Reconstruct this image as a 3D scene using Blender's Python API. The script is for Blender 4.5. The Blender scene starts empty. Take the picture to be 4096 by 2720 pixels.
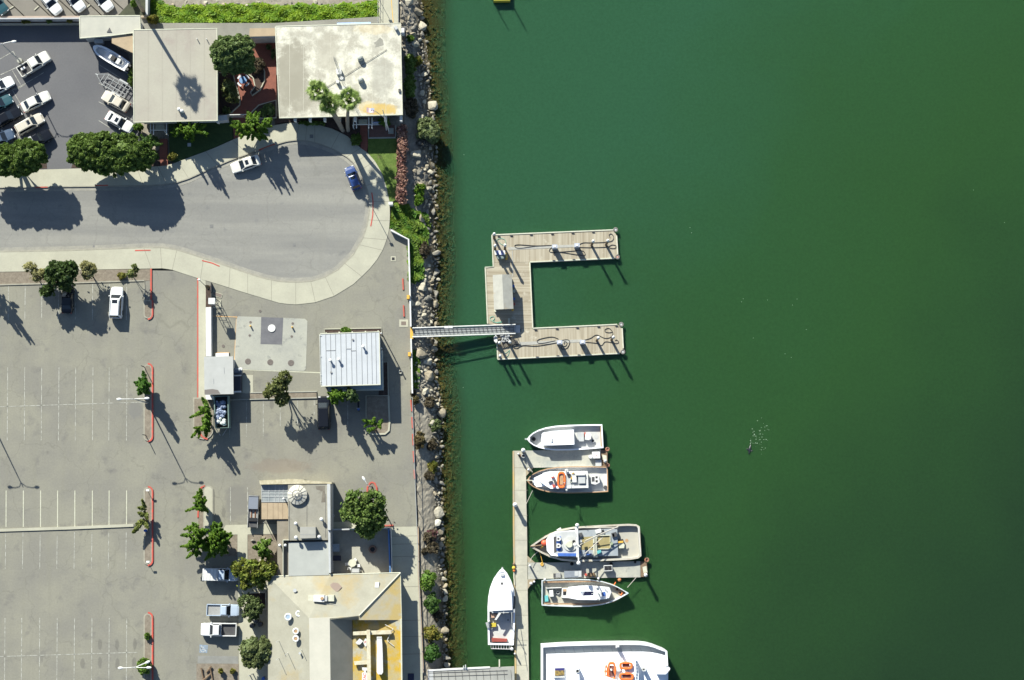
import bpy, math, random
import numpy as np
from mathutils import Matrix, Vector
random.seed(7); rng = np.random.default_rng(11)
SC = bpy.context.scene; COL = SC.collection
# ---------------------------------------------------------------- camera
FP = 5600.0                                   # focal length in photo pixels (4096 wide)
zc = Vector((63, 640, 5600)).normalized()
xc = (Vector((1, 0, 0)) - zc * zc.x).normalized()
yc = zc.cross(xc)
M3 = Matrix((xc, yc, zc))                     # camera space -> world
H = 224.0 * zc.z
CAM = Vector((0, 0, H))
cam = bpy.data.cameras.new('camera'); camo = bpy.data.objects.new('camera', cam); COL.objects.link(camo)
cam.sensor_width = 36; cam.lens = 36 * FP / 4096; cam.clip_start = 1; cam.clip_end = 6000
camo.matrix_world = Matrix.Translation(CAM) @ M3.to_4x4()
SC.camera = camo
# ---------------------------------------------------------------- light
SUN_EL = math.radians(33.0)
AZ = math.atan2(0.885, -0.465)                # direction towards the sun, on the ground
sd = Vector((math.cos(AZ) * math.cos(SUN_EL), math.sin(AZ) * math.cos(SUN_EL), math.sin(SUN_EL)))
sl = bpy.data.lights.new('sun', 'SUN'); sl.energy = 4.6; sl.angle = math.radians(0.55); sl.color = (.985, 0.965, 0.855)
so = bpy.data.objects.new('sun', sl); COL.objects.link(so)
so.rotation_euler = sd.to_track_quat('Z', 'Y').to_euler(); so.location = (0, 0, 300)
w = bpy.data.worlds.new('World'); SC.world = w; w.use_nodes = True
wn = w.node_tree.nodes; sky = wn.new('ShaderNodeTexSky'); sky.sky_type = 'NISHITA'; sky.sun_disc = False
sky.sun_elevation = SUN_EL; sky.sun_rotation = math.pi / 2 - AZ; sky.ozone_density = 2.2; sky.dust_density = .5
bg = wn['Background']; bg.inputs[1].default_value = 0.064
w.node_tree.links.new(sky.outputs[0], bg.inputs[0])
SC.view_settings.view_transform = 'Standard'; SC.view_settings.look = 'None'
SC.view_settings.exposure = 1.2; SC.view_settings.gamma = 1.0
try: SC.cycles.use_denoising = True
except Exception: pass
SC.cycles.max_bounces = 6
# ---------------------------------------------------------------- helpers
WZ = -2.2                                     # water level
DZ = -1.65                                    # floating deck level
def P(px, py, z=0.0):
    d = M3 @ Vector((px - 2048.0, -(py - 1360.0), -FP))
    t = (z - H) / d.z
    return (d.x * t, d.y * t)
def PP(pts, z=0.0): return [P(x, y, z) for x, y in pts]
def ang(hx, hy): return math.atan2(-hy, hx)
def area(p): return sum(p[i][0] * p[(i + 1) % len(p)][1] - p[(i + 1) % len(p)][0] * p[i][1] for i in range(len(p))) / 2
def ccw(p): return list(p) if area(p) > 0 else list(p)[::-1]
def lin(c): return tuple(((v / 255) / 12.92 if v <= 10 else ((v / 255 + .055) / 1.055) ** 2.4) for v in c)
MATS = {}
def mat(name, c, c2=None, scale=1.0, rough=0.85, c3=None, s3=0.15, grain=0.0, stretch=None, metal=0.0, bump=0.0, island=0.0, contrast=(.35, .65), cracks=0, spec=0.35, c3r=(.58, .72), alpha=None, blobs=(), coat=0):
    if name in MATS: return MATS[name]
    m = bpy.data.materials.new(name); m.use_nodes = True; MATS[name] = m
    nt = m.node_tree; N = nt.nodes; K = nt.links; b = N['Principled BSDF']
    b.inputs['Roughness'].default_value = rough; b.inputs['Metallic'].default_value = metal
    b.inputs['Specular IOR Level'].default_value = spec
    if coat: b.inputs['Coat Weight'].default_value = coat; b.inputs['Coat Roughness'].default_value = .08
    col = N.new('ShaderNodeRGB'); col.outputs[0].default_value = (*c, 1); out = col.outputs[0]
    tc = N.new('ShaderNodeTexCoord'); vec = tc.outputs['Object']
    if stretch:
        mp = N.new('ShaderNodeMapping'); mp.inputs['Scale'].default_value = stretch; K.new(vec, mp.inputs[0]); vec = mp.outputs[0]
    def noise(sc, det=5, rg=.6, v=None):
        n = N.new('ShaderNodeTexNoise'); n.inputs['Scale'].default_value = sc; n.inputs['Detail'].default_value = det
        n.inputs['Roughness'].default_value = rg; K.new(v or vec, n.inputs['Vector']); return n.outputs['Fac']
    def rng_(fac, a, bb, c0=0, c1=1):
        r = N.new('ShaderNodeMapRange'); r.inputs[1].default_value = a; r.inputs[2].default_value = bb
        r.inputs[3].default_value = c0; r.inputs[4].default_value = c1; K.new(fac, r.inputs[0]); return r.outputs[0]
    def mix(f, a, bb, mode='MIX'):
        x = N.new('ShaderNodeMix'); x.data_type = 'RGBA'; x.blend_type = mode
        if isinstance(f, float): x.inputs[0].default_value = f
        else: K.new(f, x.inputs[0])
        K.new(a, x.inputs[6])
        if isinstance(bb, tuple): x.inputs[7].default_value = (*bb, 1)
        else: K.new(bb, x.inputs[7])
        return x.outputs[2]
    if c2: out = mix(rng_(noise(scale), *contrast), out, c2)
    if c3: out = mix(rng_(noise(s3, 6, .65, tc.outputs['Object']), *c3r), out, c3)
    if island:
        g = N.new('ShaderNodeNewGeometry'); h = N.new('ShaderNodeHueSaturation')
        K.new(out, h.inputs['Color']); K.new(rng_(g.outputs['Random Per Island'], 0, 1, 1 - island, 1 + island), h.inputs['Value']); out = h.outputs[0]
    if cracks:                                     # fine meandering cracks and broad wheel-polished streaks
        vo = N.new('ShaderNodeTexVoronoi'); vo.feature = 'DISTANCE_TO_EDGE'; vo.inputs['Scale'].default_value = .11
        dv = N.new('ShaderNodeVectorMath'); dv.operation = 'MULTIPLY_ADD'; dn = N.new('ShaderNodeTexNoise'); dn.inputs['Scale'].default_value = .35; dn.inputs['Detail'].default_value = 5
        K.new(tc.outputs['Object'], dn.inputs['Vector']); K.new(dn.outputs['Color'], dv.inputs[0]); dv.inputs[1].default_value = (5, 5, 0); K.new(tc.outputs['Object'], dv.inputs[2]); K.new(dv.outputs[0], vo.inputs['Vector'])
        out = mix(rng_(vo.outputs['Distance'], .0, .012, cracks, 0), out, tuple(v * .55 for v in c))
        mp = N.new('ShaderNodeMapping'); mp.inputs['Scale'].default_value = (.9, .06, 1); K.new(tc.outputs['Object'], mp.inputs[0])
        out = mix(rng_(noise(1, 4, .6, mp.outputs[0]), .5, .68, 0, .5), out, tuple(v * .86 for v in c))
    if grain:
        gv = N.new('ShaderNodeCombineColor'); gr = rng_(noise(3.5, 6, .75, tc.outputs['Object']), .3, .7, 1 - grain, 1 + grain)
        for i in range(3): K.new(gr, gv.inputs[i])
        out = mix(1.0, out, gv.outputs[0], 'MULTIPLY')
    for (bx, by, bz, rx, ry, bc, amt) in blobs:   # stains of their own shape, (photo x, photo y, height, radii in m)
        c0 = P(bx, by, bz); ge = N.new('ShaderNodeNewGeometry'); mp = N.new('ShaderNodeMapping'); mp.vector_type = 'POINT'
        mp.inputs['Location'].default_value = (-c0[0] / rx, -c0[1] / ry, 0); mp.inputs['Scale'].default_value = (1 / rx, 1 / ry, 0); K.new(ge.outputs['Position'], mp.inputs[0])
        ln_ = N.new('ShaderNodeVectorMath'); ln_.operation = 'LENGTH'; K.new(mp.outputs[0], ln_.inputs[0])
        ad = N.new('ShaderNodeMath'); ad.operation = 'MULTIPLY_ADD'; K.new(noise(.9, 7, .7, ge.outputs['Position']), ad.inputs[0]); ad.inputs[1].default_value = 1.5; K.new(ln_.outputs['Value'], ad.inputs[2])
        out = mix(rng_(ad.outputs[0], 1.5, 1.85, amt, 0), out, bc)
    K.new(out, b.inputs['Base Color'])
    if bump:
        bp = N.new('ShaderNodeBump'); bp.inputs['Strength'].default_value = bump; bp.inputs['Distance'].default_value = .1
        K.new(noise(4, 6, .7, tc.outputs['Object']), bp.inputs['Height']); K.new(bp.outputs[0], b.inputs['Normal'])
    if alpha is not None: b.inputs['Alpha'].default_value = alpha
    return m
class MB:
    def __init__(s): s.v = []; s.f = []
    def add(s, vs, fs):
        n = len(s.v); s.v += [tuple(p) for p in vs]; s.f += [tuple(i + n for i in f) for f in fs]; return s
    def prism(s, poly, z0, z1, top=None):
        p = ccw(poly); n = len(p); t = top and ccw(top) or p
        s.add([(x, y, z0) for x, y in p] + [(x, y, z1) for x, y in t],
              [tuple(range(n, 2 * n)), tuple(range(n - 1, -1, -1))] + [(i, (i + 1) % n, n + (i + 1) % n, n + i) for i in range(n)]); return s
    def px(s, pts, z0, z1):
        if len(pts) == 2 and not hasattr(pts[0][0], '__len__'):
            (a, b), (c, d) = pts; pts = [(a, b), (c, b), (c, d), (a, d)]
        return s.prism(PP(pts, z1), z0, z1)
    def box(s, c, sz, r=0):
        ca, sa = math.cos(r), math.sin(r); hx, hy = sz[0] / 2, sz[1] / 2
        p = [(c[0] + x * ca - y * sa, c[1] + x * sa + y * ca) for x, y in ((-hx, -hy), (hx, -hy), (hx, hy), (-hx, hy))]
        return s.prism(p, c[2] - sz[2] / 2, c[2] + sz[2] / 2)
    def tube(s, pts, r, n=6, caps=True):
        pts = [Vector(p) for p in pts]; rs = r if hasattr(r, '__len__') else [r] * len(pts)
        vs = []; fs = []
        for i, p in enumerate(pts):
            t = (pts[min(i + 1, len(pts) - 1)] - pts[max(i - 1, 0)]).normalized()
            u = t.cross(Vector((0, 0, 1)) if abs(t.z) < .9 else Vector((1, 0, 0))).normalized(); q = t.cross(u)
            for k in range(n):
                a = 2 * math.pi * k / n; vs.append(p + (u * math.cos(a) + q * math.sin(a)) * rs[i])
        for i in range(len(pts) - 1):
            for k in range(n): fs.append((i * n + k, i * n + (k + 1) % n, (i + 1) * n + (k + 1) % n, (i + 1) * n + k))
        if caps: fs += [tuple(range(n - 1, -1, -1)), tuple(range((len(pts) - 1) * n, len(pts) * n))]
        return s.add(vs, fs)
    def cyl(s, x, y, z0, z1, r0, r1=None, n=14):
        r1 = r0 if r1 is None else r1
        c = [(math.cos(2 * math.pi * k / n), math.sin(2 * math.pi * k / n)) for k in range(n)]
        return s.prism([(x + a * r0, y + b * r0) for a, b in c], z0, z1, [(x + a * r1, y + b * r1) for a, b in c])
    def sph(s, c, r, n=10, jit=0):
        r = r if hasattr(r, '__len__') else (r, r, r); m = n // 2 + 1; vs = []; fs = []
        for i in range(m + 1):
            th = math.pi * i / m
            for k in range(n):
                ph = 2 * math.pi * k / n; j = 1 + random.uniform(-jit, jit)
                vs.append((c[0] + r[0] * j * math.sin(th) * math.cos(ph), c[1] + r[1] * j * math.sin(th) * math.sin(ph), c[2] + r[2] * j * math.cos(th)))
        for i in range(m):
            for k in range(n): fs.append((i * n + k, (i + 1) * n + k, (i + 1) * n + (k + 1) % n, i * n + (k + 1) % n))
        return s.add(vs, fs)
    def ring(s, c, R, r, n=18, ry=None, sq=0, tilt=None):
        ry = ry or R; pts = []
        for k in range(n):
            a = 2 * math.pi * k / n; ca, sa = math.cos(a), math.sin(a)
            if sq: m_ = (abs(ca) ** sq + abs(sa) ** sq) ** (-1 / sq); ca *= m_; sa *= m_
            pts.append(Vector((c[0] + R * ca, c[1] + ry * sa, c[2])))
        nn = 6; vs = []; fs = []
        for k in range(n):
            o = (pts[k] - Vector(c)).normalized()
            for j in range(nn):
                b = 2 * math.pi * j / nn; vs.append(pts[k] + o * math.cos(b) * r + Vector((0, 0, math.sin(b) * r)))
        for k in range(n):
            for j in range(nn): fs.append((k * nn + j, ((k + 1) % n) * nn + j, ((k + 1) % n) * nn + (j + 1) % nn, k * nn + (j + 1) % nn))
        return s.add(vs, fs)
    def build(s, name, m, parent=None, world=True, smooth=False, **kw):
        me = bpy.data.meshes.new(name); vs = s.v
        par = parent
        if parent is not None and world:
            o = Vector((0, 0, 0)); q = parent
            while q is not None: o = o + q.location; q = q.parent
            vs = [(x - o.x, y - o.y, z - o.z) for x, y, z in vs]
        me.from_pydata(vs, [], s.f); me.update()
        if smooth: me.shade_smooth()
        ob = bpy.data.objects.new(name, me); COL.objects.link(ob)
        if m is not None: me.materials.append(m)
        if parent is not None: ob.parent = parent
        for k, v in kw.items(): ob[k] = v
        return ob
def tag(o, label, cat, group=None, kind=None):
    o['label'] = label; o['category'] = cat
    if group: o['group'] = group
    if kind: o['kind'] = kind
    return o
def thing(name, label, cat, loc=(0, 0, 0), rot=0, group=None):
    o = bpy.data.objects.new(name, None); COL.objects.link(o); o.location = loc; o.rotation_euler = (0, 0, rot); o.empty_display_size = .3
    return tag(o, label, cat, group)
def struct(name, mb, m, label=None):
    o = mb.build(name, m); o['kind'] = 'structure'
    if label: o['label'] = label
    return o
def copy_tree(o, parent=None):
    c = o.copy(); COL.objects.link(c)
    if parent is not None: c.parent = parent
    for ch in o.children: copy_tree(ch, c)
    return c
def solo(name, mb, m, label, cat, base, group=None, smooth=False):     # one-mesh thing with its origin at its base
    vs = mb.v; mb.v = [(x - base[0], y - base[1], z - base[2]) for x, y, z in vs]
    o = mb.build(name, m, smooth=smooth); o.location = base
    return tag(o, label, cat, group)
def grow(poly, d):                                                     # offset a polygon outwards by d metres
    p = ccw(poly); n = len(p); out = []
    for i in range(n):
        a, b, c = Vector(p[i - 1]), Vector(p[i]), Vector(p[(i + 1) % n])
        e1 = (b - a).normalized(); e2 = (c - b).normalized()
        n1 = Vector((e1.y, -e1.x)); n2 = Vector((e2.y, -e2.x)); m_ = (n1 + n2)
        m_ = m_ / max(.3, m_.dot(n1)) if m_.length > 1e-6 else n1
        out.append((b.x + m_.x * d, b.y + m_.y * d))
    return out
def band(line, w0, w1):                                                # polygon either side of a world polyline
    L = []; R = []
    for i, p in enumerate(line):
        a = Vector(line[max(i - 1, 0)]); b = Vector(line[min(i + 1, len(line) - 1)]); t = (b - a).normalized(); n = Vector((-t.y, t.x))
        L.append((p[0] + n.x * w1, p[1] + n.y * w1)); R.append((p[0] + n.x * w0, p[1] + n.y * w0))
    return L + R[::-1]
def bandq(mb, line, w0, w1, z0, z1):
    q = band(line, w0, w1); n = len(line)
    for i in range(n - 1): mb.prism([q[i], q[i + 1], q[2 * n - 2 - i], q[2 * n - 1 - i]], z0, z1)
    return mb
# palette: base colours (linear)
def g(v, r=1, b=1): return (v * r, v, v * b)
ASPH = mat('lot_asphalt', (.212, .205, .164), (.18, .174, .148), .12, .9, c3=(.135, .13, .118), s3=.35, grain=.10, contrast=(.4, .6), c3r=(.56, .74), cracks=.38,
    blobs=[(x, y, 0, .35, .9, (.10, .095, .085), .5) for x, y in ((536, 2650), (470, 2655), (400, 2650), (330, 2655), (540, 2578), (468, 2580), (400, 2580), (1087, 1617), (1222, 1615), (895, 2050))] + [(950, 2010, 0, 2.2, 3.0, (.15, .145, .13), .7), (1120, 1865, 0, 5, 1.2, (.17, .14, .115), .5), (540, 1640, 0, 1.2, 1.4, (.13, .13, .13), .5)])
ASPN = mat('north_lot_asphalt', (.118, .118, .122), (.10, .10, .106), .1, .9, grain=.08)
ROAD = mat('road_asphalt', (.228, .224, .200), (.180, .178, .165), .25, .9, c3=(.135, .137, .135), s3=.5, grain=.08, cracks=.3, stretch=(.12, 1.6, 1), contrast=(.35, .6), c3r=(.6, .8))
CONC = mat('sidewalk_concrete', (.375, .365, .285), (.325, .316, .25), .3, .85, c3=(.30, .295, .235), s3=.8, grain=.06, c3r=(.6, .8))
CONC2 = mat('pale_concrete', (.33, .33, .28), (.275, .277, .245), .35, .85, c3=(.17, .175, .165), s3=.6, grain=.07)
KERB = mat('kerb_concrete', (.29, .275, .22), (.23, .22, .18), 1.5, .85)
DIRT = mat('dirt', (.175, .155, .125), (.12, .105, .085), .8, .95, c3=(.08, .068, .055), s3=.4, grain=.25, bump=.4)
SOIL = mat('dry_soil', (.21, .18, .14), (.155, .13, .10), 1.5, .95, grain=.2)
DSOIL = mat('dark_bark_soil', (.07, .045, .035), (.045, .032, .026), 2, .95, grain=.3)
LAWNM = mat('lawn_grass', (.10, .15, .03), (.07, .115, .02), 1.2, .95, c3=(.14, .13, .06), s3=.7, grain=.3, bump=.6)
BRICK = mat('brick_paving', (.21, .075, .05), (.17, .062, .043), 1.5, .85, grain=.12)
WHITE = mat('white_paint', (.62, .62, .60), (.5, .5, .48), 1.2, .6)
WLINE = mat('worn_white_marking', (.36, .36, .32), (.20, .196, .165), 1.6, .8, contrast=(.42, .6))
WLINE2 = mat('fresh_marking', (.5, .5, .4), (.4, .4, .3), 2, .8)
RED = mat('red_kerb_paint', (.46, .065, .045), (.30, .09, .065), 1.5, .7)
YEL = mat('yellow_paint', (.62, .36, .05), (.5, .3, .06), 2, .7)
ORG = mat('orange_line', (.6, .33, .12), (.4, .28, .15), 2, .8)
GLASS = mat('dark_glass', (.012, .016, .022), rough=.08, spec=.6)
TYRE = mat('tyre_rubber', (.02, .02, .02), rough=.9)
RIM = mat('wheel_metal', (.4, .4, .4), rough=.35, metal=.8)
STEEL = mat('galvanised_steel', (.42, .43, .43), (.34, .35, .35), 2, .5, metal=.3)
DKM = mat('dark_metal', (.05, .05, .055), (.08, .08, .08), 2, .6)
BLK = mat('black_plastic', (.018, .018, .02), rough=.6)
WOODD = mat('weathered_boards_across', (.36, .325, .25), (.25, .215, .155), 1.0, .9, stretch=(3.2, .08, 1), c3=(.42, .39, .31), s3=.9, contrast=(.38, .62))
WOODH = mat('weathered_boards_along', (.36, .325, .25), (.25, .215, .155), 1.0, .9, stretch=(.08, 3.2, 1), c3=(.42, .39, .31), s3=.9, contrast=(.38, .62))
PIERM = mat('pier_concrete', (.40, .385, .31), (.33, .32, .265), .8, .85, grain=.06)
PIERG = mat('pier_deck_grey', (.27, .28, .255), (.38, .37, .31), .5, .8, c3=(.2, .205, .195), s3=1.2, grain=.08)
BROWN = mat('brown_timber', (.12, .08, .05), (.2, .14, .09), 2, .9)
RUST = mat('rust', (.25, .11, .05), (.14, .07, .045), 3, .9)
BOATW = mat('boat_white_gelcoat', (.80, .81, .83), (.76, .77, .79), .8, .3, spec=.5)
DECKG = mat('boat_deck_grey', (.46, .465, .45), (.40, .405, .39), .8, .7)
TAN = mat('tan_trim', (.42, .27, .15), (.3, .19, .11), 2, .7)
BLUE = mat('blue_paint', (.05, .13, .42), (.04, .1, .33), 2, .6)
TEAL = mat('teal_plastic', (.12, .42, .42), (.09, .33, .34), 3, .6)
ORF = mat('orange_float', (.75, .17, .035), (.6, .14, .04), 3, .5)
LIGHTG = mat('light_grey_paint', (.42, .43, .43), (.36, .37, .37), 1, .7)
BARK = mat('bark', (.11, .085, .065), (.07, .055, .04), 4, .95)
# ================================================================ SETTING
def interp(tab, y):
    ys = [t[0] for t in tab]; xs = [t[1] for t in tab]
    return np.interp(y, ys, xs)
def tabw(pts, z):
    q = sorted((P(x, y, z)[1], P(x, y, z)[0]) for x, y in pts); return q
TOPE = tabw([(1600, -60), (1604, 100), (1612, 480), (1620, 560), (1612, 700), (1600, 800), (1585, 880), (1634, 960), (1645, 1300), (1650, 1600), (1656, 1900), (1672, 2100), (1678, 2300), (1684, 2500), (1690, 2790)], 0)
WATE = tabw([(1672, -60), (1690, 90), (1706, 250), (1722, 420), (1735, 560), (1742, 760), (1738, 900), (1748, 1040), (1742, 1200), (1738, 1330), (1742, 1500), (1764, 1640), (1762, 1850), (1764, 2000), (1768, 2120), (1776, 2350), (1782, 2600), (1784, 2790)], WZ)
NY0 = P(1000, 22)[1]; NY1 = P(1000, -12, WZ)[1]; NXA = P(590, 0)[0]; NXB = P(1508, 0)[0]
def ground_h(x, y):
    xt = interp(TOPE, y); xw = interp(WATE, y)
    t = (x - xt) / np.maximum(xw - xt, .5)
    hb = np.where(t <= 0, -.45, np.where(t < 1, -.25 + (WZ + .25) * np.abs(t) ** 1.7, WZ - (x - xw) * .33))
    hb = np.maximum(hb, -7.0)
    tn = np.clip((y - NY0) / (NY1 - NY0), 0, 1.25) * np.clip((x - NXA) / 1.5, 0, 1) * np.clip((NXB - x) / 1.5, 0, 1)
    return np.minimum(hb, WZ * tn * .82) - .03
xs = sorted(set(np.round(np.concatenate([[-3000, -900, -300, -130], np.linspace(-100, -18, 60), np.linspace(-17.5, 2, 64), np.linspace(4, 95, 12), [130, 300, 900, 3000]]), 3)))
ys = sorted(set(np.round(np.concatenate([[-3000, -900, -300, -120], np.linspace(-75, 45, 260), np.linspace(46, 62, 26), [80, 120, 300, 900, 3000]]), 3)))
X, Y = np.meshgrid(xs, ys); Z = ground_h(X, Y)
bank = (X > interp(TOPE, Y) - .2) & (Z < -.05) & (Z > -6.5) & (np.abs(X) < 100) & (np.abs(Y) < 80)
Z = Z + np.where(bank, rng.uniform(-.06, .06, Z.shape), 0)
nx = len(xs)
mb = MB(); mb.v = [tuple(p) for p in np.stack([X.ravel(), Y.ravel(), Z.ravel()], 1)]
mb.f = [(j * nx + i, j * nx + i + 1, (j + 1) * nx + i + 1, (j + 1) * nx + i) for j in range(len(ys) - 1) for i in range(nx - 1)]
GND = mat('shore_ground', (.27, .245, .195), (.19, .17, .135), .9, .95, c3=(.13, .115, .09), s3=.5, grain=.3)
def wetten(m):                                # ground below the tide line is dark, wet and weedy
    nt = m.node_tree; N = nt.nodes; K = nt.links; b = N['Principled BSDF']
    src = b.inputs['Base Color'].links[0].from_socket
    ge = N.new('ShaderNodeNewGeometry'); sp = N.new('ShaderNodeSeparateXYZ'); K.new(ge.outputs['Position'], sp.inputs[0])
    r = N.new('ShaderNodeMapRange'); r.inputs[1].default_value = -1.0; r.inputs[2].default_value = -1.9; K.new(sp.outputs[2], r.inputs[0])
    x = N.new('ShaderNodeMix'); x.data_type = 'RGBA'; K.new(r.outputs[0], x.inputs[0]); K.new(src, x.inputs[6]); x.inputs[7].default_value = (.07, .058, .034, 1)
    K.new(x.outputs[2], b.inputs['Base Color'])
wetten(GND)
struct('ground', mb, GND)
# water
wx = sorted(set(np.round(np.concatenate([[-3000, -300, -100], np.linspace(-72, -14.5, 24), np.linspace(-14, 4, 50), np.linspace(5, 95, 16), [140, 400, 3000]]), 3)))
wy = sorted(set(np.round(np.concatenate([[-3000, -300], np.linspace(-78, 72, 120), [300, 3000]]), 3)))
X, Y = np.meshgrid(wx, wy); D = WZ - ground_h(X, Y)
mb = MB(); mb.v = [(a, b, WZ) for a, b in zip(X.ravel(), Y.ravel())]; nx = len(wx)
mb.f = [(j * nx + i, j * nx + i + 1, (j + 1) * nx + i + 1, (j + 1) * nx + i) for j in range(len(wy) - 1) for i in range(nx - 1)]
WM = bpy.data.materials.new('harbour_water'); WM.use_nodes = True
nt = WM.node_tree; N = nt.nodes; K = nt.links; b = N['Principled BSDF']
at = N.new('ShaderNodeAttribute'); at.attribute_name = 'depth'
tc = N.new('ShaderNodeTexCoord')
ns = N.new('ShaderNodeTexNoise'); ns.inputs['Scale'].default_value = .03; ns.inputs['Detail'].default_value = 7; ns.inputs['Roughness'].default_value = .6; K.new(tc.outputs['Object'], ns.inputs['Vector'])
ge = N.new('ShaderNodeSeparateXYZ'); K.new(tc.outputs['Object'], ge.inputs[0])
mr = N.new('ShaderNodeMapRange'); K.new(ge.outputs[0], mr.inputs[0]); mr.inputs[1].default_value = -8; mr.inputs[2].default_value = 112
my = N.new('ShaderNodeMath'); my.operation = 'MULTIPLY_ADD'; K.new(ge.outputs[1], my.inputs[0]); my.inputs[1].default_value = -.0062; K.new(mr.outputs[0], my.inputs[2])  # darkens rightward and downward: depth, with some lens vignette put into the colour
nadd = N.new('ShaderNodeMath'); nadd.operation = 'MULTIPLY_ADD'; K.new(ns.outputs['Fac'], nadd.inputs[0]); nadd.inputs[1].default_value = .45; K.new(my.outputs[0], nadd.inputs[2])
cr = N.new('ShaderNodeValToRGB'); K.new(nadd.outputs[0], cr.inputs[0])
els = cr.color_ramp.elements
els[0].position = .08; els[0].color = (.024, .082, .038, 1); els[1].position = 1.25 if False else 1.0; els[1].color = (.014, .038, .0145, 1)
e = els.new(.34); e.color = (.0215, .071, .0225, 1); e = els.new(.62); e.color = (.021, .066, .018, 1)
fine = N.new('ShaderNodeTexNoise'); fine.inputs['Scale'].default_value = 2.2; fine.inputs['Detail'].default_value = 8; fine.inputs['Roughness'].default_value = .8; K.new(tc.outputs['Object'], fine.inputs['Vector'])
fr = N.new('ShaderNodeMapRange'); K.new(fine.outputs['Fac'], fr.inputs[0]); fr.inputs[1].default_value = .3; fr.inputs[2].default_value = .7; fr.inputs[3].default_value = .84; fr.inputs[4].default_value = 1.16
hs = N.new('ShaderNodeHueSaturation'); K.new(cr.outputs[0], hs.inputs['Color']); K.new(fr.outputs[0], hs.inputs['Value'])
K.new(hs.outputs[0], b.inputs['Base Color'])
b.inputs['Roughness'].default_value = .12; b.inputs['IOR'].default_value = 1.33
b.inputs['Subsurface Weight'].default_value = 1.0; b.inputs['Subsurface Radius'].default_value = (1.0, 1.0, 1.0); b.inputs['Subsurface Scale'].default_value = 2.4
bp = N.new('ShaderNodeBump'); bp.inputs['Strength'].default_value = .12; bp.inputs['Distance'].default_value = .05; K.new(fine.outputs['Fac'], bp.inputs['Height']); K.new(bp.outputs[0], b.inputs['Normal'])
tr = N.new('ShaderNodeBsdfTransparent'); tr.inputs[0].default_value = (.74, .74, .52, 1)
mx = N.new('ShaderNodeMixShader'); dr = N.new('ShaderNodeMapRange'); K.new(at.outputs['Fac'], dr.inputs[0]); dr.interpolation_type = 'SMOOTHSTEP'; dr.inputs[1].default_value = .0; dr.inputs[2].default_value = 1.9
dr.inputs[3].default_value = .06; dr.inputs[4].default_value = 1.0
K.new(dr.outputs[0], mx.inputs[0]); K.new(tr.outputs[0], mx.inputs[1]); K.new(b.outputs[0], mx.inputs[2]); K.new(mx.outputs[0], N['Material Output'].inputs[0])
wo = struct('water', mb, WM)
a_ = wo.data.attributes.new('depth', 'FLOAT', 'POINT'); a_.data.foreach_set('value', np.clip(D, 0, 10).ravel().astype(np.float32))

# ---------------- sheets
def sheet(name, pts, z, m, th=.3): return struct(name, MB().prism(PP(pts, z), z - th, z), m)
# south lot + yard
sheet('parking_lot', [(-900, 1060), (840, 1085), (1183, 1190), (1300, 1165), (1420, 1090), (1500, 990), (1545, 915), (1568, 915), (1632, 958), (1644, 1300), (1650, 1600), (1660, 1900), (1668, 2085), (1690, 2700), (1690, 3300), (-900, 3300)], .0, ASPH)
sheet('north_parking_lot', [(-900, 75), (455, 75), (540, 150), (560, 640), (560, 690), (-900, 700)], .0, ASPN)
sheet('upper_parking_lot', [(-900, -200), (500, -200), (512, 18), (478, 55), (468, 64), (-900, 72)], .012, mat('upper_lot_asphalt', (.185, .17, .145), (.15, .14, .12), .3, .9, grain=.08))
sheet('north_yard', [(470, 60), (600, 60), (625, 92), (1100, 92), (1520, 66), (1590, 90), (1600, 300), (1100, 300), (540, 300), (470, 100)], .008, mat('yard_paving', (.22, .215, .185), (.18, .175, .15), .3, .9, grain=.07))
lowerC = [(-900, 1012), (0, 1005), (268, 1000), (574, 988), (650, 988), (708, 997), (765, 1015), (842, 1040), (876, 1051), (991, 1091), (1060, 1112), (1120, 1124), (1183, 1127), (1245, 1123), (1300, 1106), (1350, 1078), (1412, 1017), (1450, 951), (1466, 902), (1475, 850), (1477, 806), (1470, 768), (1456, 728), (1435, 684), (1412, 651), (1385, 628), (1336, 600), (1297, 584), (1259, 571), (1221, 564), (1183, 562), (1144, 567), (1068, 590), (991, 617), (915, 645), (800, 695), (756, 715), (708, 731), (650, 740), (574, 745), (268, 748), (0, 752), (-900, 756)]
roadp = lowerC
outer = [(-900, 1096), (0, 1089), (230, 1081), (605, 1074), (650, 1073), (689, 1079), (727, 1092), (792, 1113), (823, 1123), (846, 1128), (915, 1150), (991, 1174), (1068, 1197), (1125, 1214), (1183, 1218), (1259, 1210), (1336, 1184), (1412, 1138), (1470, 1084), (1500, 1050), (1527, 1009), (1546, 959), (1556, 921), (1560, 864), (1558, 806), (1546, 749), (1527, 691), (1500, 645), (1470, 611), (1443, 592), (1393, 547), (1336, 517), (1259, 496), (1198, 490), (1144, 492), (1098, 501), (1015, 525), (930, 559), (900, 573), (838, 600), (765, 626), (712, 647), (680, 658), (643, 665), (547, 668), (400, 672), (214, 676), (0, 684), (-900, 690)]
sheet('road', roadp, -.10, ROAD, .3)
gut = MB(); L = PP(lowerC, 0)
bandq(gut, L, .0, .62, -.3, -.085)
struct('gutter', gut, mat('gutter_concrete', (.27, .26, .22), (.215, .21, .185), 1, .9, grain=.1))
# sidewalk ring = band between road edge and outer edge, with kerb face
def resample(pts, n):
    p = np.array(pts, float); d = np.r_[0, np.cumsum(np.hypot(*np.diff(p, axis=0).T))]; t = np.linspace(0, d[-1], n)
    return list(zip(np.interp(t, d, p[:, 0]), np.interp(t, d, p[:, 1])))
inn = PP(lowerC, .05); out_ = PP(outer, .05)
def nearest_idx(pts, q): return min(range(len(pts)), key=lambda i: (pts[i][0] - q[0]) ** 2 + (pts[i][1] - q[1]) ** 2)
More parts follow.
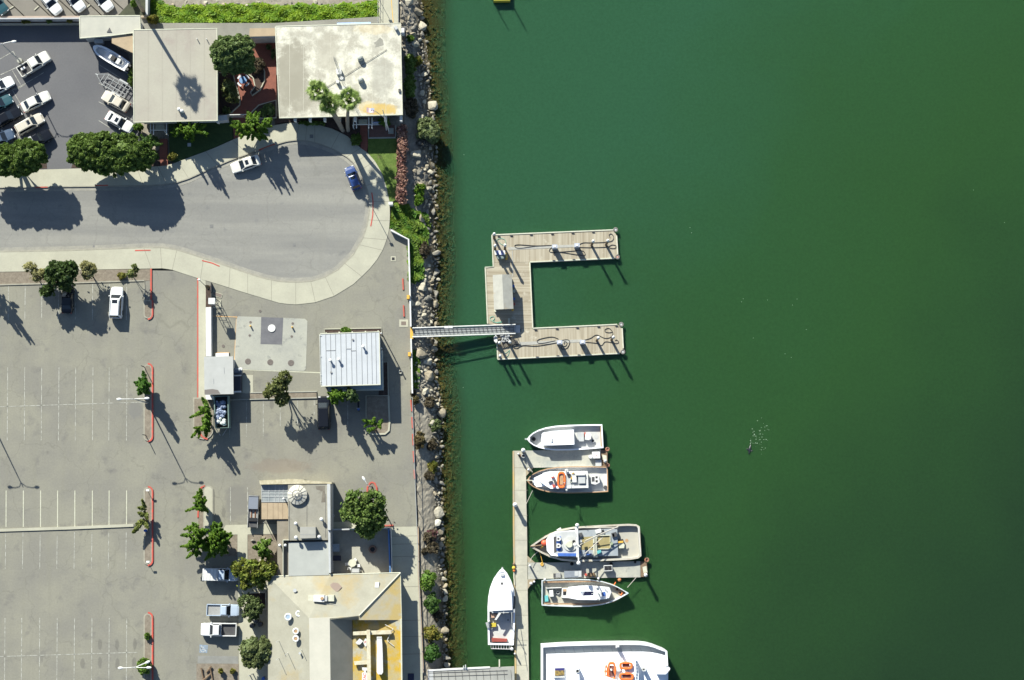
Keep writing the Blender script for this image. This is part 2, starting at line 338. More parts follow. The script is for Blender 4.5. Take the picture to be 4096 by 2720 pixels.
# pair by key stations so that the quads stay square to the kerb
keyI = [0, 3, 5, 9, 12, 14, 17, 20, 23, 25, 28, 30, 33, 36, 39, len(inn) - 1]
keyO = [nearest_idx(out_, inn[k]) for k in keyI]; keyO[0] = 0; keyO[-1] = len(out_) - 1
for i in range(1, len(keyO)): keyO[i] = max(keyO[i], keyO[i - 1] + 1) if i < len(keyO) - 1 else len(out_) - 1
sw = MB(); jo = MB()
for a in range(len(keyI) - 1):
    A = inn[keyI[a]:keyI[a + 1] + 1]; B = out_[keyO[a]:keyO[a + 1] + 1]
    n = max(len(A), len(B), 5) + 2; A = resample(A, n); B = resample(B, n)
    for i in range(n - 1):
        sw.add([(*A[i], .05), (*A[i + 1], .05), (*B[i + 1], .05), (*B[i], .05)], [(3, 2, 1, 0)])
    for i in (range(0, n - 1, 3) if a else []):
        d = Vector(B[i]) - Vector(A[i]); q = Vector((-d.y, d.x)).normalized() * .035
        jo.add([(A[i][0] - q.x, A[i][1] - q.y, .056), (A[i][0] + q.x, A[i][1] + q.y, .056), (B[i][0] + q.x, B[i][1] + q.y, .056), (B[i][0] - q.x, B[i][1] - q.y, .056)], [(0, 1, 2, 3)])
for i in range(len(inn) - 1): sw.add([(*inn[i], -.2), (*inn[i + 1], -.2), (*inn[i + 1], .05), (*inn[i], .05)], [(0, 1, 2, 3)])
# winding safety: make all upward
struct('sidewalk', sw, CONC)
struct('sidewalk_joint', jo, mat('joint', (.22, .21, .17), rough=.9))
kb = MB(); bandq(kb, PP(lowerC, .06), -.17, .0, -.2, .062)
struct('kerb', kb, KERB)
rk = MB()
for seg in ([(540, 1002), (602, 1001)], [(808, 1042), (848, 1052), (878, 1065)], [(1487, 770), (1492, 806), (1491, 860), (1483, 905)], [(1035, 600), (1070, 586), (1100, 576)], [(380, 742), (432, 741)], [(142, 749), (190, 748)]):
    bandq(rk, PP(seg, .07), -.09, .09, -.1, .075)
struct('red_kerb_line', rk, RED)
sheet('side_walkway', [(792, 1113), (823, 1123), (823, 1740), (793, 1740)], .05, CONC)
rk = MB(); bandq(rk, PP([(791, 1112), (791, 1744)], .06), -.1, .1, -.1, .066); struct('red_kerb_edge', rk, RED)
sheet('planting_strip', [(-900, 1095), (0, 1090), (230, 1082), (605, 1076), (606, 1120), (577, 1124), (0, 1138), (-900, 1145)], .03, SOIL)
kb = MB(); bandq(kb, PP([(-900, 1146), (0, 1139), (330, 1130), (577, 1122), (577, 1160), (577, 1240)], .12), -.11, .11, -.2, .12); struct('planter_kerb', kb, KERB)
# kerbed islands
def capsule(x0, x1, y0, y1, rt=True, rb=True):
    r = (x1 - x0) / 2; cx = (x0 + x1) / 2; p = []
    if rt: p += [(cx - r * math.cos(a), y0 + r - r * math.sin(a)) for a in np.linspace(0, math.pi, 9)]
    else: p += [(x0, y0), (x1, y0)]
    if rb: p += [(cx + r * math.cos(a), y1 - r + r * math.sin(a)) for a in np.linspace(0, math.pi, 9)]
    else: p += [(x1, y1), (x0, y1)]
    return p
def island(x0, x1, y0, y1, rt=True, rb=True, soil=SOIL, red=(1,)):
    c = capsule(x0, x1, y0, y1, rt, rb)
    struct('traffic_island_kerb', MB().prism(PP(c, .14), -.1, .14), KERB)
    struct('traffic_island_soil', MB().prism(grow(PP(c, .16), -.2), .1, .16), soil)
    cx = (x0 + x1) / 2; r = [p for p in c if p[0] >= cx - .1]
    if red: struct('red_kerb_stripe', bandq(MB(), PP(r, .17), -.03, .23, .08, .165), RED)
island(574, 607, 1200, 1274, False, True); island(574, 607, 1457, 1763); island(574, 607, 1949, 2259); island(574, 607, 2453, 2800, True, False)
struct('red_kerb_stripe', bandq(MB(), PP([(604, 1074), (604, 1200)], .16), -.13, .13, .0, .16), RED)
island(772, 854, 1590, 1758, False, True, red=()); island(812, 854, 1942, 2122, True, False, soil=CONC, red=())
struct('red_kerb_stripe', bandq(MB(), PP([(798, 1722), (803, 1740), (815, 1752), (830, 1757)], .17), -.1, .15, .0, .17), RED)
struct('red_kerb_stripe', bandq(MB(), PP([(792, 2070), (797, 1975), (805, 1950), (820, 1943)], .17), -.1, .15, .0, .17), RED)
sheet('planter_soil', [(793, 1960), (812, 1945), (812, 2122), (793, 2122)], .10, SOIL)
# markings
mk = MB(); mk2 = MB()
def ln(m_, x0, y0, x1, y1, w_=.05, z=.012): m_.prism(band(PP([(x0, y0), (x1, y1)], z), -w_, w_), z - .006, z)
for i, x in enumerate([34, 101, 168, 235, 303, 371, 439, 507]): ln(mk, x, 1143 - i * 1.2, x - 1.5, 1280, .055)
for i, x in enumerate([30, 98, 166, 235, 302, 371, 436, 507]): ln(mk, x + 1, 1470, x - 1, 1762, .05)
ln(mk, -100, 1630, 575, 1608, .05)
for i, x in enumerate([24, 93, 162, 230, 299, 369, 436, 506]):
    ln(mk2, x + .5, 1962, x, 2108, .06); ln(mk, x - 1, 2128, x - 3, 2275, .05)
for i, x in enumerate([19, 86, 158, 228, 297, 367, 436, 506]): ln(mk, x + 1, 2472, x - 1, 2760, .055)
ln(mk, -100, 2629, 550, 2609, .05)
for x, y1 in ((919, 1750), (986, 1747), (1053, 1745), (1121, 1705), (1190, 1700), (1257, 1660), (1391, 1700)): ln(mk, x, 1602, x, y1, .05)
for x in (922, 990): ln(mk, x, 1948, x, 2097, .05)
ln(mk2, 968, 1478, 1282, 1491, .07); ln(mk2, 980, 1572, 1012, 1571, .05)
for x in (28, 133, 237, 340, 452): ln(mk2, x, 0, x + 70, 65, .07)
for (a, b_, c, d) in ((0, 236, 53, 205), (53, 205, 62, 225), (0, 300, 65, 270), (50, 283, 82, 338), (60, 360, 98, 340), (48, 358, 85, 420), (66, 425, 85, 414), (0, 385, 100, 335), (100, 335, 175, 290), (118, 432, 185, 400), (66, 520, 84, 565), (395, 258, 532, 344), (395, 332, 532, 415), (395, 407, 532, 480), (395, 482, 470, 530)): ln(mk, a, b_, c, d, .05)
struct('parking_markings', mk, WLINE); struct('parking_lines', mk2, WLINE2)
ol = MB(); ln(ol, 846, 1264, 950, 1268, .06); ln(ol, 950, 1268, 944, 1275, .06); ln(ol, 946, 1272, 936, 1470, .06); ln(ol, 936, 1470, 945, 1485, .06); struct('orange_line_marking', ol, ORG)
# disabled bay symbol: blue square with a white wheelchair figure
sb = MB().prism(PP([(798, 2578), (832, 2581), (829, 2612), (797, 2610)], .012), .004, .012); struct('blue_bay_square', sb, mat('faded_blue', (.20, .27, .36), (.17, .19, .2), 3, .85))
wc = MB(); ln(wc, 806, 2583, 807, 2596, .08, .02); ln(wc, 807, 2596, 818, 2597, .08, .02); ln(wc, 818, 2597, 823, 2606, .08, .02); ln(wc, 807, 2589, 816, 2589, .06, .02)
for k in range(9):
    a0, a1 = math.radians(100 + k * 25), math.radians(125 + k * 25); ln(wc, 811 + 8 * math.cos(a0), 2600 - 8 * math.sin(a0), 811 + 8 * math.cos(a1), 2600 - 8 * math.sin(a1), .06, .02)
struct('wheelchair_symbol_marking', wc, mat('faded_white', (.42, .44, .45), (.28, .3, .3), 3, .85))
sheet('pale_bay_strip', [(792, 2623), (952, 2625), (952, 2655), (790, 2653)], .009, mat('bay_grey', (.215, .215, .2), (.18, .18, .165), 1, .9))
sheet('planter_bed', [(786, 2655), (955, 2655), (955, 2780), (786, 2780)], .02, SOIL)
# raised concrete divider with wheel barrier
struct('divider_kerb', bandq(MB(), PP([(-120, 2124), (0, 2121), (280, 2112), (534, 2101)], .16), -.22, .22, -.1, .16), CONC)
# fuel tank pad
sheet('tank_pad', [(952, 1265), (1045, 1268), (1133, 1271), (1220, 1275), (1230, 1285), (1224, 1475), (1216, 1484), (1040, 1480), (945, 1475), (937, 1462), (946, 1275)], .03, CONC2)
sheet('pad_square', [(1045, 1268), (1133, 1271), (1128, 1378), (1042, 1376)], .045, mat('dark_pad', (.105, .105, .115), (.13, .13, .138), 1, .85))
for (x, y, r) in ((992, 1446, 12), (1081, 1449, 12), (1164, 1452, 12.5), (1002, 1289, 5), (1171, 1294, 5), (999, 1342, 5), (1167, 1346, 5), (893, 1384, 6), (1040, 1244, 5), (1072, 1530, 4)):
    c = P(x, y, .05); solo('manhole_cover', MB().cyl(c[0], c[1], .02, .052, r / 25, n=20), mat('iron_cover', (.10, .085, .08), (.14, .12, .105), 3, .8),
        {992: 'large brown round manhole cover at the left of the tank pad', 1081: 'large brown round manhole cover in the middle of the tank pad', 1164: 'large brown round manhole cover at the right of the tank pad',
         1002: 'small dark cover behind the left yellow bollard', 1171: 'small dark cover behind the right yellow bollard', 999: 'small dark cover below the left yellow bollard', 1167: 'small dark cover below the right yellow bollard',
         893: 'brown cover between the white wall and the tank pad', 1040: 'faint small cover above the tank pad', 1072: 'faint small cover below the tank pad near the tree'}[x], 'manhole cover', (c[0], c[1], .02), 'covers set in the yard')
c = P(1087, 1313, .06); solo('tank_lid', MB().cyl(c[0], c[1], .04, .16, .62, .6, n=28), WHITE, 'bright white round tank lid on the dark square of the pad', 'tank lid', (c[0], c[1], .04))
for x, y, s_ in ((1002, 1304, 'left'), (1169, 1309, 'right')):
    c = P(x, y, .3); t = thing('bollard', f'short yellow bollard on the {s_} panel of the tank pad', 'bollard', (c[0], c[1], .03), group='yellow bollards')
    MB().cyl(c[0], c[1], .03, .5, .13, .12).build('post', YEL, t); MB().sph((c[0], c[1], .5), .13).build('cap', YEL, t)
# square lids in yard
for (x0, y0, x1, y1, lab) in ((1563, 1025, 1583, 1045, 'small square drain box with a black opening near the white fence corner'), (1597, 1278, 1632, 1308, 'pale concrete box with a brown lid near the head of the gangway')):
    c = P((x0 + x1) / 2, (y0 + y1) / 2); t = thing('drain_box', lab, 'drain', (*c, 0)); MB().px(((x0, y0), (x1, y1)), .0, .04).build('frame', CONC, t)
    d = (x1 - x0) * .22; MB().px(((x0 + d, y0 + d), (x1 - d, y1 - d)), .02, .05).build('lid', BLK if x0 == 1563 else mat('brown_lid', (.15, .12, .10), rough=.8), t)
# promenade south
sheet('promenade', [(1562, 2120), (1568, 2108), (1668, 2106), (1674, 2300), (1682, 2500), (1690, 2690), (1700, 3300), (1600, 3300), (1600, 2290), (1562, 2290)], .04, CONC)
jo = MB()
for y in (2143, 2175, 2225, 2345, 2480, 2545, 2615): ln(jo, 1565 if y < 2290 else 1608, y + 2, 1672 + (y - 2100) * .028, y, .04, .05)
struct('promenade_joint', jo, MATS['joint'])
struct('promenade_kerb', bandq(MB(), PP([(1672, 2106), (1674, 2300), (1684, 2500), (1692, 2690)], .1), -.1, .12, -.2, .1), mat('tan_kerb', (.33, .25, .17), (.27, .2, .14), 1, .9))
sheet('front_walk', [(903, 2100), (1108, 2096), (1108, 2135), (990, 2138), (990, 2300), (950, 2300), (950, 2138), (880, 2140)], .045, CONC)
sheet('front_bed', [(880, 2141), (949, 2141), (949, 2225), (880, 2225)], .02, SOIL)
sheet('front_walk_lower', [(952, 2300), (990, 2300), (1075, 2330), (1075, 2780), (958, 2780)], .045, CONC)
sheet('garden_bed', [(991, 2140), (1108, 2138), (1110, 2300), (1072, 2330), (991, 2300)], .03, SOIL)
sheet('apron', [(945, 1500), (1012, 1500), (1012, 1572), (945, 1572)], .03, CONC)
sheet('north_pier_walk', [(1512, -80), (1592, -80), (1592, 94), (1519, 94)], .06, CONC)
ol = MB(); ln(ol, 1560, -60, 1573, 90, .05, .07); struct('yellow_line', ol, YEL)
# courtyard brickwork, lawns
sheet('courtyard_paving', [(865, 150), (1105, 150), (1105, 470), (870, 478)], .02, BRICK)
sheet('brick_walk', [(637, 555), (668, 555), (671, 662), (640, 664)], .06, BRICK)
sheet('entrance_walk', [(930, 470), (990, 470), (990, 520), (952, 548), (936, 556)], .035, BRICK)
sheet('east_brick_walk', [(1440, 500), (1470, 500), (1471, 590), (1466, 608), (1443, 590)], .06, BRICK)
sheet('brick_terrace', [(1478, 502), (1582, 500), (1582, 552), (1478, 552)], .09, mat('terrace_brick', (.16, .09, .075), (.13, .075, .06), 2, .9))
kb = MB(); bandq(kb, PP([(1582, 500), (1582, 550), (1474, 552), (1474, 505)], .14), -.12, .12, 0, .14); struct('terrace_kerb', kb, CONC2)
sheet('lawn', [(1472, 552), (1586, 548), (1588, 700), (1584, 800), (1560, 810), (1546, 749), (1527, 691), (1500, 645), (1472, 612)], .03, LAWNM)
sheet('west_lawn', [(672, 470), (930, 470), (930, 556), (838, 598), (765, 624), (700, 650), (680, 640)], .03, mat('dark_lawn', (.045, .075, .022), (.03, .055, .016), 1.2, .95, grain=.3))
sheet('east_shrub_bed', [(1100, 465), (1440, 465), (1440, 588), (1390, 543), (1336, 513), (1259, 492), (1198, 486), (1144, 488), (1100, 496)], .025, DSOIL)
sheet('street_bed', [(295, 640), (560, 620), (640, 600), (638, 664), (540, 667), (285, 672)], .03, DSOIL); sheet('street_bed', [(-900, 640), (185, 640), (188, 674), (-900, 690)], .03, DSOIL)
sheet('palm_bed', [(513, 18), (600, -60), (600, 64), (480, 64), (478, 55)], .025, mat('palm_bed_soil', (.06, .065, .04), (.04, .045, .03), 1, .95))
# courtyard planters
for nm, pts in (('planter_bed', [(1022, 230), (1046, 250), (1058, 285), (1058, 320), (1040, 360), (1008, 382), (1002, 370), (1020, 345), (1012, 310), (985, 290), (990, 255)]), ('planter_bed', [(872, 290), (930, 290), (960, 400), (958, 420), (925, 450), (872, 460)]), ('planter_bed', [(1005, 450), (1035, 420), (1104, 400), (1104, 470), (1000, 474)])):
    struct(nm, MB().prism(PP(pts, .2), 0, .2), DSOIL); struct('planter_edge', bandq(MB(), PP(pts + pts[:1], .26), -.09, .09, 0, .26), CONC)
# planters by the fuel office
sheet('office_planter', [(1300, 1315), (1523, 1312), (1524, 1340), (1300, 1345)], .1, DSOIL)
struct('planter_kerb', bandq(MB(), PP([(1299, 1345), (1299, 1316), (1525, 1312), (1526, 1340)], .2), -.07, .07, 0, .2), CONC)
sheet('side_planter', [(1515, 1450), (1551, 1448), (1552, 1580), (1515, 1582)], .1, DSOIL)
struct('planter_kerb', bandq(MB(), PP([(1530, 1448), (1551, 1448), (1553, 1582), (1464, 1583), (1464, 1735)], .2), -.07, .07, 0, .2), CONC)
sheet('corner_planter', [(1466, 1586), (1551, 1584), (1556, 1715), (1545, 1732), (1480, 1734), (1466, 1700)], .12, SOIL)
struct('planter_kerb', bandq(MB(), PP([(1464, 1700), (1472, 1728), (1488, 1737), (1540, 1735), (1555, 1722), (1558, 1690), (1554, 1583)], .2), -.14, .14, 0, .2), CONC)
sheet('tree_bed', [(1000, 1573), (1265, 1568), (1266, 1590), (1000, 1594)], .12, SOIL)
struct('planter_kerb', bandq(MB(), PP([(905, 1600), (1000, 1597), (1267, 1591), (1267, 1566), (1000, 1571)], .2), -.07, .07, 0, .2), CONC2)
sheet('red_island', [(1470, 1950), (1482, 1932), (1495, 1932), (1506, 1950), (1508, 1975), (1468, 1975)], .1, SOIL)
struct('red_kerb_stripe', bandq(MB(), PP([(1468, 1975), (1470, 1948), (1480, 1932), (1488, 1929), (1498, 1933), (1506, 1948), (1508, 1975)], .17), -.13, .13, 0, .17), RED)
sheet('south_walk', [(1320, 2088), (1450, 2085), (1450, 2115), (1320, 2118)], .05, CONC)
sheet('courtyard_floor', [(1322, 2118), (1560, 2112), (1562, 2292), (1322, 2302)], .06, mat('patio_concrete', (.36, .35, .29), (.30, .29, .24), .6, .85, grain=.06))
# ================================================================ VEGETATION
def leafm(name, c, c2, isl=.35):
    if name in MATS: return MATS[name]
    c = tuple(v * 1.25 for v in c); c2 = tuple(v * 1.25 for v in c2)
    m = mat(name, c, c2, .9, .6, island=isl, contrast=(.38, .62), spec=.3); nt = m.node_tree; b = nt.nodes['Principled BSDF']   # thin leaves let light through
    tl = nt.nodes.new('ShaderNodeBsdfTranslucent'); ms = nt.nodes.new('ShaderNodeMixShader'); ms.inputs[0].default_value = .38
    nt.links.new(b.inputs['Base Color'].links[0].from_socket, tl.inputs[0]); nt.links.new(b.outputs[0], ms.inputs[1]); nt.links.new(tl.outputs[0], ms.inputs[2]); nt.links.new(ms.outputs[0], nt.nodes['Material Output'].inputs[0]); return m
L_FIC = leafm('broad_leaves', (.078, .128, .024), (.11, .165, .034))
L_COURT = leafm('courtyard_leaves', (.10, .15, .048), (.14, .19, .065))
L_JUN = leafm('juniper_leaves', (.06, .13, .010), (.11, .185, .016), .3)
L_OLV = leafm('olive_leaves', (.10, .12, .035), (.16, .17, .06))
L_BRT = leafm('bright_leaves', (.075, .145, .02), (.13, .20, .03))
L_GRY = leafm('grey_green_leaves', (.085, .115, .04), (.12, .15, .06))
L_YEL = leafm('yellow_leaves', (.17, .15, .03), (.10, .12, .02))
L_RED = leafm('reddish_leaves', (.22, .115, .095), (.30, .18, .13))
L_BRN = leafm('brown_twigs', (.10, .08, .05), (.07, .06, .035))
L_PINK = leafm('magenta_leaves', (.15, .045, .07), (.10, .08, .05))
L_ICE = leafm('groundcover_leaves', (.19, .28, .012), (.10, .20, .012), .25)
L_ICE2 = leafm('shore_groundcover_leaves', (.045, .12, .010), (.13, .19, .018), .35)
L_PALM = leafm('palm_leaves', (.10, .16, .03), (.19, .25, .07), .35)
def quads(mb, C, Nn, size, asp=1.0, jit=.85):
    """one small leaf-spray face at each point C, roughly facing Nn"""
    n = len(C); Nn = Nn + rng.normal(0, jit, (n, 3)); Nn /= np.linalg.norm(Nn, axis=1)[:, None] + 1e-9
    R = rng.normal(0, 1, (n, 3)); U = np.cross(Nn, R); U /= np.linalg.norm(U, axis=1)[:, None] + 1e-9; V = np.cross(Nn, U)
    s = size * rng.uniform(.6, 1.35, (n, 1)); a = U * s * asp; b_ = V * s
    q = np.stack([C - a - b_ * .3, C + a * .2 - b_, C + a, C + a * .1 + b_], 1).reshape(-1, 3)
    k = len(mb.v); mb.v += [tuple(p) for p in q.tolist()]; mb.f += [(k + 4 * i, k + 4 * i + 1, k + 4 * i + 2, k + 4 * i + 3) for i in range(n)]
def clump(mb, c, r, n, size, asp=1, low=-.35):
    D_ = rng.normal(0, 1, (int(n * 1.6), 3)); D_ /= np.linalg.norm(D_, axis=1)[:, None]; D_ = D_[D_[:, 2] > low][:n]
    rr = rng.uniform(*((.72, 1.05) if low > -.5 else (.35, 1.5)), (len(D_), 1)); quads(mb, np.array(c) + D_ * rr * np.array(r), D_, size, asp)
def core(mb, c, r): mb.sph(c, (r[0] * .8, r[1] * .8, r[2] * .8), 10, .06)
def crown(mb, c, r, K_, leaves, size, sub=.33, solid=True):
    """an uneven crown: K_ leafy clumps spread over an ellipsoid c, r"""
    if solid: core(mb, c, r)
    K_ = int(K_ * 1.7); leaves = int(leaves * .7); clump(mb, c, np.array(r) * .9, int(60 + 260 * r[0] * r[1] / 9 * (.24 / size) ** 2 * (1 if solid else .2)), size, 1, -.1 if solid else -.9)
    for i in range(K_):
        d = rng.normal(0, 1, 3); d /= np.linalg.norm(d); d[2] = abs(d[2]) * 1.0 - .25 * (i % 3 == 0)
        f = rng.uniform(.78, .95); s_ = sub * .74 * rng.uniform(.6, 1.2)
        cc = np.array(c) + d * f * np.array(r); clump(mb, cc, (s_ * min(r[0], r[1]),) * 2 + (s_ * min(r[0], r[1]) * .9,), leaves, size, 1, -.35 if solid else -.9)
def tree(name, label, cat, px, py, lobes, h, m, base=None, leaf=.26, K_=26, nl=110, sub=.33, trunk_r=.2, group=None, solid=True):
    """lobes: (px, py, rx_px, ry_px, centre height, half height)"""
    b0 = P(*(base or (px, py)), 0); t = thing(name, label, cat, (b0[0], b0[1], 0), group=group)
    mb = MB(); tr_ = MB(); top = None
    for (x, y, rx, ry, zc_, hz) in lobes:
        c = P(x, y, zc_); r = (rx / 25, ry / 25, hz); kk = max(6, int(K_ * (rx * ry) / 2500)) if K_ < 0 else K_
        crown(mb, (c[0], c[1], zc_), r, kk, nl, leaf, sub, solid)
        mid = ((b0[0] * 2 + c[0]) / 3, (b0[1] * 2 + c[1]) / 3, zc_ * .5)
        tr_.tube([(b0[0], b0[1], -.1), mid, (c[0], c[1], zc_ + hz * .3)], [trunk_r, trunk_r * .7, trunk_r * .25], 7)
        for j in range(3):
            a = rng.uniform(0, 6.28); tr_.tube([mid, (c[0] + math.cos(a) * r[0] * .6, c[1] + math.sin(a) * r[1] * .6, zc_ + hz * .1)], [trunk_r * .45, trunk_r * .15], 5)
    tr_.build('trunk', BARK, t); mb.build('crown', m, t); return t
def juniper(name, label, px, py, spikes, m=None, group=None, leaf=.125, base=None):
    """spikes: (x0,y0,x1,y1,width_px,z0,z1): pointed leafy lobes"""
    m = m or L_JUN; b0 = P(*(base or (px, py)), 0); t = thing(name, label, 'tree', (b0[0], b0[1], 0), group=group); mb = MB(); tr_ = MB()
    tr_.tube([(b0[0], b0[1], -.1), (b0[0] + .15, b0[1] + .1, spikes[0][5])], [.18, .1], 6)
    for (x0, y0, x1, y1, w_, z0, z1) in spikes:
        A = np.array((*P(x0, y0, z0), z0)); B = np.array((*P(x1, y1, z1), z1)); L_ = np.linalg.norm(B - A); wr = w_ / 25
        tr_.tube([(b0[0], b0[1], max(.2, z0 * .4)), tuple(A), tuple(A * .4 + B * .6)], [.09, .06, .02], 5)
        n = int(L_ * wr * 260) + 40; u = rng.uniform(0, 1, n) ** .8; rad = wr * np.sin(np.clip((1 - u) * 1.9 + .12, 0, 1.571)) ** 1.1
        D_ = rng.normal(0, 1, (n, 3)); D_ /= np.linalg.norm(D_, axis=1)[:, None]; ax = (B - A) / L_
        C = A + np.outer(u, B - A) + D_ * (rad * rng.uniform(.35, 1, n))[:, None] * np.array([1, 1, .75]); Nn = D_ + ax * .2 + np.array([0, 0, .5])
        quads(mb, C, Nn, leaf, 1.5, .45)
    tr_.build('trunk', BARK, t); mb.build('crown', m, t); return t
def rspikes(cx, cy, rx, ry, n, z0, z1, ln_=(18, 34), w_=(8, 13), seed=0):
    r_ = random.Random(seed); o = []
    for i in range(n):
        a = r_.uniform(0, 6.283); f = r_.uniform(.1, .8); x, y = cx + rx * f * math.cos(a), cy + ry * f * math.sin(a)
        b_ = a + r_.uniform(-.7, .7); l = r_.uniform(*ln_); zz = z0 + (z1 - z0) * (1 - f) * r_.uniform(.7, 1.1)
        o.append((x, y, x + l * math.cos(b_), y + l * math.sin(b_), r_.uniform(*w_) * .85, zz, zz + r_.uniform(-.6, .7)))
        if i % 2 == 0: o.append((x, y, x + r_.uniform(-9, 3), y + r_.uniform(-10, 2), r_.uniform(*w_) * .5, zz + .3, zz + r_.uniform(1.8, 3.4)))
    return o
def bush(label, px, py, rx, ry, hz, m, K_=7, nl=60, leaf=.16, name='shrub', group=None, z=0, sub=.42, cat='shrub'):
    c = P(px, py, z + hz * .5); t = thing(name, label, cat, (c[0], c[1], z), group=group)
    mb = MB(); crown(mb, (c[0], c[1], z + hz * .45), (rx / 25, ry / 25, hz * .55), K_, nl, leaf, sub)
    mb.build('foliage', m, t); MB().tube([(c[0], c[1], z - .25), (c[0], c[1], z + hz * .3)], [.07, .04], 5).build('stem', BARK, t); return t
# the two clipped street trees and the courtyard tree
tree('street_tree', 'wide dense dark green tree on the street edge below the two nosed in sedans', 'tree', 450, 640,
     [(345, 608, 78, 76, 4.6, 2.0), (420, 598, 90, 72, 5.0, 2.1), (500, 612, 95, 80, 5.0, 2.1), (440, 645, 90, 62, 4.2, 1.9), (560, 625, 62, 62, 4.4, 1.9)], 6, L_FIC, (470, 660), .2, 60, 120, .2, .3, 'dense street trees')
tree('street_tree', 'dense dark green tree at the left edge beside the parked cars', 'tree', 60, 620,
     [(20, 640, 70, 66, 4.6, 2.0), (110, 625, 78, 70, 5.0, 2.1), (60, 660, 90, 52, 4.3, 1.8), (-50, 640, 70, 66, 4.6, 2.0)], 6, L_FIC, (80, 670), .2, 60, 120, .2, .3, 'dense street trees')
juniper('cypress_tree', 'dark bushy tree joined to the right end of the wide street tree', 600, 600, rspikes(590, 605, 45, 60, 30, 2.2, 4.2, seed=9), leafm('dark_juniper_leaves', (.03, .07, .010), (.05, .10, .014)))
tree('courtyard_tree', 'large round broadleaf tree with pale dappled crown in the brick courtyard between the flat roofs', 'tree', 930, 230,
     [(905, 215, 62, 72, 5.6, 2.4), (965, 205, 58, 66, 5.6, 2.3), (925, 255, 70, 50, 4.8, 2.2), (975, 255, 46, 46, 4.6, 2.0)], 7, L_COURT, (950, 260), .22, 46, 120, .22, .25)
tree('small_courtyard_tree', 'olive coloured loose tree at the left of the brick courtyard', 'tree', 915, 370, [(912, 355, 26, 34, 2.2, 1.3), (930, 385, 26, 26, 1.9, 1.1)], 3, L_OLV, (925, 390), .17, 18, 80, .35, .08, solid=False)
bush('brown tinged shrub between the round tree and the curved courtyard wall', 1030, 265, 30, 32, 1.3, L_BRN, 14, 80)
bush('small pale shrub inside the courtyard by the white fence', 905, 442, 17, 14, .9, L_GRY)
bush('dark shrub in the shaded lower planter of the courtyard', 1070, 440, 30, 26, 1.4, L_COURT, 10, 70)
bush('shrub in the shade under the tan canopy of the courtyard', 1075, 190, 10, 10, .8, L_GRY)
bush('shrub against the courtyard edge of the weathered roof', 1094, 215, 9, 22, .9, L_GRY)
juniper('cypress_tree', 'bright twisted tree with pointed lobes over the courtyard entrance walk', 1015, 500, rspikes(1015, 505, 78, 48, 44, 2.2, 4.6, (20, 36), (9, 14), 2), base=(1020, 520))
juniper('cypress_tree', 'twisted bright green tree against the wall below the plain grey roof', 760, 520, rspikes(765, 520, 82, 34, 30, 1.8, 3.6, (18, 32), (8, 13), 3), base=(770, 520))
bush('yellow tipped shrub on the street beside the small brick path', 688, 627, 17, 17, 1.2, L_YEL)
bush('low dark shrub beside the pergola of the plain grey roof', 620, 560, 20, 14, .9, L_COURT)
bush('tall green shrub at the west corner of the left pergola', 556, 508, 20, 16, 1.6, L_BRT)
bush('dark shrub against the east roof edge by the parked white boat', 525, 300, 12, 50, 1.2, L_FIC, 12)
bush('green shrub in the strip just below the weathered roof eave', 1250, 492, 60, 10, .7, L_FIC, 12, 50)
bush('dark bush between the palms and the brick walk', 1422, 560, 22, 26, 1.0, L_FIC, 9, 60)
bush('bright green shrub beside the white bench', 1538, 488, 24, 16, 1.2, L_BRT, 10, 60)
# red leaved hedge and shore bushes
hd = thing('hedge', 'long narrow reddish hedge between the lawn and the rocks', 'hedge', (*P(1605, 660), 0)); mb = MB()
for i in range(44):
    y = 512 + i * 6.8; c = P(1606 + random.uniform(-7, 7) + (3 if y < 640 else 0), y, .9); clump(mb, (c[0], c[1], .85), (.75, .6, .75), 62, .17)
    if i % 2 == 0: mb.box((c[0], c[1], .4), (.9, .7, .8))
mb.build('foliage', L_RED, hd)
bush('large pale green rounded bush growing on the rocks right of the red hedge', 1714, 520, 46, 48, 2.8, leafm('pale_shore_leaves', (.15, .19, .07), (.12, .15, .07)), 20, 110, .2, z=-1.6)
bush('low grey twiggy bush just below the pale green shore bush', 1692, 572, 36, 20, 1.3, mat('grey_twigs', (.17, .16, .13), (.12, .11, .09), 2, island=.3), 12, 80, .14, z=-1.5)
bush('bright lobe of green bush overhanging the water beside the pale shore bush', 1748, 540, 14, 16, 1.6, L_BRT, 6, 60, .15, z=-2.0)
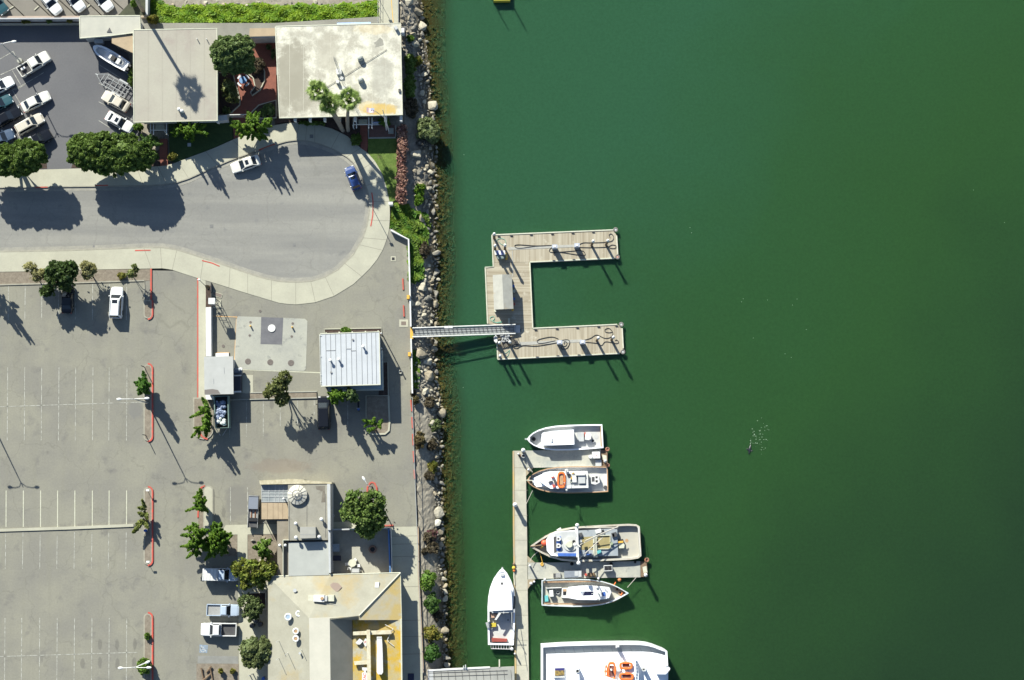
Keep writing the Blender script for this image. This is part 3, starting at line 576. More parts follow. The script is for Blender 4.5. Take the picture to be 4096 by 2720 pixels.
for i, (x, y, rx, ry, h_, m_, lb) in enumerate([
    (1665, 245, 22, 22, .9, L_YEL, 'yellow green weeds on the bank beside the roof with the white box'),
    (1640, 260, 24, 50, 1.0, L_FIC, 'dark shrub in the shade of the weathered roof, uppermost on the bank'),
    (1640, 350, 26, 55, 1.1, L_FIC, 'dark shrub in the shade of the weathered roof, middle of the bank'),
    (1645, 430, 28, 45, 1.0, L_BRN, 'dark brown shrub in the shade beside the lower corner of the weathered roof'),
    (1640, 155, 14, 12, .6, L_BRT, 'small green plant on the bank by the yellow lined walk'),
    (1680, 760, 22, 30, 1.0, L_ICE2, 'green and yellow shore bush level with the end of the red hedge'),
    (1676, 800, 20, 22, 1.2, L_JUN, 'round bright green shore bush below the red hedge'),
    (1700, 1002, 24, 32, 1.3, L_BRN, 'round brown dry bush on the bank beside the green groundcover'),
    (1661, 1600, 13, 15, 1.2, leafm('brown_green', (.11, .095, .04), (.15, .12, .05)), 'round clipped brown shrub just below the end of the white fence'),
    (1655, 1573, 11, 12, .7, L_BRN, 'small dark brown shrub touching the end of the white fence'),
    (1718, 1610, 20, 22, 1.1, L_BRN, 'dark brown shrub among the rocks right of the clipped shrub'),
    (1678, 1760, 24, 36, 1.6, leafm('brown_green2', (.13, .10, .045), (.10, .085, .035)), 'large dry brown shrub beside the red wheel stops'),
    (1740, 1700, 24, 26, .9, L_GRY, 'grey green shrub on the rocks above the large dry brown shrub'),
    (1730, 1780, 22, 24, .9, L_BRN, 'olive brown shrub on the rocks right of the large dry brown shrub'),
    (1730, 1870, 22, 24, .8, L_YEL, 'yellowish low shrub on the rocks below the large dry brown shrub'),
    (1718, 1905, 20, 18, .8, L_BRN, 'reddish brown low shrub on the rocks'),
    (1730, 2140, 20, 22, 1.1, L_PINK, 'magenta flowering bush on the bank beside the promenade'),
    (1716, 2150, 22, 20, 1.0, L_BRN, 'dark twiggy bush beside the magenta bush'),
    (1728, 2190, 24, 26, 1.1, L_BRN, 'brown rounded bush below the magenta bush'),
    (1697, 2206, 10, 11, 1.0, L_BRN, 'small round dark shrub by the promenade edge'),
    (1710, 2320, 34, 42, 1.8, L_BRT, 'bright green and yellow bush spilling on to the promenade edge'),
    (1728, 2412, 28, 42, 1.4, leafm('mid_green', (.05, .10, .02), (.07, .13, .03)), 'smooth mid green bush below the bright yellow green bush'),
    (1750, 2460, 18, 22, .8, L_BRN, 'small brown bush beside the smooth mid green bush'),
    (1728, 2535, 34, 32, 1.5, L_YEL, 'yellow brown dry bush near the bottom of the bank'),
    (1725, 2610, 32, 36, 1.5, leafm('deep_green', (.03, .08, .012), (.045, .10, .018)), 'deep green round bush at the bottom of the bank above the wharf')]):
    c = P(x, y); zz = float(ground_h(np.array(c[0]), np.array(c[1]))); bush(lb, x, y, rx, ry, h_, m_, 10, 70, .15, z=min(0, zz) - .05, group='shrubs on the bank')
# groundcovers (uncountable)
def cover(label, pts, n, m, hh=.35, size=.16, name='groundcover', zf=None):
    w_ = np.array(PP(pts)); p = [Vector(q) for q in w_]; lo = w_.min(0); hi = w_.max(0); mb = MB(); C = []
    def inside(x, y):
        r = False; j = len(p) - 1
        for i in range(len(p)):
            if (p[i].y > y) != (p[j].y > y) and x < (p[j].x - p[i].x) * (y - p[i].y) / (p[j].y - p[i].y) + p[i].x: r = not r
            j = i
        return r
    while len(C) < n:
        x, y = rng.uniform(lo, hi)
        if inside(x, y): C.append((x, y))
    C = np.array(C); n0_ = n // 6; zg = np.minimum(ground_h(C[:, 0], C[:, 1]), 0)
    z = zg + hh * (.55 + .3 * np.sin(C[:, 0] * 1.7 + np.sin(C[:, 1] * 2.1) * 1.3) + .25 * np.sin(C[:, 1] * 2.9 + C[:, 0])) + rng.uniform(-.06, .1, len(C))
    quads(mb, np.column_stack([C[:n0_], z[:n0_] - .12]), np.tile([0, 0, 1.0], (n0_, 1)), size * 3.2, 1.0, .15)
    quads(mb, np.column_stack([C, z]), np.tile([-.1, .2, 1.0], (n, 1)), size, 1.1, .45)
    o = mb.build(name, m); tag(o, label, 'groundcover', kind='stuff'); return o
cover('bright yellow green low groundcover in a long strip along the top', [(598, -10), (640, 20), (700, 28), (790, 22), (880, 18), (960, 20), (1040, 14), (1120, 26), (1200, 16), (1290, 26), (1380, 14), (1440, 16), (1500, 5), (1516, 66), (1400, 72), (1200, 78), (1000, 84), (800, 88), (665, 90), (645, 60), (600, 0)], 17000, L_ICE, .4, .15)
cover('shaded green groundcover under the palm at the top', [(600, -60), (650, 0), (660, 88), (610, 90), (598, 30)], 1600, L_ICE2, .3, .15)
cover('dark and bright green groundcover on the bank behind the white fence corner', [(1563, 860), (1580, 815), (1620, 820), (1660, 850), (1700, 850), (1712, 890), (1700, 980), (1682, 1050), (1690, 1110), (1660, 1125), (1640, 1120), (1636, 955), (1562, 912)], 7500, L_ICE2, .45, .16)
cover('thin green weeds along the lower white fence', [(1650, 1408), (1668, 1412), (1672, 1480), (1664, 1545), (1680, 1560), (1652, 1540)], 900, L_ICE2, .35, .15)
cover('dark green ivy at the foot of the palms', [(1395, 500), (1440, 500), (1440, 545), (1400, 530)], 500, L_FIC, .3, .14)
# fan palms
def palm(label, px, py, h, lean, R=1.5, n=34, heads=1):
    b0 = P(px, py, 0); t = thing('palm_tree', label, 'palm', (*b0, 0), group='fan palms'); tx, ty = b0[0] + lean[0], b0[1] + lean[1]
    pts = [(b0[0] + lean[0] * f ** 1.6, b0[1] + lean[1] * f ** 1.6, h * f) for f in np.linspace(0, 1, 7)]
    MB().tube([(pts[0][0], pts[0][1], -.1)] + pts, [.36] + [.33 - .1 * f for f in np.linspace(0, 1, 7)], 9).build('trunk', mat('palm_trunk', (.30, .26, .21), (.2, .17, .13), 4, .95, stretch=(1, 1, 4)), t)
    mb = MB(); sk = MB()
    for i in range(n):
        a = 2.4 * i; el = math.radians(85 - 120 * i / n); d = Vector((math.cos(a) * math.cos(el), math.sin(a) * math.cos(el), math.sin(el)))
        r0 = R * (random.uniform(.05, .2) if i < n // 3 else random.uniform(.25, .6)); c = Vector((tx, ty, h)) + d * r0; side = d.cross(Vector((0, 0, 1))).normalized(); up = side.cross(d)
        for k in range(13):
            f = (k - 6) / 6 * 1.15; dd = (d * math.cos(f) + side * math.sin(f)); l = R * .6 * (1 - abs(k - 6) * .035) * random.uniform(.85, 1.1)
            tip = c + dd * l - Vector((0, 0, 1)) * l * .22; e_ = dd.cross(up).normalized() * .075
            m_ = c + dd * l * .55
            mb.add([c, m_ + e_, tip, m_ - e_ + up * .02], [(0, 1, 2, 3)])
    for i in range(60):                          # dead skirt
        a = random.uniform(0, 6.28); z = h - random.uniform(.3, 1.5); c = Vector((tx, ty, z)); d = Vector((math.cos(a), math.sin(a), -1.2)).normalized(); s_ = Vector((-math.sin(a), math.cos(a), 0)) * .09
        sk.add([c - s_, c + s_, c + d * random.uniform(.5, .9)], [(0, 1, 2)])
    mb.build('fronds', L_PALM, t); sk.build('dead_frond_skirt', mat('dead_fronds', (.25, .2, .13), (.18, .14, .09), 4, island=.3), t); return t
def palm_to(label, bx, by, tx, ty, h, **k):
    b0 = P(bx, by); c = P(tx, ty, h); return palm(label, bx, by, h, (c[0] - b0[0], c[1] - b0[1]), **k)
palm_to('fan palm with a thick trunk whose crown hangs lowest over the weathered roof', 1372, 522, 1318, 415, 8.5, R=2.1, n=26)
palm_to('fan palm with its crown furthest left over the weathered roof', 1366, 515, 1272, 362, 10.5, R=2.0, n=24)
palm_to('fan palm with a curved trunk, its crown furthest right over the weathered roof', 1393, 522, 1396, 400, 8.6, R=2.1, n=26)
palm_to('tall fan palm at the top left with only its lower trunk in view', 572, 42, 520, -75, 14.2, R=2.2, n=44)
bush('round yellow orange shrub beside the grey pathway at the top', 613, 77, 22, 20, 1.5, L_YEL, 12, 80)
bush('bright leafy shrub by the palm trunk at the top', 533, 15, 11, 12, 1.2, L_BRT, 6, 60)
for x, s_ in ((104, 'leftmost'), (197, 'middle'), (278, 'rightmost')): bush(f'small shrub in the white trough under the long wall, {s_} of three', x, 85 if x != 104 else 87, 19 if x == 104 else 12, 8, .9, L_YEL if x != 197 else L_FIC, 7, 50, .14, z=1.0, group='shrubs in the wall trough')
# planting strip
tree('broadleaf_tree', 'dark broadleaf tree in the planting strip over the black car', 'tree', 245, 1110, [(225, 1080, 34, 32, 4.4, 1.6), (268, 1090, 38, 44, 4.6, 1.7), (225, 1115, 36, 30, 3.8, 1.4), (290, 1075, 18, 28, 4.6, 1.2), (265, 1135, 26, 26, 3.6, 1.3), (190, 1165, 24, 20, 3.0, 1.1)], 6, leafm('glossy_dark_leaves', (.04, .07, .018), (.065, .10, .028)), (262, 1128), .23, 17, 85, .34, .16, solid=False)
tree('wispy_tree', 'pale yellow wispy tree left of the dark broadleaf tree', 'tree', 140, 1100, [(122, 1070, 22, 20, 2.8, 1.1), (150, 1100, 26, 24, 2.4, 1.2), (175, 1095, 18, 18, 2.2, 1.0)], 3, leafm('wispy_leaves', (.21, .20, .075), (.27, .26, .12)), (150, 1110), .11, 16, 90, .4, .07, solid=False)
tree('wispy_tree', 'pale yellow wispy tree right of the dark broadleaf tree', 'tree', 352, 1090, [(345, 1068, 22, 22, 3.2, 1.1), (352, 1095, 22, 24, 2.8, 1.2), (370, 1075, 16, 20, 2.8, .9)], 3, MATS['wispy_leaves'], (375, 1112), .11, 16, 90, .4, .07, solid=False)
tree('wispy_tree', 'thin sparse young tree by the red kerb at the end of the planting strip', 'tree', 528, 1090, [(538, 1066, 9, 9, 3.2, .6), (527, 1095, 16, 16, 2.8, .9), (545, 1080, 9, 8, 2.9, .5)], 3, leafm('thin_leaves', (.13, .17, .05), (.18, .19, .07)), (535, 1112), .13, 9, 40, .45, .05, solid=False)
bush('low yellow green shrub beside the thin young tree', 488, 1104, 16, 13, .8, L_YEL, 7, 40)
juniper('cypress_tree', 'leftmost tree at the frame edge, mostly its shadow showing', -30, 1130, rspikes(-60, 1110, 35, 35, 22, 2.5, 5.0, seed=12), L_FIC)
# island trees
juniper('cypress_tree', 'dense pointed evergreen on the island under the twin street lamp', 573, 1540, [(580, 1530, 572, 1485, 13, 1.8, 2.6), (575, 1530, 556, 1512, 12, 1.8, 2.6)] + rspikes(573, 1548, 22, 42, 24, 1.3, 3.2, (12, 22), (9, 13), 4), leafm('mid_juniper', (.035, .10, .010), (.06, .13, .014)), base=(588, 1545))
juniper('cypress_tree', 'sparse yellowish pointed tree on the island by the divider kerb', 565, 2070, [(580, 2030, 568, 1998, 7, 2.0, 3.0), (578, 2035, 552, 2030, 9, 1.8, 2.4), (575, 2060, 552, 2050, 10, 1.6, 2.4), (575, 2080, 530, 2130, 12, 1.6, 2.0), (575, 2085, 545, 2095, 12, 1.4, 2.0), (580, 2085, 590, 2112, 10, 1.3, 2.0), (580, 2050, 590, 2075, 10, 1.5, 2.2), (560, 2100, 534, 2132, 9, 1.4, 1.8)], leafm('yellow_juniper', (.10, .125, .025), (.14, .16, .035)), base=(590, 2080), leaf=.14)
bush('small round green shrub on the lowest island', 590, 2545, 11, 15, 1.0, L_BRT, 6, 40, .13)
bush('rounded yellow green shrub beside the three headed street lamp', 578, 2665, 27, 32, 1.9, L_BRT, 14, 80, .16)
juniper('cypress_tree', 'twisted bright tree beside the rubbish trailer', 805, 1650, [(825, 1620, 808, 1590, 11, 3.0, 3.8), (825, 1640, 760, 1670, 11, 2.8, 3.2), (830, 1640, 822, 1610, 14, 3.0, 3.6), (815, 1640, 795, 1628, 12, 3, 3.4), (830, 1680, 808, 1672, 13, 2.6, 3.3), (835, 1690, 820, 1660, 14, 2.7, 3.4), (835, 1710, 775, 1712, 11, 2.2, 2.8), (800, 1712, 765, 1750, 9, 2.2, 2.4), (835, 1712, 815, 1720, 13, 2.0, 2.7), (825, 1725, 825, 1748, 9, 1.8, 2.2), (800, 1722, 795, 1752, 6, 2.0, 2.1)] + rspikes(825, 1680, 14, 60, 16, 2.4, 3.4, (12, 20), (9, 13), 6), base=(845, 1700))
juniper('cypress_tree', 'tall narrow twisted tree on the concrete ended island', 800, 2010, [(805, 1980, 800, 1955, 10, 2.6, 3.4), (805, 1985, 772, 1990, 9, 2.6, 3.0), (805, 2020, 742, 2045, 9, 2.4, 2.8), (810, 2025, 775, 2012, 8, 2.6, 3.0), (800, 2000, 790, 1968, 11, 2.8, 3.3), (810, 2020, 832, 2050, 9, 2.2, 2.6), (812, 2010, 825, 2000, 10, 2.4, 2.8)] + rspikes(805, 2020, 16, 40, 16, 2.0, 3.2, (10, 18), (8, 12), 7), base=(822, 2030))
juniper('cypress_tree', 'broad twisted tree with long pointed arms at the left above the roof rack van', 780, 2150, [(790, 2100, 735, 2118, 10, 2.6, 3.0), (780, 2140, 722, 2142, 9, 2.6, 2.8), (780, 2180, 722, 2186, 10, 2.6, 3.0), (780, 2200, 747, 2232, 10, 2.4, 2.6), (790, 2205, 785, 2228, 10, 2.4, 2.6), (790, 2110, 770, 2092, 12, 3.0, 3.6)] + rspikes(785, 2155, 42, 60, 40, 2.4, 4.2, (14, 26), (9, 13), 8), base=(810, 2160))
juniper('cypress_tree', 'dense twisted tree at the right above the roof rack van', 875, 2160, [(860, 2110, 855, 2088, 11, 3.2, 3.8), (880, 2110, 885, 2090, 10, 3.2, 3.8), (850, 2210, 820, 2240, 11, 2.2, 2.4)] + rspikes(870, 2165, 52, 66, 56, 2.4, 4.4, (14, 26), (9, 13), 10), base=(880, 2180))
tree('broadleaf_tree', 'yellow green leafy tree shading the roof rack van', 'tree', 1000, 2290, [(965, 2275, 36, 34, 3.6, 1.3), (1010, 2290, 44, 46, 3.6, 1.5), (1070, 2280, 34, 40, 3.2, 1.3), (1010, 2335, 50, 28, 2.8, 1.2)], 5, leafm('autumn_leaves', (.11, .15, .02), (.17, .18, .035)), (1030, 2320), .2, 18, 100, .3, .14, solid=False)
juniper('cypress_tree', 'green bushy tree in the garden bed with the pale boulders', 1060, 2200, rspikes(1055, 2195, 36, 44, 30, 1.4, 2.9, (12, 22), (9, 12), 13), L_BRT, base=(1070, 2215))
tree('small_tree', 'round grey green tree in the square kerb by the two pickups', 'tree', 1005, 2430, [(985, 2410, 30, 30, 2.8, 1.1), (1020, 2425, 32, 34, 2.8, 1.1), (1003, 2460, 28, 26, 2.4, 1.0)], 4, leafm('grey_small', (.07, .10, .032), (.10, .13, .045)), (1025, 2440), .15, 16, 90, .33, .1, solid=False)
tree('small_tree', 'fuzzy grey green tree near the lower left wall of the hipped roof', 'tree', 1025, 2600, [(1000, 2590, 48, 40, 3.2, 1.3), (1050, 2600, 44, 50, 3.2, 1.3), (1020, 2640, 52, 32, 2.8, 1.1)], 4, leafm('grey_fuzzy', (.095, .125, .045), (.13, .155, .06)), (1040, 2620), .15, 18, 120, .3, .12)
tree('broadleaf_tree', 'large light green tree at the corner of the enclosed patio', 'tree', 1455, 2070, [(1430, 2005, 50, 44, 5.0, 1.8), (1490, 2010, 48, 48, 5.2, 1.9), (1460, 2060, 62, 54, 5.0, 2.0), (1500, 2065, 42, 50, 4.6, 1.8), (1470, 2115, 42, 36, 4.0, 1.5), (1400, 2050, 34, 34, 4.2, 1.4)], 7, leafm('light_tree_leaves', (.085, .14, .03), (.13, .18, .045)), (1475, 2085), .2, 30, 90, .26, .2, solid=False)
tree('broadleaf_tree', 'slim multi stemmed olive tree in the strip above the bays', 'tree', 1110, 1530, [(1140, 1512, 22, 26, 5.6, 1.4), (1110, 1545, 38, 34, 5.2, 1.5), (1130, 1595, 26, 24, 4.4, 1.2), (1072, 1572, 16, 16, 4.2, .9)], 7, L_OLV, (1152, 1586), .18, 18, 80, .34, .13, solid=False)
juniper('cypress_tree', 'dark shaded tree beside the black vehicle', 1345, 1590, rspikes(1345, 1588, 36, 22, 24, 2.4, 4.4, (14, 26), (8, 12), 15), base=(1350, 1610))
juniper('cypress_tree', 'dark shaded tree right of the black vehicle tree, against the office wall', 1400, 1580, rspikes(1405, 1580, 28, 22, 20, 1.8, 3.4, (12, 24), (8, 12), 16), L_COURT, base=(1405, 1595))
juniper('cypress_tree', 'three armed bright tree in the kerbed corner planter', 1500, 1700, [(1485, 1690, 1450, 1680, 9, 2.8, 3.0), (1480, 1685, 1458, 1706, 8, 2.6, 2.6), (1495, 1685, 1498, 1670, 8, 3.0, 3.2), (1475, 1720, 1500, 1712, 9, 2.4, 2.8), (1480, 1725, 1470, 1715, 9, 2.4, 2.6), (1520, 1695, 1528, 1678, 9, 2.6, 3.0), (1515, 1695, 1522, 1715, 9, 2.6, 2.7), (1505, 1700, 1470, 1688, 9, 2.4, 2.8)], base=(1505, 1722))
bush('green shrub in the brown planter along the top of the ribbed roof', 1385, 1322, 22, 11, .8, L_BRT, 7, 40)
bush('small cactus like shrub in the white kerb by the sign tower', 830, 1150, 7, 8, .6, L_BRN, 4, 30)
bush('small plant at the bottom bed, left of two', 884, 2684, 9, 10, .9, L_YEL, 5, 30, group='plants in the lower bed'); bush('small plant at the bottom bed, right of two', 930, 2684, 9, 10, .9, L_YEL, 5, 30, group='plants in the lower bed')
# driftwood in the lower bed
dw = thing('driftwood', 'pile of bare driftwood logs in the bed at the bottom', 'driftwood', (*P(825, 2690), 0))
for q in ([(805, 2672), (815, 2725)], [(840, 2668), (850, 2720)], [(812, 2722), (848, 2690)], [(845, 2665), (825, 2690)]): MB().tube([(*P(*q[0], .3), .35), (*P(*q[1], .3), .2)], [.16, .1], 6).build('log', BROWN, dw)
# ================================================================ ROCKS
ROCKM = [mat('rock_%s' % n, c, c2, 2.5, .95, bump=.5) for n, c, c2 in (('pale', (.42, .39, .305), (.30, .275, .21)), ('grey', (.24, .225, .19), (.155, .145, .12)), ('tan', (.34, .295, .21), (.21, .18, .13)))]
def rockmesh(i):
    r_ = random.Random(i); mb = MB(); n = 7; m = 5
    ax = (1, r_.uniform(.5, .9), r_.uniform(.45, .75)); pl = [(Vector((r_.gauss(0, 1), r_.gauss(0, 1), r_.gauss(.2, 1))).normalized(), r_.uniform(.35, .75)) for _ in range(11)]
    mb.sph((0, 0, 0), 1, n + 5, .05)
    vs = []
    for v in mb.v:
        v = Vector(v)
        for nn, dd in pl:
            e_ = v.dot(nn)
            if e_ > dd: v = v - nn * (e_ - dd)
        vs.append((v.x * ax[0], v.y * ax[1], v.z * ax[2]))
    mb.v = vs; me = bpy.data.meshes.new('boulder'); me.from_pydata(mb.v, [], mb.f); me.materials.append(ROCKM[i % 3]); return me
RM = [rockmesh(i) for i in range(12)]
pts = []; r_ = random.Random(5)
def free(x, y, s): return all((x - a) ** 2 + (y - b) ** 2 > ((s + c) * .66) ** 2 for a, b, c in pts[-260:])
zones = [  # (y0, y1, x0 offset from top edge px, x1 offset from water edge px, density per 100 px)
    (-10, 60, 0, 8, 30), (60, 200, 0, 10, 34), (200, 480, 62, 8, 24), (480, 600, 60, 14, 12), (600, 780, 40, 6, 32), (780, 1050, 95, 8, 12), (1050, 1120, 55, 8, 22),
    (1120, 1312, 0, 6, 52), (1345, 1600, 10, 6, 54), (1600, 2000, 70, 6, 20), (2000, 2300, 72, 6, 14), (2300, 2680, 85, 6, 11)]
def pxof(tab, y0): return None
def edge(tab, py, z):                          # world x of an edge at the photo row py
    yy = P(1700, py, z)[1]; return float(interp(tab, yy)), yy
for (y0, y1, o0, o1, dn) in zones:
    tot = int(dn * (y1 - y0) / 100 * 1.05); k = 0; tries = 0
    while k < tot and tries < tot * 30:
        tries += 1; py = r_.uniform(y0, y1); xt, yy = edge(TOPE, py, 0); xw, _ = edge(WATE, py, WZ); x = r_.uniform(xt + o0 / 25 + .1, xw + o1 / 25)
        s = r_.choice((.28, .36, .44, .52, .66, .85, 1.1)) * r_.uniform(.85, 1.15)
        if free(x, yy, s): pts.append((x, yy, s)); k += 1
for i in range(60):                            # north inlet rocks
    x = P(r_.uniform(680, 1500), 20)[0]; y = P(1000, r_.uniform(-5, 28))[1]; s = r_.uniform(.2, .55)
    if free(x, y, s): pts.append((x, y, s))
for x, y, s in ((820, 18, .5),): pts.append((*P(x, y), s))
pts.sort(key=lambda q: -q[2]); cut = pts[300:]; big = pts[:300]
for i, (x, y, s) in enumerate(big):
    z = float(ground_h(np.array(x), np.array(y))); o = bpy.data.objects.new('boulder', RM[r_.randrange(12)]); COL.objects.link(o)
    o.location = (x, y, z + s * .18); o.scale = (s, s, s); o.rotation_euler = (r_.uniform(-.4, .4), r_.uniform(-.4, .4), r_.uniform(0, 6.28))
    tag(o, 'rough pale grey or tan boulder in the rock bank along the shore', 'boulder', 'boulders of the rock bank')
def rockstuff(name, label, P_, m):
    mb = MB()
    for x, y, s in P_:
        z = float(ground_h(np.array(x), np.array(y))); me = RM[r_.randrange(12)]; a = r_.uniform(0, 6.28); ca, sa = math.cos(a) * s, math.sin(a) * s
        mb.add([(x + v.co.x * ca - v.co.y * sa, y + v.co.x * sa + v.co.y * ca, z + s * .15 + v.co.z * s) for v in me.vertices], [tuple(p.vertices) for p in me.polygons])
    tag(mb.build(name, m), label, 'rocks', kind='stuff')
for _ in range(900):
    py = r_.uniform(-10, 2700)
    if 1310 < py < 1345: continue
    xt, yy = edge(TOPE, py, 0); xw, _ = edge(WATE, py, WZ); o0 = next((z[2] for z in zones if z[0] <= py < z[1]), 40); cut.append((r_.uniform(xt + max(o0 - 12, 2) / 25, xw + .5), yy, r_.uniform(.1, .24)))
rockstuff('small_rocks', 'small broken stones between the boulders of the bank', cut, ROCKM[1])
sub_ = []
for _ in range(950):
    py = r_.uniform(-40, 2760); xw, yy = edge(WATE, py, WZ); sub_.append((xw + abs(r_.gauss(0, 1)) * 1.8 + .1, yy, r_.uniform(.15, .5)))
rockstuff('submerged_rocks', 'weedy brown rocks showing through the shallow water', sub_, mat('weedy_rock', (.12, .10, .055), (.075, .064, .036), 1.2, .95, island=.3))
for x, y, s, lb in ((1715, 2022 - 95, .55, 'bright white boulder at the water edge below the large dry shrub'), (1750, 2092, .75, 'pale yellow pointed boulder standing above the magenta bush')):
    c = P(x, y, -1.2); o = bpy.data.objects.new('boulder', RM[0].copy()); o.data.materials.clear(); o.data.materials.append(mat('white_rock', (.55, .53, .45), (.45, .43, .36), 3)); COL.objects.link(o)
    o.location = (*c, -1.3); o.scale = (s, s, s); tag(o, lb, 'boulder')
for i, (x, y, s, lb) in enumerate(((1013, 2162, .30, 'pale pointed boulder at the left of the garden bed'), (1053, 2150, .26, 'pale boulder, left of the pair at the top of the garden bed'), (1064, 2158, .24, 'pale boulder in the middle of the garden bed top'), (1081, 2154, .2, 'pale boulder at the top right of the garden bed'), (1034, 2183, .25, 'pale boulder overlapped by the garden bed tree'), (1043, 2240, .24, 'pale boulder below the garden bed tree'))):
    c = P(x, y, .2); o = bpy.data.objects.new('boulder', RM[i + 1]); COL.objects.link(o); o.location = (*c, .2); o.scale = (s * 1.4, s * 1.4, s * 1.4); tag(o, lb, 'boulder', 'garden boulders')
# ================================================================ VEHICLES
def paint(name, c): return mat('paint_' + name, c, rough=.28, spec=.5, coat=.6)
PW = paint('white', (.66, .67, .66)); PSIL = paint('silver', (.48, .5, .5)); PBE = paint('beige', (.50, .46, .38)); PBLK = mat('paint_black', (.008, .009, .012), rough=.14, spec=.5)
PTE = paint('teal', (.02, .07, .085)); PBL = paint('blue', (.02, .05, .17)); PGB = paint('grey_blue', (.055, .085, .135)); PLB = paint('pale_blue', (.36, .43, .52)); PGR = paint('dark_green', (.02, .06, .055)); PCH = paint('pearl', (.56, .55, .50))
HLAMP = mat('headlamp_lens', (.75, .76, .78), rough=.15, spec=.6); TLAMP = mat('tail_lamp_lens', (.45, .03, .02), rough=.25); OLAMP = mat('amber_lens', (.75, .22, .03), rough=.3)
SEAT = mat('bed_liner', (.05, .05, .055), (.07, .07, .07), 2, .9); TUBG = mat('grey_tub', (.24, .24, .23), (.3, .3, .29), 2, .8)
def vloft(mb, secs):
    """secs: (x, half width, z sill, z shoulder, z top)"""
    n0 = len(mb.v); k = 0
    for x, w_, zl, zs, zt in secs:
        r = [(x, -w_ * .88, zl), (x, -w_, zl + .12), (x, -w_, zs), (x, -w_ * .9, zt), (x, -w_ * .45, zt + .025), (x, w_ * .45, zt + .025), (x, w_ * .9, zt), (x, w_, zs), (x, w_, zl + .12), (x, w_ * .88, zl)]
        mb.v += r; k += 1
    for i in range(k - 1):
        for j in range(10): a = n0 + i * 10; mb.f.append((a + j, a + (j + 1) % 10, a + 10 + (j + 1) % 10, a + 10 + j))
    mb.f += [tuple(range(n0, n0 + 10)), tuple(range(n0 + (k - 1) * 10 + 9, n0 + (k - 1) * 10 - 1, -1))]
KIND = {  # cabin: base rear, base front, roof rear, roof front (fractions of length, front +)
    'sedan': ((-.40, .20), (-.24, .03), .66, .62), 'suv': ((-.485, .24), (-.44, .10), .62, .60), 'minivan': ((-.485, .30), (-.43, .13), .6, .58),
    'hatch': ((-.47, .22), (-.38, .06), .64, .60), 'pickup': ((-.06, .24), (-.04, .12), .60, .60), 'crew': ((-.13, .24), (-.10, .12), .60, .60), 'canopy': ((-.06, .24), (-.04, .12), .6, .6)}
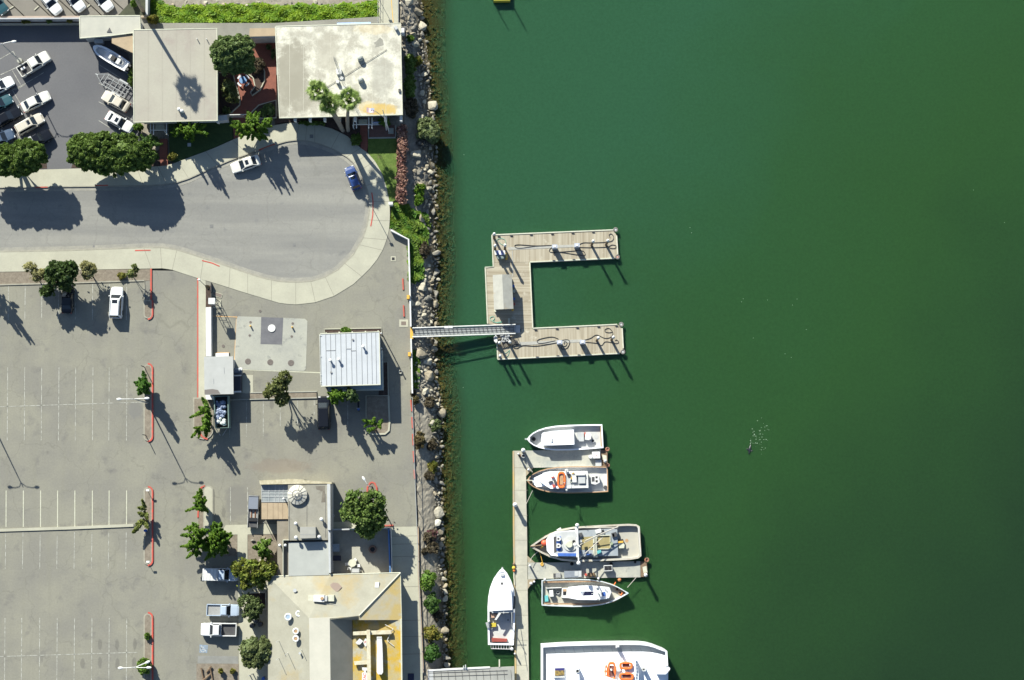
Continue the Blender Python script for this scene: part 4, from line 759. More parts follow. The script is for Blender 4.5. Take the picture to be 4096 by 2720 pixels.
def car(name, label, cat, px, py, hx, hy, L, W, Hh, pm, kind='sedan', group=None, z=0.0, sunroof=False, load=None, bed=None, base=True, tail=TLAMP, rack=False, roofm=None, short=False, stripes=None):
    c = P(px, py, Hh * .7); t = thing(name, label, cat, (c[0], c[1], z), ang(hx, hy), group); B = lambda mb, nm, m, par=None, **k: mb.build(nm, m, par or t, world=False, **k)
    (b0, b1), (r0, r1), dk, hd_ = KIND[kind]; zd, zh = Hh * dk, Hh * hd_; hw = W / 2
    if kind in ('pickup', 'crew', 'canopy'):
        xb = b0 * L; zt = Hh * .62
        mb = MB(); vloft(mb, [(xb, hw, .32, zt - .12, zt), (.25 * L, hw, .3, zt - .1, zt - .01), (.42 * L, hw * .97, .3, zt - .16, zt - .06), (.48 * L, hw * .88, .32, zt - .24, zt - .14), (.5 * L, hw * .76, .38, .55, .62)])
        B(mb, 'body', pm); bd = MB(); x0 = -.5 * L; zb = .72; zr = zt - .02
        bd.box(((x0 + xb) / 2, 0, .55), (xb - x0 - .02, W * .96, .34))
        for s_ in (-1, 1): bd.box(((x0 + xb) / 2, s_ * (hw - .06), (zr + .4) / 2), (xb - x0 - .02, .12, zr - .4))
        bd.box((x0 + .05, 0, (zr + .4) / 2), (.1, W * .9, zr - .4)); bd.box((xb - .07, 0, (zr + .4) / 2 + .03), (.1, W * .9, zr - .4))
        bo = B(bd, 'cargo_bed', pm); B(MB().box(((x0 + xb) / 2, 0, zb + .02), (xb - x0 - .26, W - .26, .04)), 'bed_liner', bed or SEAT, bo)
        if kind == 'canopy':
            cm = MB(); cm.box(((x0 + xb) / 2, 0, zr + .28), (xb - x0 - .04, W * .92, .55)); co = B(cm, 'cargo_canopy', roofm or pm)
            for i in range(5): B(MB().box((x0 + (xb - x0) * (i + .5) / 5, 0, zr + .565), (.05, W * .9, .03)), 'rib', STEEL, co)
        if load: load(t, x0, xb, W, zb)
    else:
        mb = MB(); zf = zh
        rear = [(-.5 * L, hw * .78, .38, .62, .72), (-.485 * L, hw * .9, .30, zd - .2, zd - .1), (-.42 * L, hw * .98, .26, zd - .12, zd), (-.2 * L, hw, .24, zd - .12, zd)]
        if kind in ('suv', 'minivan', 'hatch'): rear = [(-.5 * L, hw * .86, .38, .7, .8), (-.495 * L, hw * .93, .30, zd - .12, zd), (-.42 * L, hw, .26, zd - .12, zd), (-.2 * L, hw, .24, zd - .12, zd)]
        vloft(mb, rear + [(.2 * L, hw, .24, zf - .08, zf), (.36 * L, hw * .98, .26, zf - .16, zf - .07), (.45 * L, hw * .9, .28, zf - .24, zf - .15), (.485 * L, hw * .78, .3, .5, .6), (.5 * L, hw * .6, .34, .46, .52)])
        B(mb, 'body', pm, smooth=False)
    # cabin with glass set proud of it
    bw, rw = hw * .92, hw * .76; zb = min(zd, zh) - .03 if kind not in ('pickup', 'crew', 'canopy') else Hh * .6; zt = Hh - .02
    X0, X1, R0, R1 = b0 * L, b1 * L, r0 * L, r1 * L
    if kind in ('pickup', 'crew', 'canopy'): X0 += .02
    cm = MB(); cm.add([(X0, -bw, zb), (X1, -bw, zb), (X1, bw, zb), (X0, bw, zb), (R0, -rw, zt - .04), (R1, -rw, zt - .04), (R1, rw, zt - .04), (R0, rw, zt - .04), (R0 + .1, -rw * .85, zt), (R1 - .12, -rw * .85, zt), (R1 - .12, rw * .85, zt), (R0 + .1, rw * .85, zt)],
        [(0, 1, 5, 4), (1, 2, 6, 5), (2, 3, 7, 6), (3, 0, 4, 7), (4, 5, 9, 8), (5, 6, 10, 9), (6, 7, 11, 10), (7, 4, 8, 11), (8, 9, 10, 11)])
    ro = B(cm, 'roof', pm)
    def lerp(a, b, f): return tuple(a[i] + (b[i] - a[i]) * f for i in range(3))
    def pane(nm, a, b_, c_, d, off, m0=.1, m1=.12, m=GLASS):
        o = Vector(off) * .015; q = [lerp(lerp(a, b_, m0), lerp(d, c_, m0), m1), lerp(lerp(a, b_, 1 - m0), lerp(d, c_, 1 - m0), m1), lerp(lerp(a, b_, 1 - m0), lerp(d, c_, 1 - m0), 1 - m1), lerp(lerp(a, b_, m0), lerp(d, c_, m0), 1 - m1)]
        q = [Vector(p) for p in q]; B(MB().add([p + o for p in q] + [p - o for p in q], [(0, 1, 2, 3), (7, 6, 5, 4), (0, 4, 5, 1), (1, 5, 6, 2), (2, 6, 7, 3), (3, 7, 4, 0)]), nm, m)
    v = cm.v; pane('windscreen', v[1], v[2], v[6], v[5], (1, 0, .6), .06, .06); pane('rear_window', v[3], v[0], v[4], v[7], (-1, 0, .4), .08, .08)
    for s_, (a, b_, c_, d) in ((-1, (v[0], v[1], v[5], v[4])), (1, (v[2], v[3], v[7], v[6]))): pane('side_window', a, b_, c_, d, (0, s_, .4), .08, .12)
    if sunroof: x = R1 - .16 * L * .5 - .1; B(MB().box((x, 0, zt + .005), (.11 * L, rw * 1.1, .02)), 'sunroof', GLASS)
    if rack:
        for s_ in (-1, 1): B(MB().tube([(R0 + .1, s_ * rw * .86, zt + .06), (R1 - .3, s_ * rw * .86, zt + .06)], .03, 4), 'roof_rail', STEEL)
    if stripes:
        for i in range(4): B(MB().box((R0 + .25 + i * .32 * (R1 - R0) * .8 / 1.2, 0, zt + .01), (.05, rw * 1.5, .02)), 'roof_rib', stripes)
    wr = .33 if Hh < 1.65 else .38
    for x in (-.31 * L, .32 * L):
        for s_ in (-1, 1):
            wo_ = thing_part('wheel', t, (x, s_ * (hw - .1), wr)); tm = MB(); tm.tube([(0, -.11, 0), (0, .11, 0)], wr, 12); tm.build('tyre', TYRE, wo_, world=False)
            MB().tube([(0, -.12, 0), (0, .12, 0)], wr * .6, 8).build('rim', RIM, wo_, world=False)
    for s_ in (-1, 1):
        zl = (Hh * .36) if kind not in ('pickup', 'crew', 'canopy') else Hh * .42
        B(MB().box((.472 * L, s_ * hw * .66, zl + .08), (.12, hw * .34, .16)), 'headlight', HLAMP)
        B(MB().box((-.497 * L, s_ * hw * .76, Hh * .45), (.08, hw * .22, .2)), 'taillight', tail)
        B(MB().box((X1 - .25, s_ * (hw + .09), zb + .1), (.14, .18, .12)), 'wing_mirror', pm)
    return t
def thing_part(name, parent, loc):
    o = bpy.data.objects.new(name, None); COL.objects.link(o); o.parent = parent; o.location = loc; o.empty_display_size = .1; return o
G1 = 'cars in the upper row at the top left'; G2 = 'vehicles in the small north lot'
def toolbox(t, x0, xb, W, zb): MB().box((x0 + .9, .25, zb + .22), (.75, .35, .35)).build('white_box', WHITE, t, world=False)
h1 = (.64, .77)
for fx, fy, lb, m_ in ((20, 50, 'dark teal car cut by the frame at the far top left', PTE), (235, 50, 'white car in the top row, leftmost of the white ones', PW), (329, 38, 'white car in the top row, middle of the white ones', PW), (441, 37, 'white car in the top row, rightmost of the white ones by the kerb corner', PW)):
    car('parked_car', lb, 'car', fx - 58 * h1[0], fy - 58 * h1[1], *h1, 4.75, 1.85, 1.45, m_, 'sedan', G1)
car('pickup_truck', 'white crew cab pickup with a white box in its bed, by the lamp base', 'pickup', 133, 252, .83, -.545, 5.55, 1.95, 1.85, PCH, 'crew', G2, load=toolbox)
car('parked_car', 'pale silver sedan in the north lot just below the white crew cab pickup', 'car', 141, 403, .88, -.47, 4.9, 1.85, 1.45, PCH, 'sedan', G2)
car('suv', 'beige sport utility vehicle with a sunroof and ribbed roof', 'SUV', 116, 493, .86, -.51, 4.8, 1.85, 1.75, PBE, 'suv', G2, sunroof=True, stripes=STEEL)
car('pickup_truck', 'dark pickup with a pale ribbed bed cover half under the tree', 'pickup', 142, 560, .86, -.51, 5.2, 1.85, 1.8, PBLK, 'canopy', G2, roofm=LIGHTG)
car('parked_car', 'white sedan cut by the left frame edge above the teal car', 'car', -4, 345, .86, -.51, 4.8, 1.85, 1.45, PW, 'sedan', G2)
car('parked_car', 'teal car at the left frame edge below a white sedan', 'car', -6, 416, .86, -.51, 4.6, 1.8, 1.45, PTE, 'sedan', G2)
car('parked_car', 'black car at the left frame edge between the teal and the blue car', 'car', 26, 467, .87, -.49, 4.9, 1.85, 1.45, PBLK, 'sedan', G2)
car('parked_car', 'grey blue rounded car at the left edge touching the street tree', 'car', 0, 552, .9, -.43, 4.6, 1.85, 1.5, PGB, 'hatch', G2)
car('parked_car', 'champagne sedan with a dark rear window beside the empty boat trailer', 'car', 460, 402, -.87, -.49, 4.75, 1.85, 1.42, PBE, 'sedan', 'sedans nosing at the plain grey roof')
car('parked_car', 'bright white sedan with a sunroof just above the wide street tree', 'car', 476, 486, .87, .49, 4.8, 1.82, 1.45, PW, 'sedan', 'sedans nosing at the plain grey roof', sunroof=True)
car('parked_car', 'white sedan with a sunroof parked at the kerb of the turning circle', 'car', 980, 654, -.945, .33, 4.85, 1.85, 1.42, PCH, 'sedan', None, z=-.1, sunroof=True)
car('parked_car', 'small dark blue hatchback with white headlights and orange tail lamps in the turning circle', 'car', 1411, 709, -.36, -.93, 4.0, 1.72, 1.42, PBL, 'hatch', None, z=-.1, sunroof=True, tail=OLAMP)
car('parked_car', 'black car in the deep shade of the broadleaf tree', 'car', 268, 1193, .02, -1, 4.7, 1.8, 1.45, PBLK, 'sedan')
car('suv', 'bright white sport utility vehicle with a sunroof parked alone in the south lot', 'SUV', 462, 1208, .03, -1, 5.1, 2.0, 1.85, PW, 'suv', sunroof=True, rack=True)
car('suv', 'long black vehicle with roof bars nosed up to the planter', 'SUV', 1294, 1650, -.03, -1, 5.3, 2.0, 1.9, PBLK, 'minivan')
car('van', 'white van with a pale rear roof, dappled by shade, beside the yellow green tree', 'van', 882, 2299, 1, .02, 5.5, 1.95, 1.95, PLB, 'canopy', 'trucks in the lower front bays', roofm=WHITE)
car('pickup_truck', 'pale blue pickup with an empty grey bed and its nose to the walk', 'pickup', 891, 2441, 1, .02, 5.1, 1.8, 1.6, PLB, 'pickup', 'trucks in the lower front bays', bed=TUBG)
car('pickup_truck', 'white pickup backed in below the pale blue pickup, nose to the left', 'pickup', 872, 2519, -1, -.01, 5.6, 2.0, 1.85, PW, 'pickup', 'trucks in the lower front bays', bed=SEAT)
# rear roof rack of the van is part of its own shadow outline: ladder rack on posts
# grey work trailer by the restaurant wall
c = P(1014, 2046, .8); t = thing('work_trailer', 'grey work trailer with a flat cover and rusty gear beside the tan panel roof', 'trailer', (*c, 0), ang(.03, -1))
def TB(nm, m, *bx):
    mb = MB()
    for b_ in bx: mb.box(*b_)
    return mb.build(nm, m, t, world=False)
TB('chassis', DKM, ((0, 0, .5), (5.0, 1.5, .16))); TB('flat_cover', mat('slate_cover', (.16, .18, .22), rough=.7), ((1.4, 0, 1.35), (2.0, 1.5, .12))); TB('cover_frame', STEEL, ((2.42, 0, 1.1), (.08, 1.55, .8)), ((.42, 0, 1.0), (.06, 1.5, .6)))
TB('side_rail', STEEL, ((-.1, .76, .85), (4.9, .06, .5))); TB('side_rail', STEEL, ((-.1, -.76, .85), (4.9, .06, .5))); TB('gear_tray', TUBG, ((-.35, 0, .72), (1.3, 1.3, .3))); TB('rusty_pipe', RUST, ((-.35, .3, .95), (1.2, .14, .14))); TB('rusty_pipe', RUST, ((-.35, -.3, .95), (1.2, .14, .14)))
TB('black_cover', BLK, ((-1.25, 0, .95), (.55, 1.4, .5))); TB('rear_box', DKM, ((-2.0, 0, .75), (.9, 1.35, .35)))
for x in (-.8, .4):
    for s_ in (-.8, .8): MB().tube([(x, s_ - .1, .33), (x, s_ + .1, .33)], .33, 12).build('wheel', TYRE, t, world=False)
# scooter in the shade
c = P(1434, 1622, .5); t = thing('scooter', 'small blue and white scooter parked in the office shade', 'scooter', (*c, 0), ang(.05, 1))
MB().box((-.1, 0, .55), (1.1, .28, .3)).build('body', BLK, t, world=False); MB().box((.62, 0, .75), (.3, .34, .25)).build('front_fairing', BLUE, t, world=False); MB().box((.45, 0, 1.02), (.06, .66, .05)).build('handlebar', WHITE, t, world=False)
for x in (-.62, .68): MB().tube([(x, -.06, .28), (x, .06, .28)], .28, 10).build('wheel', TYRE, t, world=False)
# rubbish trailer
c = P(884, 1646, 0); t = thing('rubbish_trailer', 'tall open green sided rubbish trailer heaped with pale blue bags', 'trailer', (*c, 0))
mb = MB(); q = [(856, 1585), (911, 1583), (914, 1710), (862, 1712)]; w_ = PP(q, 2.1); i_ = grow(w_, -.12); z0, z1 = .5, 2.1
bandq(mb, w_ + w_[:1], -.06, .06, z0, z1)
mb.build('side_wall', mat('trailer_green', (.14, .22, .19), (.2, .27, .25), 2, .6), t); MB().prism(grow(w_, -.08), .5, .65).build('floor', DKM, t)
mb = MB(); rr = random.Random(3); mb2 = MB()
for i in range(80):
    x = rr.uniform(867, 900); y = rr.uniform(1606, 1700); p = P(x, y, 1.6); (mb2 if (y > 1672 and x > 872) else mb).sph((*p, rr.uniform(1.45, 1.85)), (rr.uniform(.15, .4), rr.uniform(.15, .38), .25), 7, .18)
mb.build('refuse_bags', mat('blue_grey_bag', (.25, .30, .40), (.16, .2, .3), 3, .5), t); mb2.build('white_rubbish', mat('white_bag', (.6, .62, .58), (.45, .5, .5), 3, .6), t)
for s_ in (-1, 1): MB().tube([(*P(886 + s_ * 22, 1714, .6), .6), (*P(886 + s_ * 4, 1742, .5), .5)], .05, 5).build('drawbar', STEEL, t)
for y in (1630, 1665):
    for x in (858, 912): p = P(x, y, .4); MB().tube([(p[0] - .12, p[1], .4), (p[0] + .12, p[1], .4)], .4, 12).build('wheel', TYRE, t)
# boat on trailer + empty trailer
def hullmesh(L, tab, zk, zd, rail=.16, zdeck=None, fbow=.25):
    """tab: (x fraction 0 stern..1 bow, half width, sheer height). returns hull, rail, deck builders (x forward, stern at 0)"""
    hull = MB(); rl = MB(); dk = MB(); R = []; I = []; D_ = []; Bt = []; n = len(tab)
    for f, w_, z in tab:
        x = f * L; R.append((x, w_, z)); xi = min(x, L - rail * 2.2) if f > .5 else max(x, rail)
        wi = max(w_ - rail, .0); I.append((xi, wi, z)); D_.append((xi, max(wi - .03, 0), zdeck)); Bt.append((x * .985 if f > .8 else x, w_ * .82, zk))
    def ringpts(L_): return [(x, y, z) for x, y, z in L_] + [(x, -y, z) for x, y, z in L_[::-1]]
    a, b_, c_, d = ringpts(R), ringpts(I), ringpts(D_), ringpts(Bt); m = len(a)
    hull.add(d + a, [(i, (i + 1) % m, m + (i + 1) % m, m + i) for i in range(m)]); hull.add(b_ + c_, [(i, (i + 1) % m, m + (i + 1) % m, m + i) for i in range(m)])
    rl.add([(x, y, z) for x, y, z in a] + b_ + [(x, y, z + .05) for x, y, z in a] + [(x, y, z + .05) for x, y, z in b_], [(2 * m + i, 2 * m + (i + 1) % m, 3 * m + (i + 1) % m, 3 * m + i) for i in range(m)] + [(i, (i + 1) % m, 2 * m + (i + 1) % m, 2 * m + i) for i in range(m)] + [(m + i, 3 * m + i, 3 * m + (i + 1) % m, m + (i + 1) % m) for i in range(m)])
    for i in range(n - 1):
        x0, w0, _ = D_[i]; x1, w1, _ = D_[i + 1]; dk.add([(x0, -w0, zdeck), (x1, -w1, zdeck), (x1, w1, zdeck), (x0, w0, zdeck)], [(0, 1, 2, 3)])
    return hull, rl, dk
c = P(513, 272, .8); a = ang(-.857, -.515); t = thing('boat_on_trailer', 'white centre console boat standing on its trailer between the tan roof and the empty trailer', 'boat', (*c, 0), a)
tab = [(0, .85, 1.45), (.25, .98, 1.45), (.5, 1.0, 1.5), (.7, .95, 1.6), (.84, .8, 1.68), (.93, .55, 1.74), (.98, .28, 1.77), (1, .08, 1.78)]
hl, rl, dk = hullmesh(6.4, tab, .75, .8, .24, 1.08); hl.build('hull', BOATW, t, world=False); rl.build('gunwale', BOATW, t, world=False); dk.build('deck', mat('skiff_deck', (.62, .64, .68), (.68, .7, .73), 2, .6), t, world=False)
MB().box((2.6, .0, 1.45), (.7, .75, .9)).build('console', BLK, t, world=False); MB().box((3.2, 0, 1.4), (.35, .7, .6)).build('console_front', WHITE, t, world=False); MB().box((1.7, 0, 1.35), (.6, .9, .65)).build('leaning_seat', WHITE, t, world=False); MB().box((1.1, -.1, 1.2), (.35, .5, .4)).build('cooler', LIGHTG, t, world=False)
for s_ in (-.35, .35): MB().box((-.25, s_, 1.35), (.5, .35, .7)).build('outboard_motor', DKM, t, world=False)
MB().box((5.0, 0, 1.1), (1.3, .8, .22)).build('bow_seat', WHITE, t, world=False)
tr_ = MB(); [tr_.box((3, s_, .55), (6.6, .1, .12)) for s_ in (-.75, .75)]; [tr_.box((x, 0, .5), (.1, 1.6, .1)) for x in (.4, 2, 3.6, 5.6)]; tr_.build('trailer_frame', STEEL, t, world=False)
for x in (1.2, 2.1):
    for s_ in (-.95, .95): MB().tube([(x, s_ - .1, .33), (x, s_ + .1, .33)], .33, 12).build('wheel', TYRE, t, world=False)
c = P(455, 338, .5); t = thing('boat_trailer', 'empty galvanised boat trailer with crossbars beside the champagne sedan', 'trailer', (*c, 0), ang(-.86, -.51))
fr = MB(); z = .6
for s_ in (-1, 1): fr.box((-.6, s_ * .98, z), (4.4, .1, .14)); fr.tube([(1.6, s_ * .98, z), (3.1, s_ * .12, z)], .06, 5); fr.box((-.6, s_ * .45, z + .08), (4.0, .09, .1))
for x in (-2.6, -1.9, -1.2, -.5, .4, 1.5, 2.1): fr.box((x, 0, z), (.09, 1.96 if x < 1.7 else 1.2, .1))
fr.build('frame', mat('dull_galv', (.27, .28, .28), rough=.6), t, world=False); MB().box((3.2, 0, z), (.5, .14, .14)).build('hitch', STEEL, t, world=False); MB().tube([(2.9, 0, .2), (2.9, 0, .9)], .05, 6).build('jack', STEEL, t, world=False)
for s_ in (-1, 1):
    for x in (-1.6, -.85): MB().tube([(x, s_ * 1.2 - .1, .33), (x, s_ * 1.2 + .1, .33)], .33, 12).build('wheel', TYRE, t, world=False)
    MB().box((-1.22, s_ * 1.2, .72), (1.6, .26, .05)).build('mudguard', LIGHTG, t, world=False)
# ================================================================ BUILDINGS
ROOF1 = mat('felt_roof_plain', (.33, .315, .26), (.30, .28, .235), .18, .9, c3=(.27, .235, .205), s3=.15, grain=.05)
ROOF2 = mat('weathered_white_roof', (.55, .535, .445), (.365, .35, .29), .6, .9, c3=(.34, .32, .26), s3=.3, grain=.16, contrast=(.38, .6), c3r=(.5, .64), blobs=((1165, 290, 3.8, 2.6, 6.0, (.25, .235, .185), .9), (1200, 380, 3.8, 2.4, 3.2, (.25, .235, .185), .8), (1310, 215, 3.8, 1.9, 3.2, (.33, .31, .25), .7), (1530, 300, 3.8, 2.0, 3.5, (.31, .30, .255), .6), (1515, 437, 3.8, 3.0, 1.0, (.45, .31, .08), .85), (1470, 425, 3.8, 1.6, .8, (.5, .4, .2), .5), (1490, 115, 3.8, 3.0, 1.0, (.45, .36, .2), .45), (1130, 420, 3.8, 1.3, 2.0, (.25, .235, .185), .7)))
ROOFW = mat('pale_metal_roof', (.37, .38, .37), (.33, .34, .335), .7, .7, grain=.04)
TANR = mat('tan_panel_roof', (.36, .28, .185), (.30, .235, .155), .9, .85)
WALLW = mat('white_wall', (.5, .5, .49), (.42, .42, .41), 1, .85); WALLB = mat('blue_grey_wall', (.28, .34, .36), (.24, .29, .31), 1, .8); WALLT = mat('tan_wall', (.33, .28, .21), (.27, .23, .17), 1, .9)
EDGE = mat('roof_edge_cream', (.5, .5, .40), (.42, .42, .33), 2, .7)
def windows(t, edge_a, edge_b, n, z0, z1, frac=.55, door=None, proud=.04):
    a, b_ = Vector(edge_a), Vector(edge_b); d = b_ - a; nrm = Vector((d.y, -d.x)).normalized()
    for i in range(n):
        f0 = (i + .5 - frac / 2) / n; f1 = (i + .5 + frac / 2) / n; p, q = a + d * f0, a + d * f1
        if door == i: MB().prism([p, q, q + nrm * .07, p + nrm * .07], .0, z1).build('door', mat('door_paint', (.18, .2, .22), rough=.6), t); continue
        w_ = MB().prism([p, q, q + nrm * (proud + .03), p + nrm * (proud + .03)], z0 - .06, z1 + .06).build('window_frame', WHITE, t)
        s_ = (q - p) * .06; MB().prism([p + s_ + nrm * proud, q - s_ + nrm * proud, q - s_ + nrm * (proud + .05), p + s_ + nrm * (proud + .05)], z0, z1).build('window_pane', GLASS, w_)
def building(label, roof, z, rm, wm, over=.6, th=.3, edge=EDGE, name='building', cat='building', parapet=0, win=()):
    rp = PP(roof, z); c = (sum(p[0] for p in rp) / len(rp), sum(p[1] for p in rp) / len(rp)); t = thing(name, label, cat, (*c, 0))
    wp = grow(rp, -over); MB().prism(wp, -.1, z - th - .02).build('wall', wm, t); r = MB().prism(rp, z - th, z).build('roof', rm, t)
    if edge: bandq(MB(), rp + rp[:1], -.02 if area(rp) < 0 else -.14, .14 if area(rp) < 0 else .02, z - th - .04, z + .05 + parapet).build('roof_edge', edge, r)
    for i, n, z0, z1, fr, dr in win:
        a, b_ = wp[i], wp[(i + 1) % len(wp)]; windows(t, a, b_, n, z0, z1, fr, dr)
    return t, r, wp
def fixture(parent, name, m, mb): return mb.build(name, m, parent)
b1, r1, _ = building('flat roofed building with a plain grey brown roof crossed by a palm shadow', [(535, 121), (867, 115), (868, 481), (537, 488)], 3.8, ROOF1, WALLW, .7, win=((0, 4, .9, 2.3, .5, 2), (3, 3, .9, 2.2, .4, None)))
for x, y in ((716, 437), (728, 444)):
    c = P(x, y, 4.3); fixture(b1, 'roof_vent', WHITE, MB().cyl(c[0], c[1], 3.8, 4.35, .24).sph((c[0], c[1], 4.4), (.3, .3, .22)))
for x, y in ((788, 155), (826, 156)): c = P(x, y, 4.2); fixture(b1, 'vent_pipe', WHITE, MB().cyl(c[0], c[1], 3.8, 4.35, .07, n=8))
b1b, _, _ = building('low pale flat roof with a dark triangular hole mark, adjoining the plain grey roof', [(320, 66), (560, 64), (561, 126), (448, 140), (321, 151)], 3.4, mat('canopy_white', (.40, .39, .33), (.34, .335, .29), .5, .85), WALLW, .35)
fixture(b1b, 'roof_flap', DKM, MB().px([(427, 128), (438, 110), (447, 128)], 3.4, 3.5)); fixture(b1b, 'air_unit', LIGHTG, MB().px(((377, 156), (412, 172)), .8, 1.6))
building('tan wedge shaped roof in the corner between the pale roof and the plain grey roof', [(447, 141), (534, 140), (534, 213), (447, 172)], 3.2, TANR, WALLT, .2, edge=None)
b2, r2, wp2 = building('large flat roofed building with a blotched white roof, vents and palms in front', [(1103, 107), (1601, 94), (1609, 457), (1119, 470)], 3.8, ROOF2, WALLW, .9, win=((3, 7, .8, 2.4, .5, 4), (2, 6, .8, 2.3, .5, None), (0, 7, .8, 2.3, .5, None)))
def sheetp(t, nm, m, pts, z, th=.01): return MB().px(pts, z - th, z + th).build(nm, m, t)
sheetp(r2, 'roof_patch', mat('grey_patch', (.26, .25, .215), (.22, .215, .18), 1, .9), [(1506, 165), (1520, 150), (1532, 160), (1535, 180), (1515, 186), (1500, 190), (1503, 178), (1494, 171)], 3.8)
for x, y in ((1440, 230), (1442, 317)): c = P(x, y, 4.6); fixture(b2, 'roof_vent', mat('grey_vent', (.36, .38, .35), (.3, .31, .28), 2, .6), MB().box((c[0], c[1], 4.0), (.75, .75, .4)).sph((c[0], c[1], 4.4), (.48, .48, .35)))
for x, y, s_, hh in ((1350, 326, .45, .7), (1375, 350, .5, .5)): c = P(x, y, 4.4); fixture(b2, 'small_vent', WHITE, MB().box((c[0], c[1], 3.8 + hh / 2), (s_, s_, hh)))
c = P(1355, 284, 4.6); fixture(b2, 'equipment_box', WHITE, MB().box((c[0], c[1], 4.15), (.8, .9, .7), .15)); c = P(1584, 112, 4.2); fixture(b2, 'air_unit', LIGHTG, MB().box((c[0], c[1], 4.1), (.5, .6, .6), .6)); c = P(1598, 362, 4); fixture(b2, 'roof_hatch', DKM, MB().box((c[0], c[1], 3.95), (.35, .5, .25)))
for i in range(1, 9): x = 1103 + i * 55; fixture(r2, 'roof_seam', mat('seam_cream', (.40, .385, .32), (.50, .48, .40), 2, .9), MB().px(((x, 106), (x + 1.2, 464)), 3.8, 3.812))
for i in range(1, 6): x = 536 + i * 56; fixture(r1, 'roof_seam', mat('seam_beige', (.27, .255, .215), (.31, .29, .24), 2, .9), MB().px(((x, 122), (x + 1.2, 484)), 3.8, 3.812))
fixture(b2, 'roof_pipe', DKM, MB().tube([(*P(1547, 198, 3.9), 3.9), (*P(1305, 350, 3.9), 3.9)], .035, 4))
for x in (1180, 1240, 1299, 1358, 1420, 1542, 1604): fixture(b2, 'eave_bracket', WHITE, MB().prism(PP([(x - 5, 462), (x + 5, 462), (x + 5, 486), (x - 5, 484)], 3.2), 2.5, 3.3))
for x, y in ((868, 488),): fixture(b1, 'eave_bracket', WHITE, MB().prism(PP([(x - 8, 476), (x + 3, 476), (x + 8, 492), (x - 2, 490)], 3.2), 2.5, 3.3))
t = thing('white_tank', 'white box on brackets on the outer wall of the blotched white roof by the rocks', 'utility box', (*P(1612, 120), 0)); MB().px(((1605, 112), (1617, 138)), 1.8, 2.6).build('tank', WHITE, t); MB().px(((1606, 108), (1622, 148)), .2, 1.7).build('bracket', DKM, t)
for x, y, w_, lb in ((1246, 545, 7, 'small dark square cover in the shaded walk above the turning circle'), (757, 579, 7, 'small pale square plate in the dark west lawn'), (1177, 980, 6, 'small grey square patch cover in the lower part of the turning circle'), (846, 905, 7, 'faint square cover in the middle of the road'), (375, 985, 4, 'small dark drain cover by the lower kerb of the road')):
    zz = .06 if y < 600 and x > 1000 else (.04 if x == 757 else -.095); solo('utility_cover', MB().px(((x - w_, y - w_), (x + w_, y + w_)), zz - .03, zz + .012), mat('cover_grey', (.17, .17, .165), (.13, .13, .125), 3) if x != 757 else LIGHTG, lb, 'utility cover', (*P(x, y, zz), zz - .03))
# lattice mast on the roof
c = P(1381, 352, 3.8); t = thing('lattice_mast', 'slender lattice radio mast standing on the blotched white roof', 'mast', (*c, 3.8)); mb = MB(); top = 19.5
for k in range(3): a = k * 2.094; mb.tube([(c[0] + .22 * math.cos(a), c[1] + .22 * math.sin(a), 3.8), (c[0] + .12 * math.cos(a), c[1] + .12 * math.sin(a), top)], .03, 4)
for i in range(24):
    z = 4 + i * .62; k = i % 3; a, b_ = k * 2.094, (k + 1) * 2.094; mb.tube([(c[0] + .2 * math.cos(a), c[1] + .2 * math.sin(a), z), (c[0] + .2 * math.cos(b_), c[1] + .2 * math.sin(b_), z + .5)], .018, 4)
mb.build('lattice', STEEL, t); MB().cyl(c[0], c[1], 9, 9.15, .3, n=8).build('antenna_ring', WHITE, t)
# awnings, canopies and furniture
t = thing('tan_canopy', 'tan flat canopy roof joined to the upper left corner of the blotched white roof', 'canopy', (*P(1050, 130), 0)); MB().px([(999, 113), (1101, 112), (1101, 143), (996, 146)], 2.9, 3.05).build('roof', TANR, t); MB().px([(996, 148), (1100, 145), (1100, 149), (996, 152)], .1, 2.85).build('wall', WALLW, t)
t = thing('blue_awning', 'long thin pale blue awning above the top edge of the blotched white roof', 'awning', (*P(1415, 90), 0)); MB().px([(1348, 91), (1483, 88), (1483, 94), (1348, 98)], 2.2, 2.3).build('canvas', mat('sky_blue_canvas', (.33, .47, .75), (.45, .55, .75), 2), t)
for x in (1352, 1478): MB().cyl(*P(x, 95, 1), 0, 2.2, .04, n=6).build('pole', STEEL, t)
t = thing('picnic_table', 'round blue table with four curved white benches in the brick courtyard', 'table', (*P(972, 320), 0)); c = P(972, 320, .8); MB().cyl(c[0], c[1], .75, .82, .62, n=20).build('table_top', mat('blue_table', (.13, .24, .42), rough=.5), t); MB().cyl(c[0], c[1], 0, .75, .08).build('post', STEEL, t)
for k in range(4):
    a0 = k * math.pi / 2 + .35; arc = [(c[0] + .95 * math.cos(a0 + j * .22), c[1] + .95 * math.sin(a0 + j * .22)) for j in range(5)]; bandq(MB(), arc, -.14, .14, .42, .48).build('bench', mat('white_bench', (.5, .52, .55), rough=.6), t)
t = thing('white_fence', 'white slatted gate fence across the lower end of the brick courtyard', 'fence', (*P(935, 458), 0)); bandq(MB(), PP([(870, 470), (909, 466)], 1.5), -.6, .3, .1, 1.5).build('panel', WALLW, t); bandq(MB(), PP([(909, 458), (1000, 456)], 1.8), -.05, .05, 1.5, 1.65).build('rail', WHITE, t)
mb = MB()
for i in range(16): p = P(912 + i * 4.2, 462, 1.2); mb.box((p[0], p[1], .8), (.05, .05, 1.5))
mb.build('slat', WHITE, t)
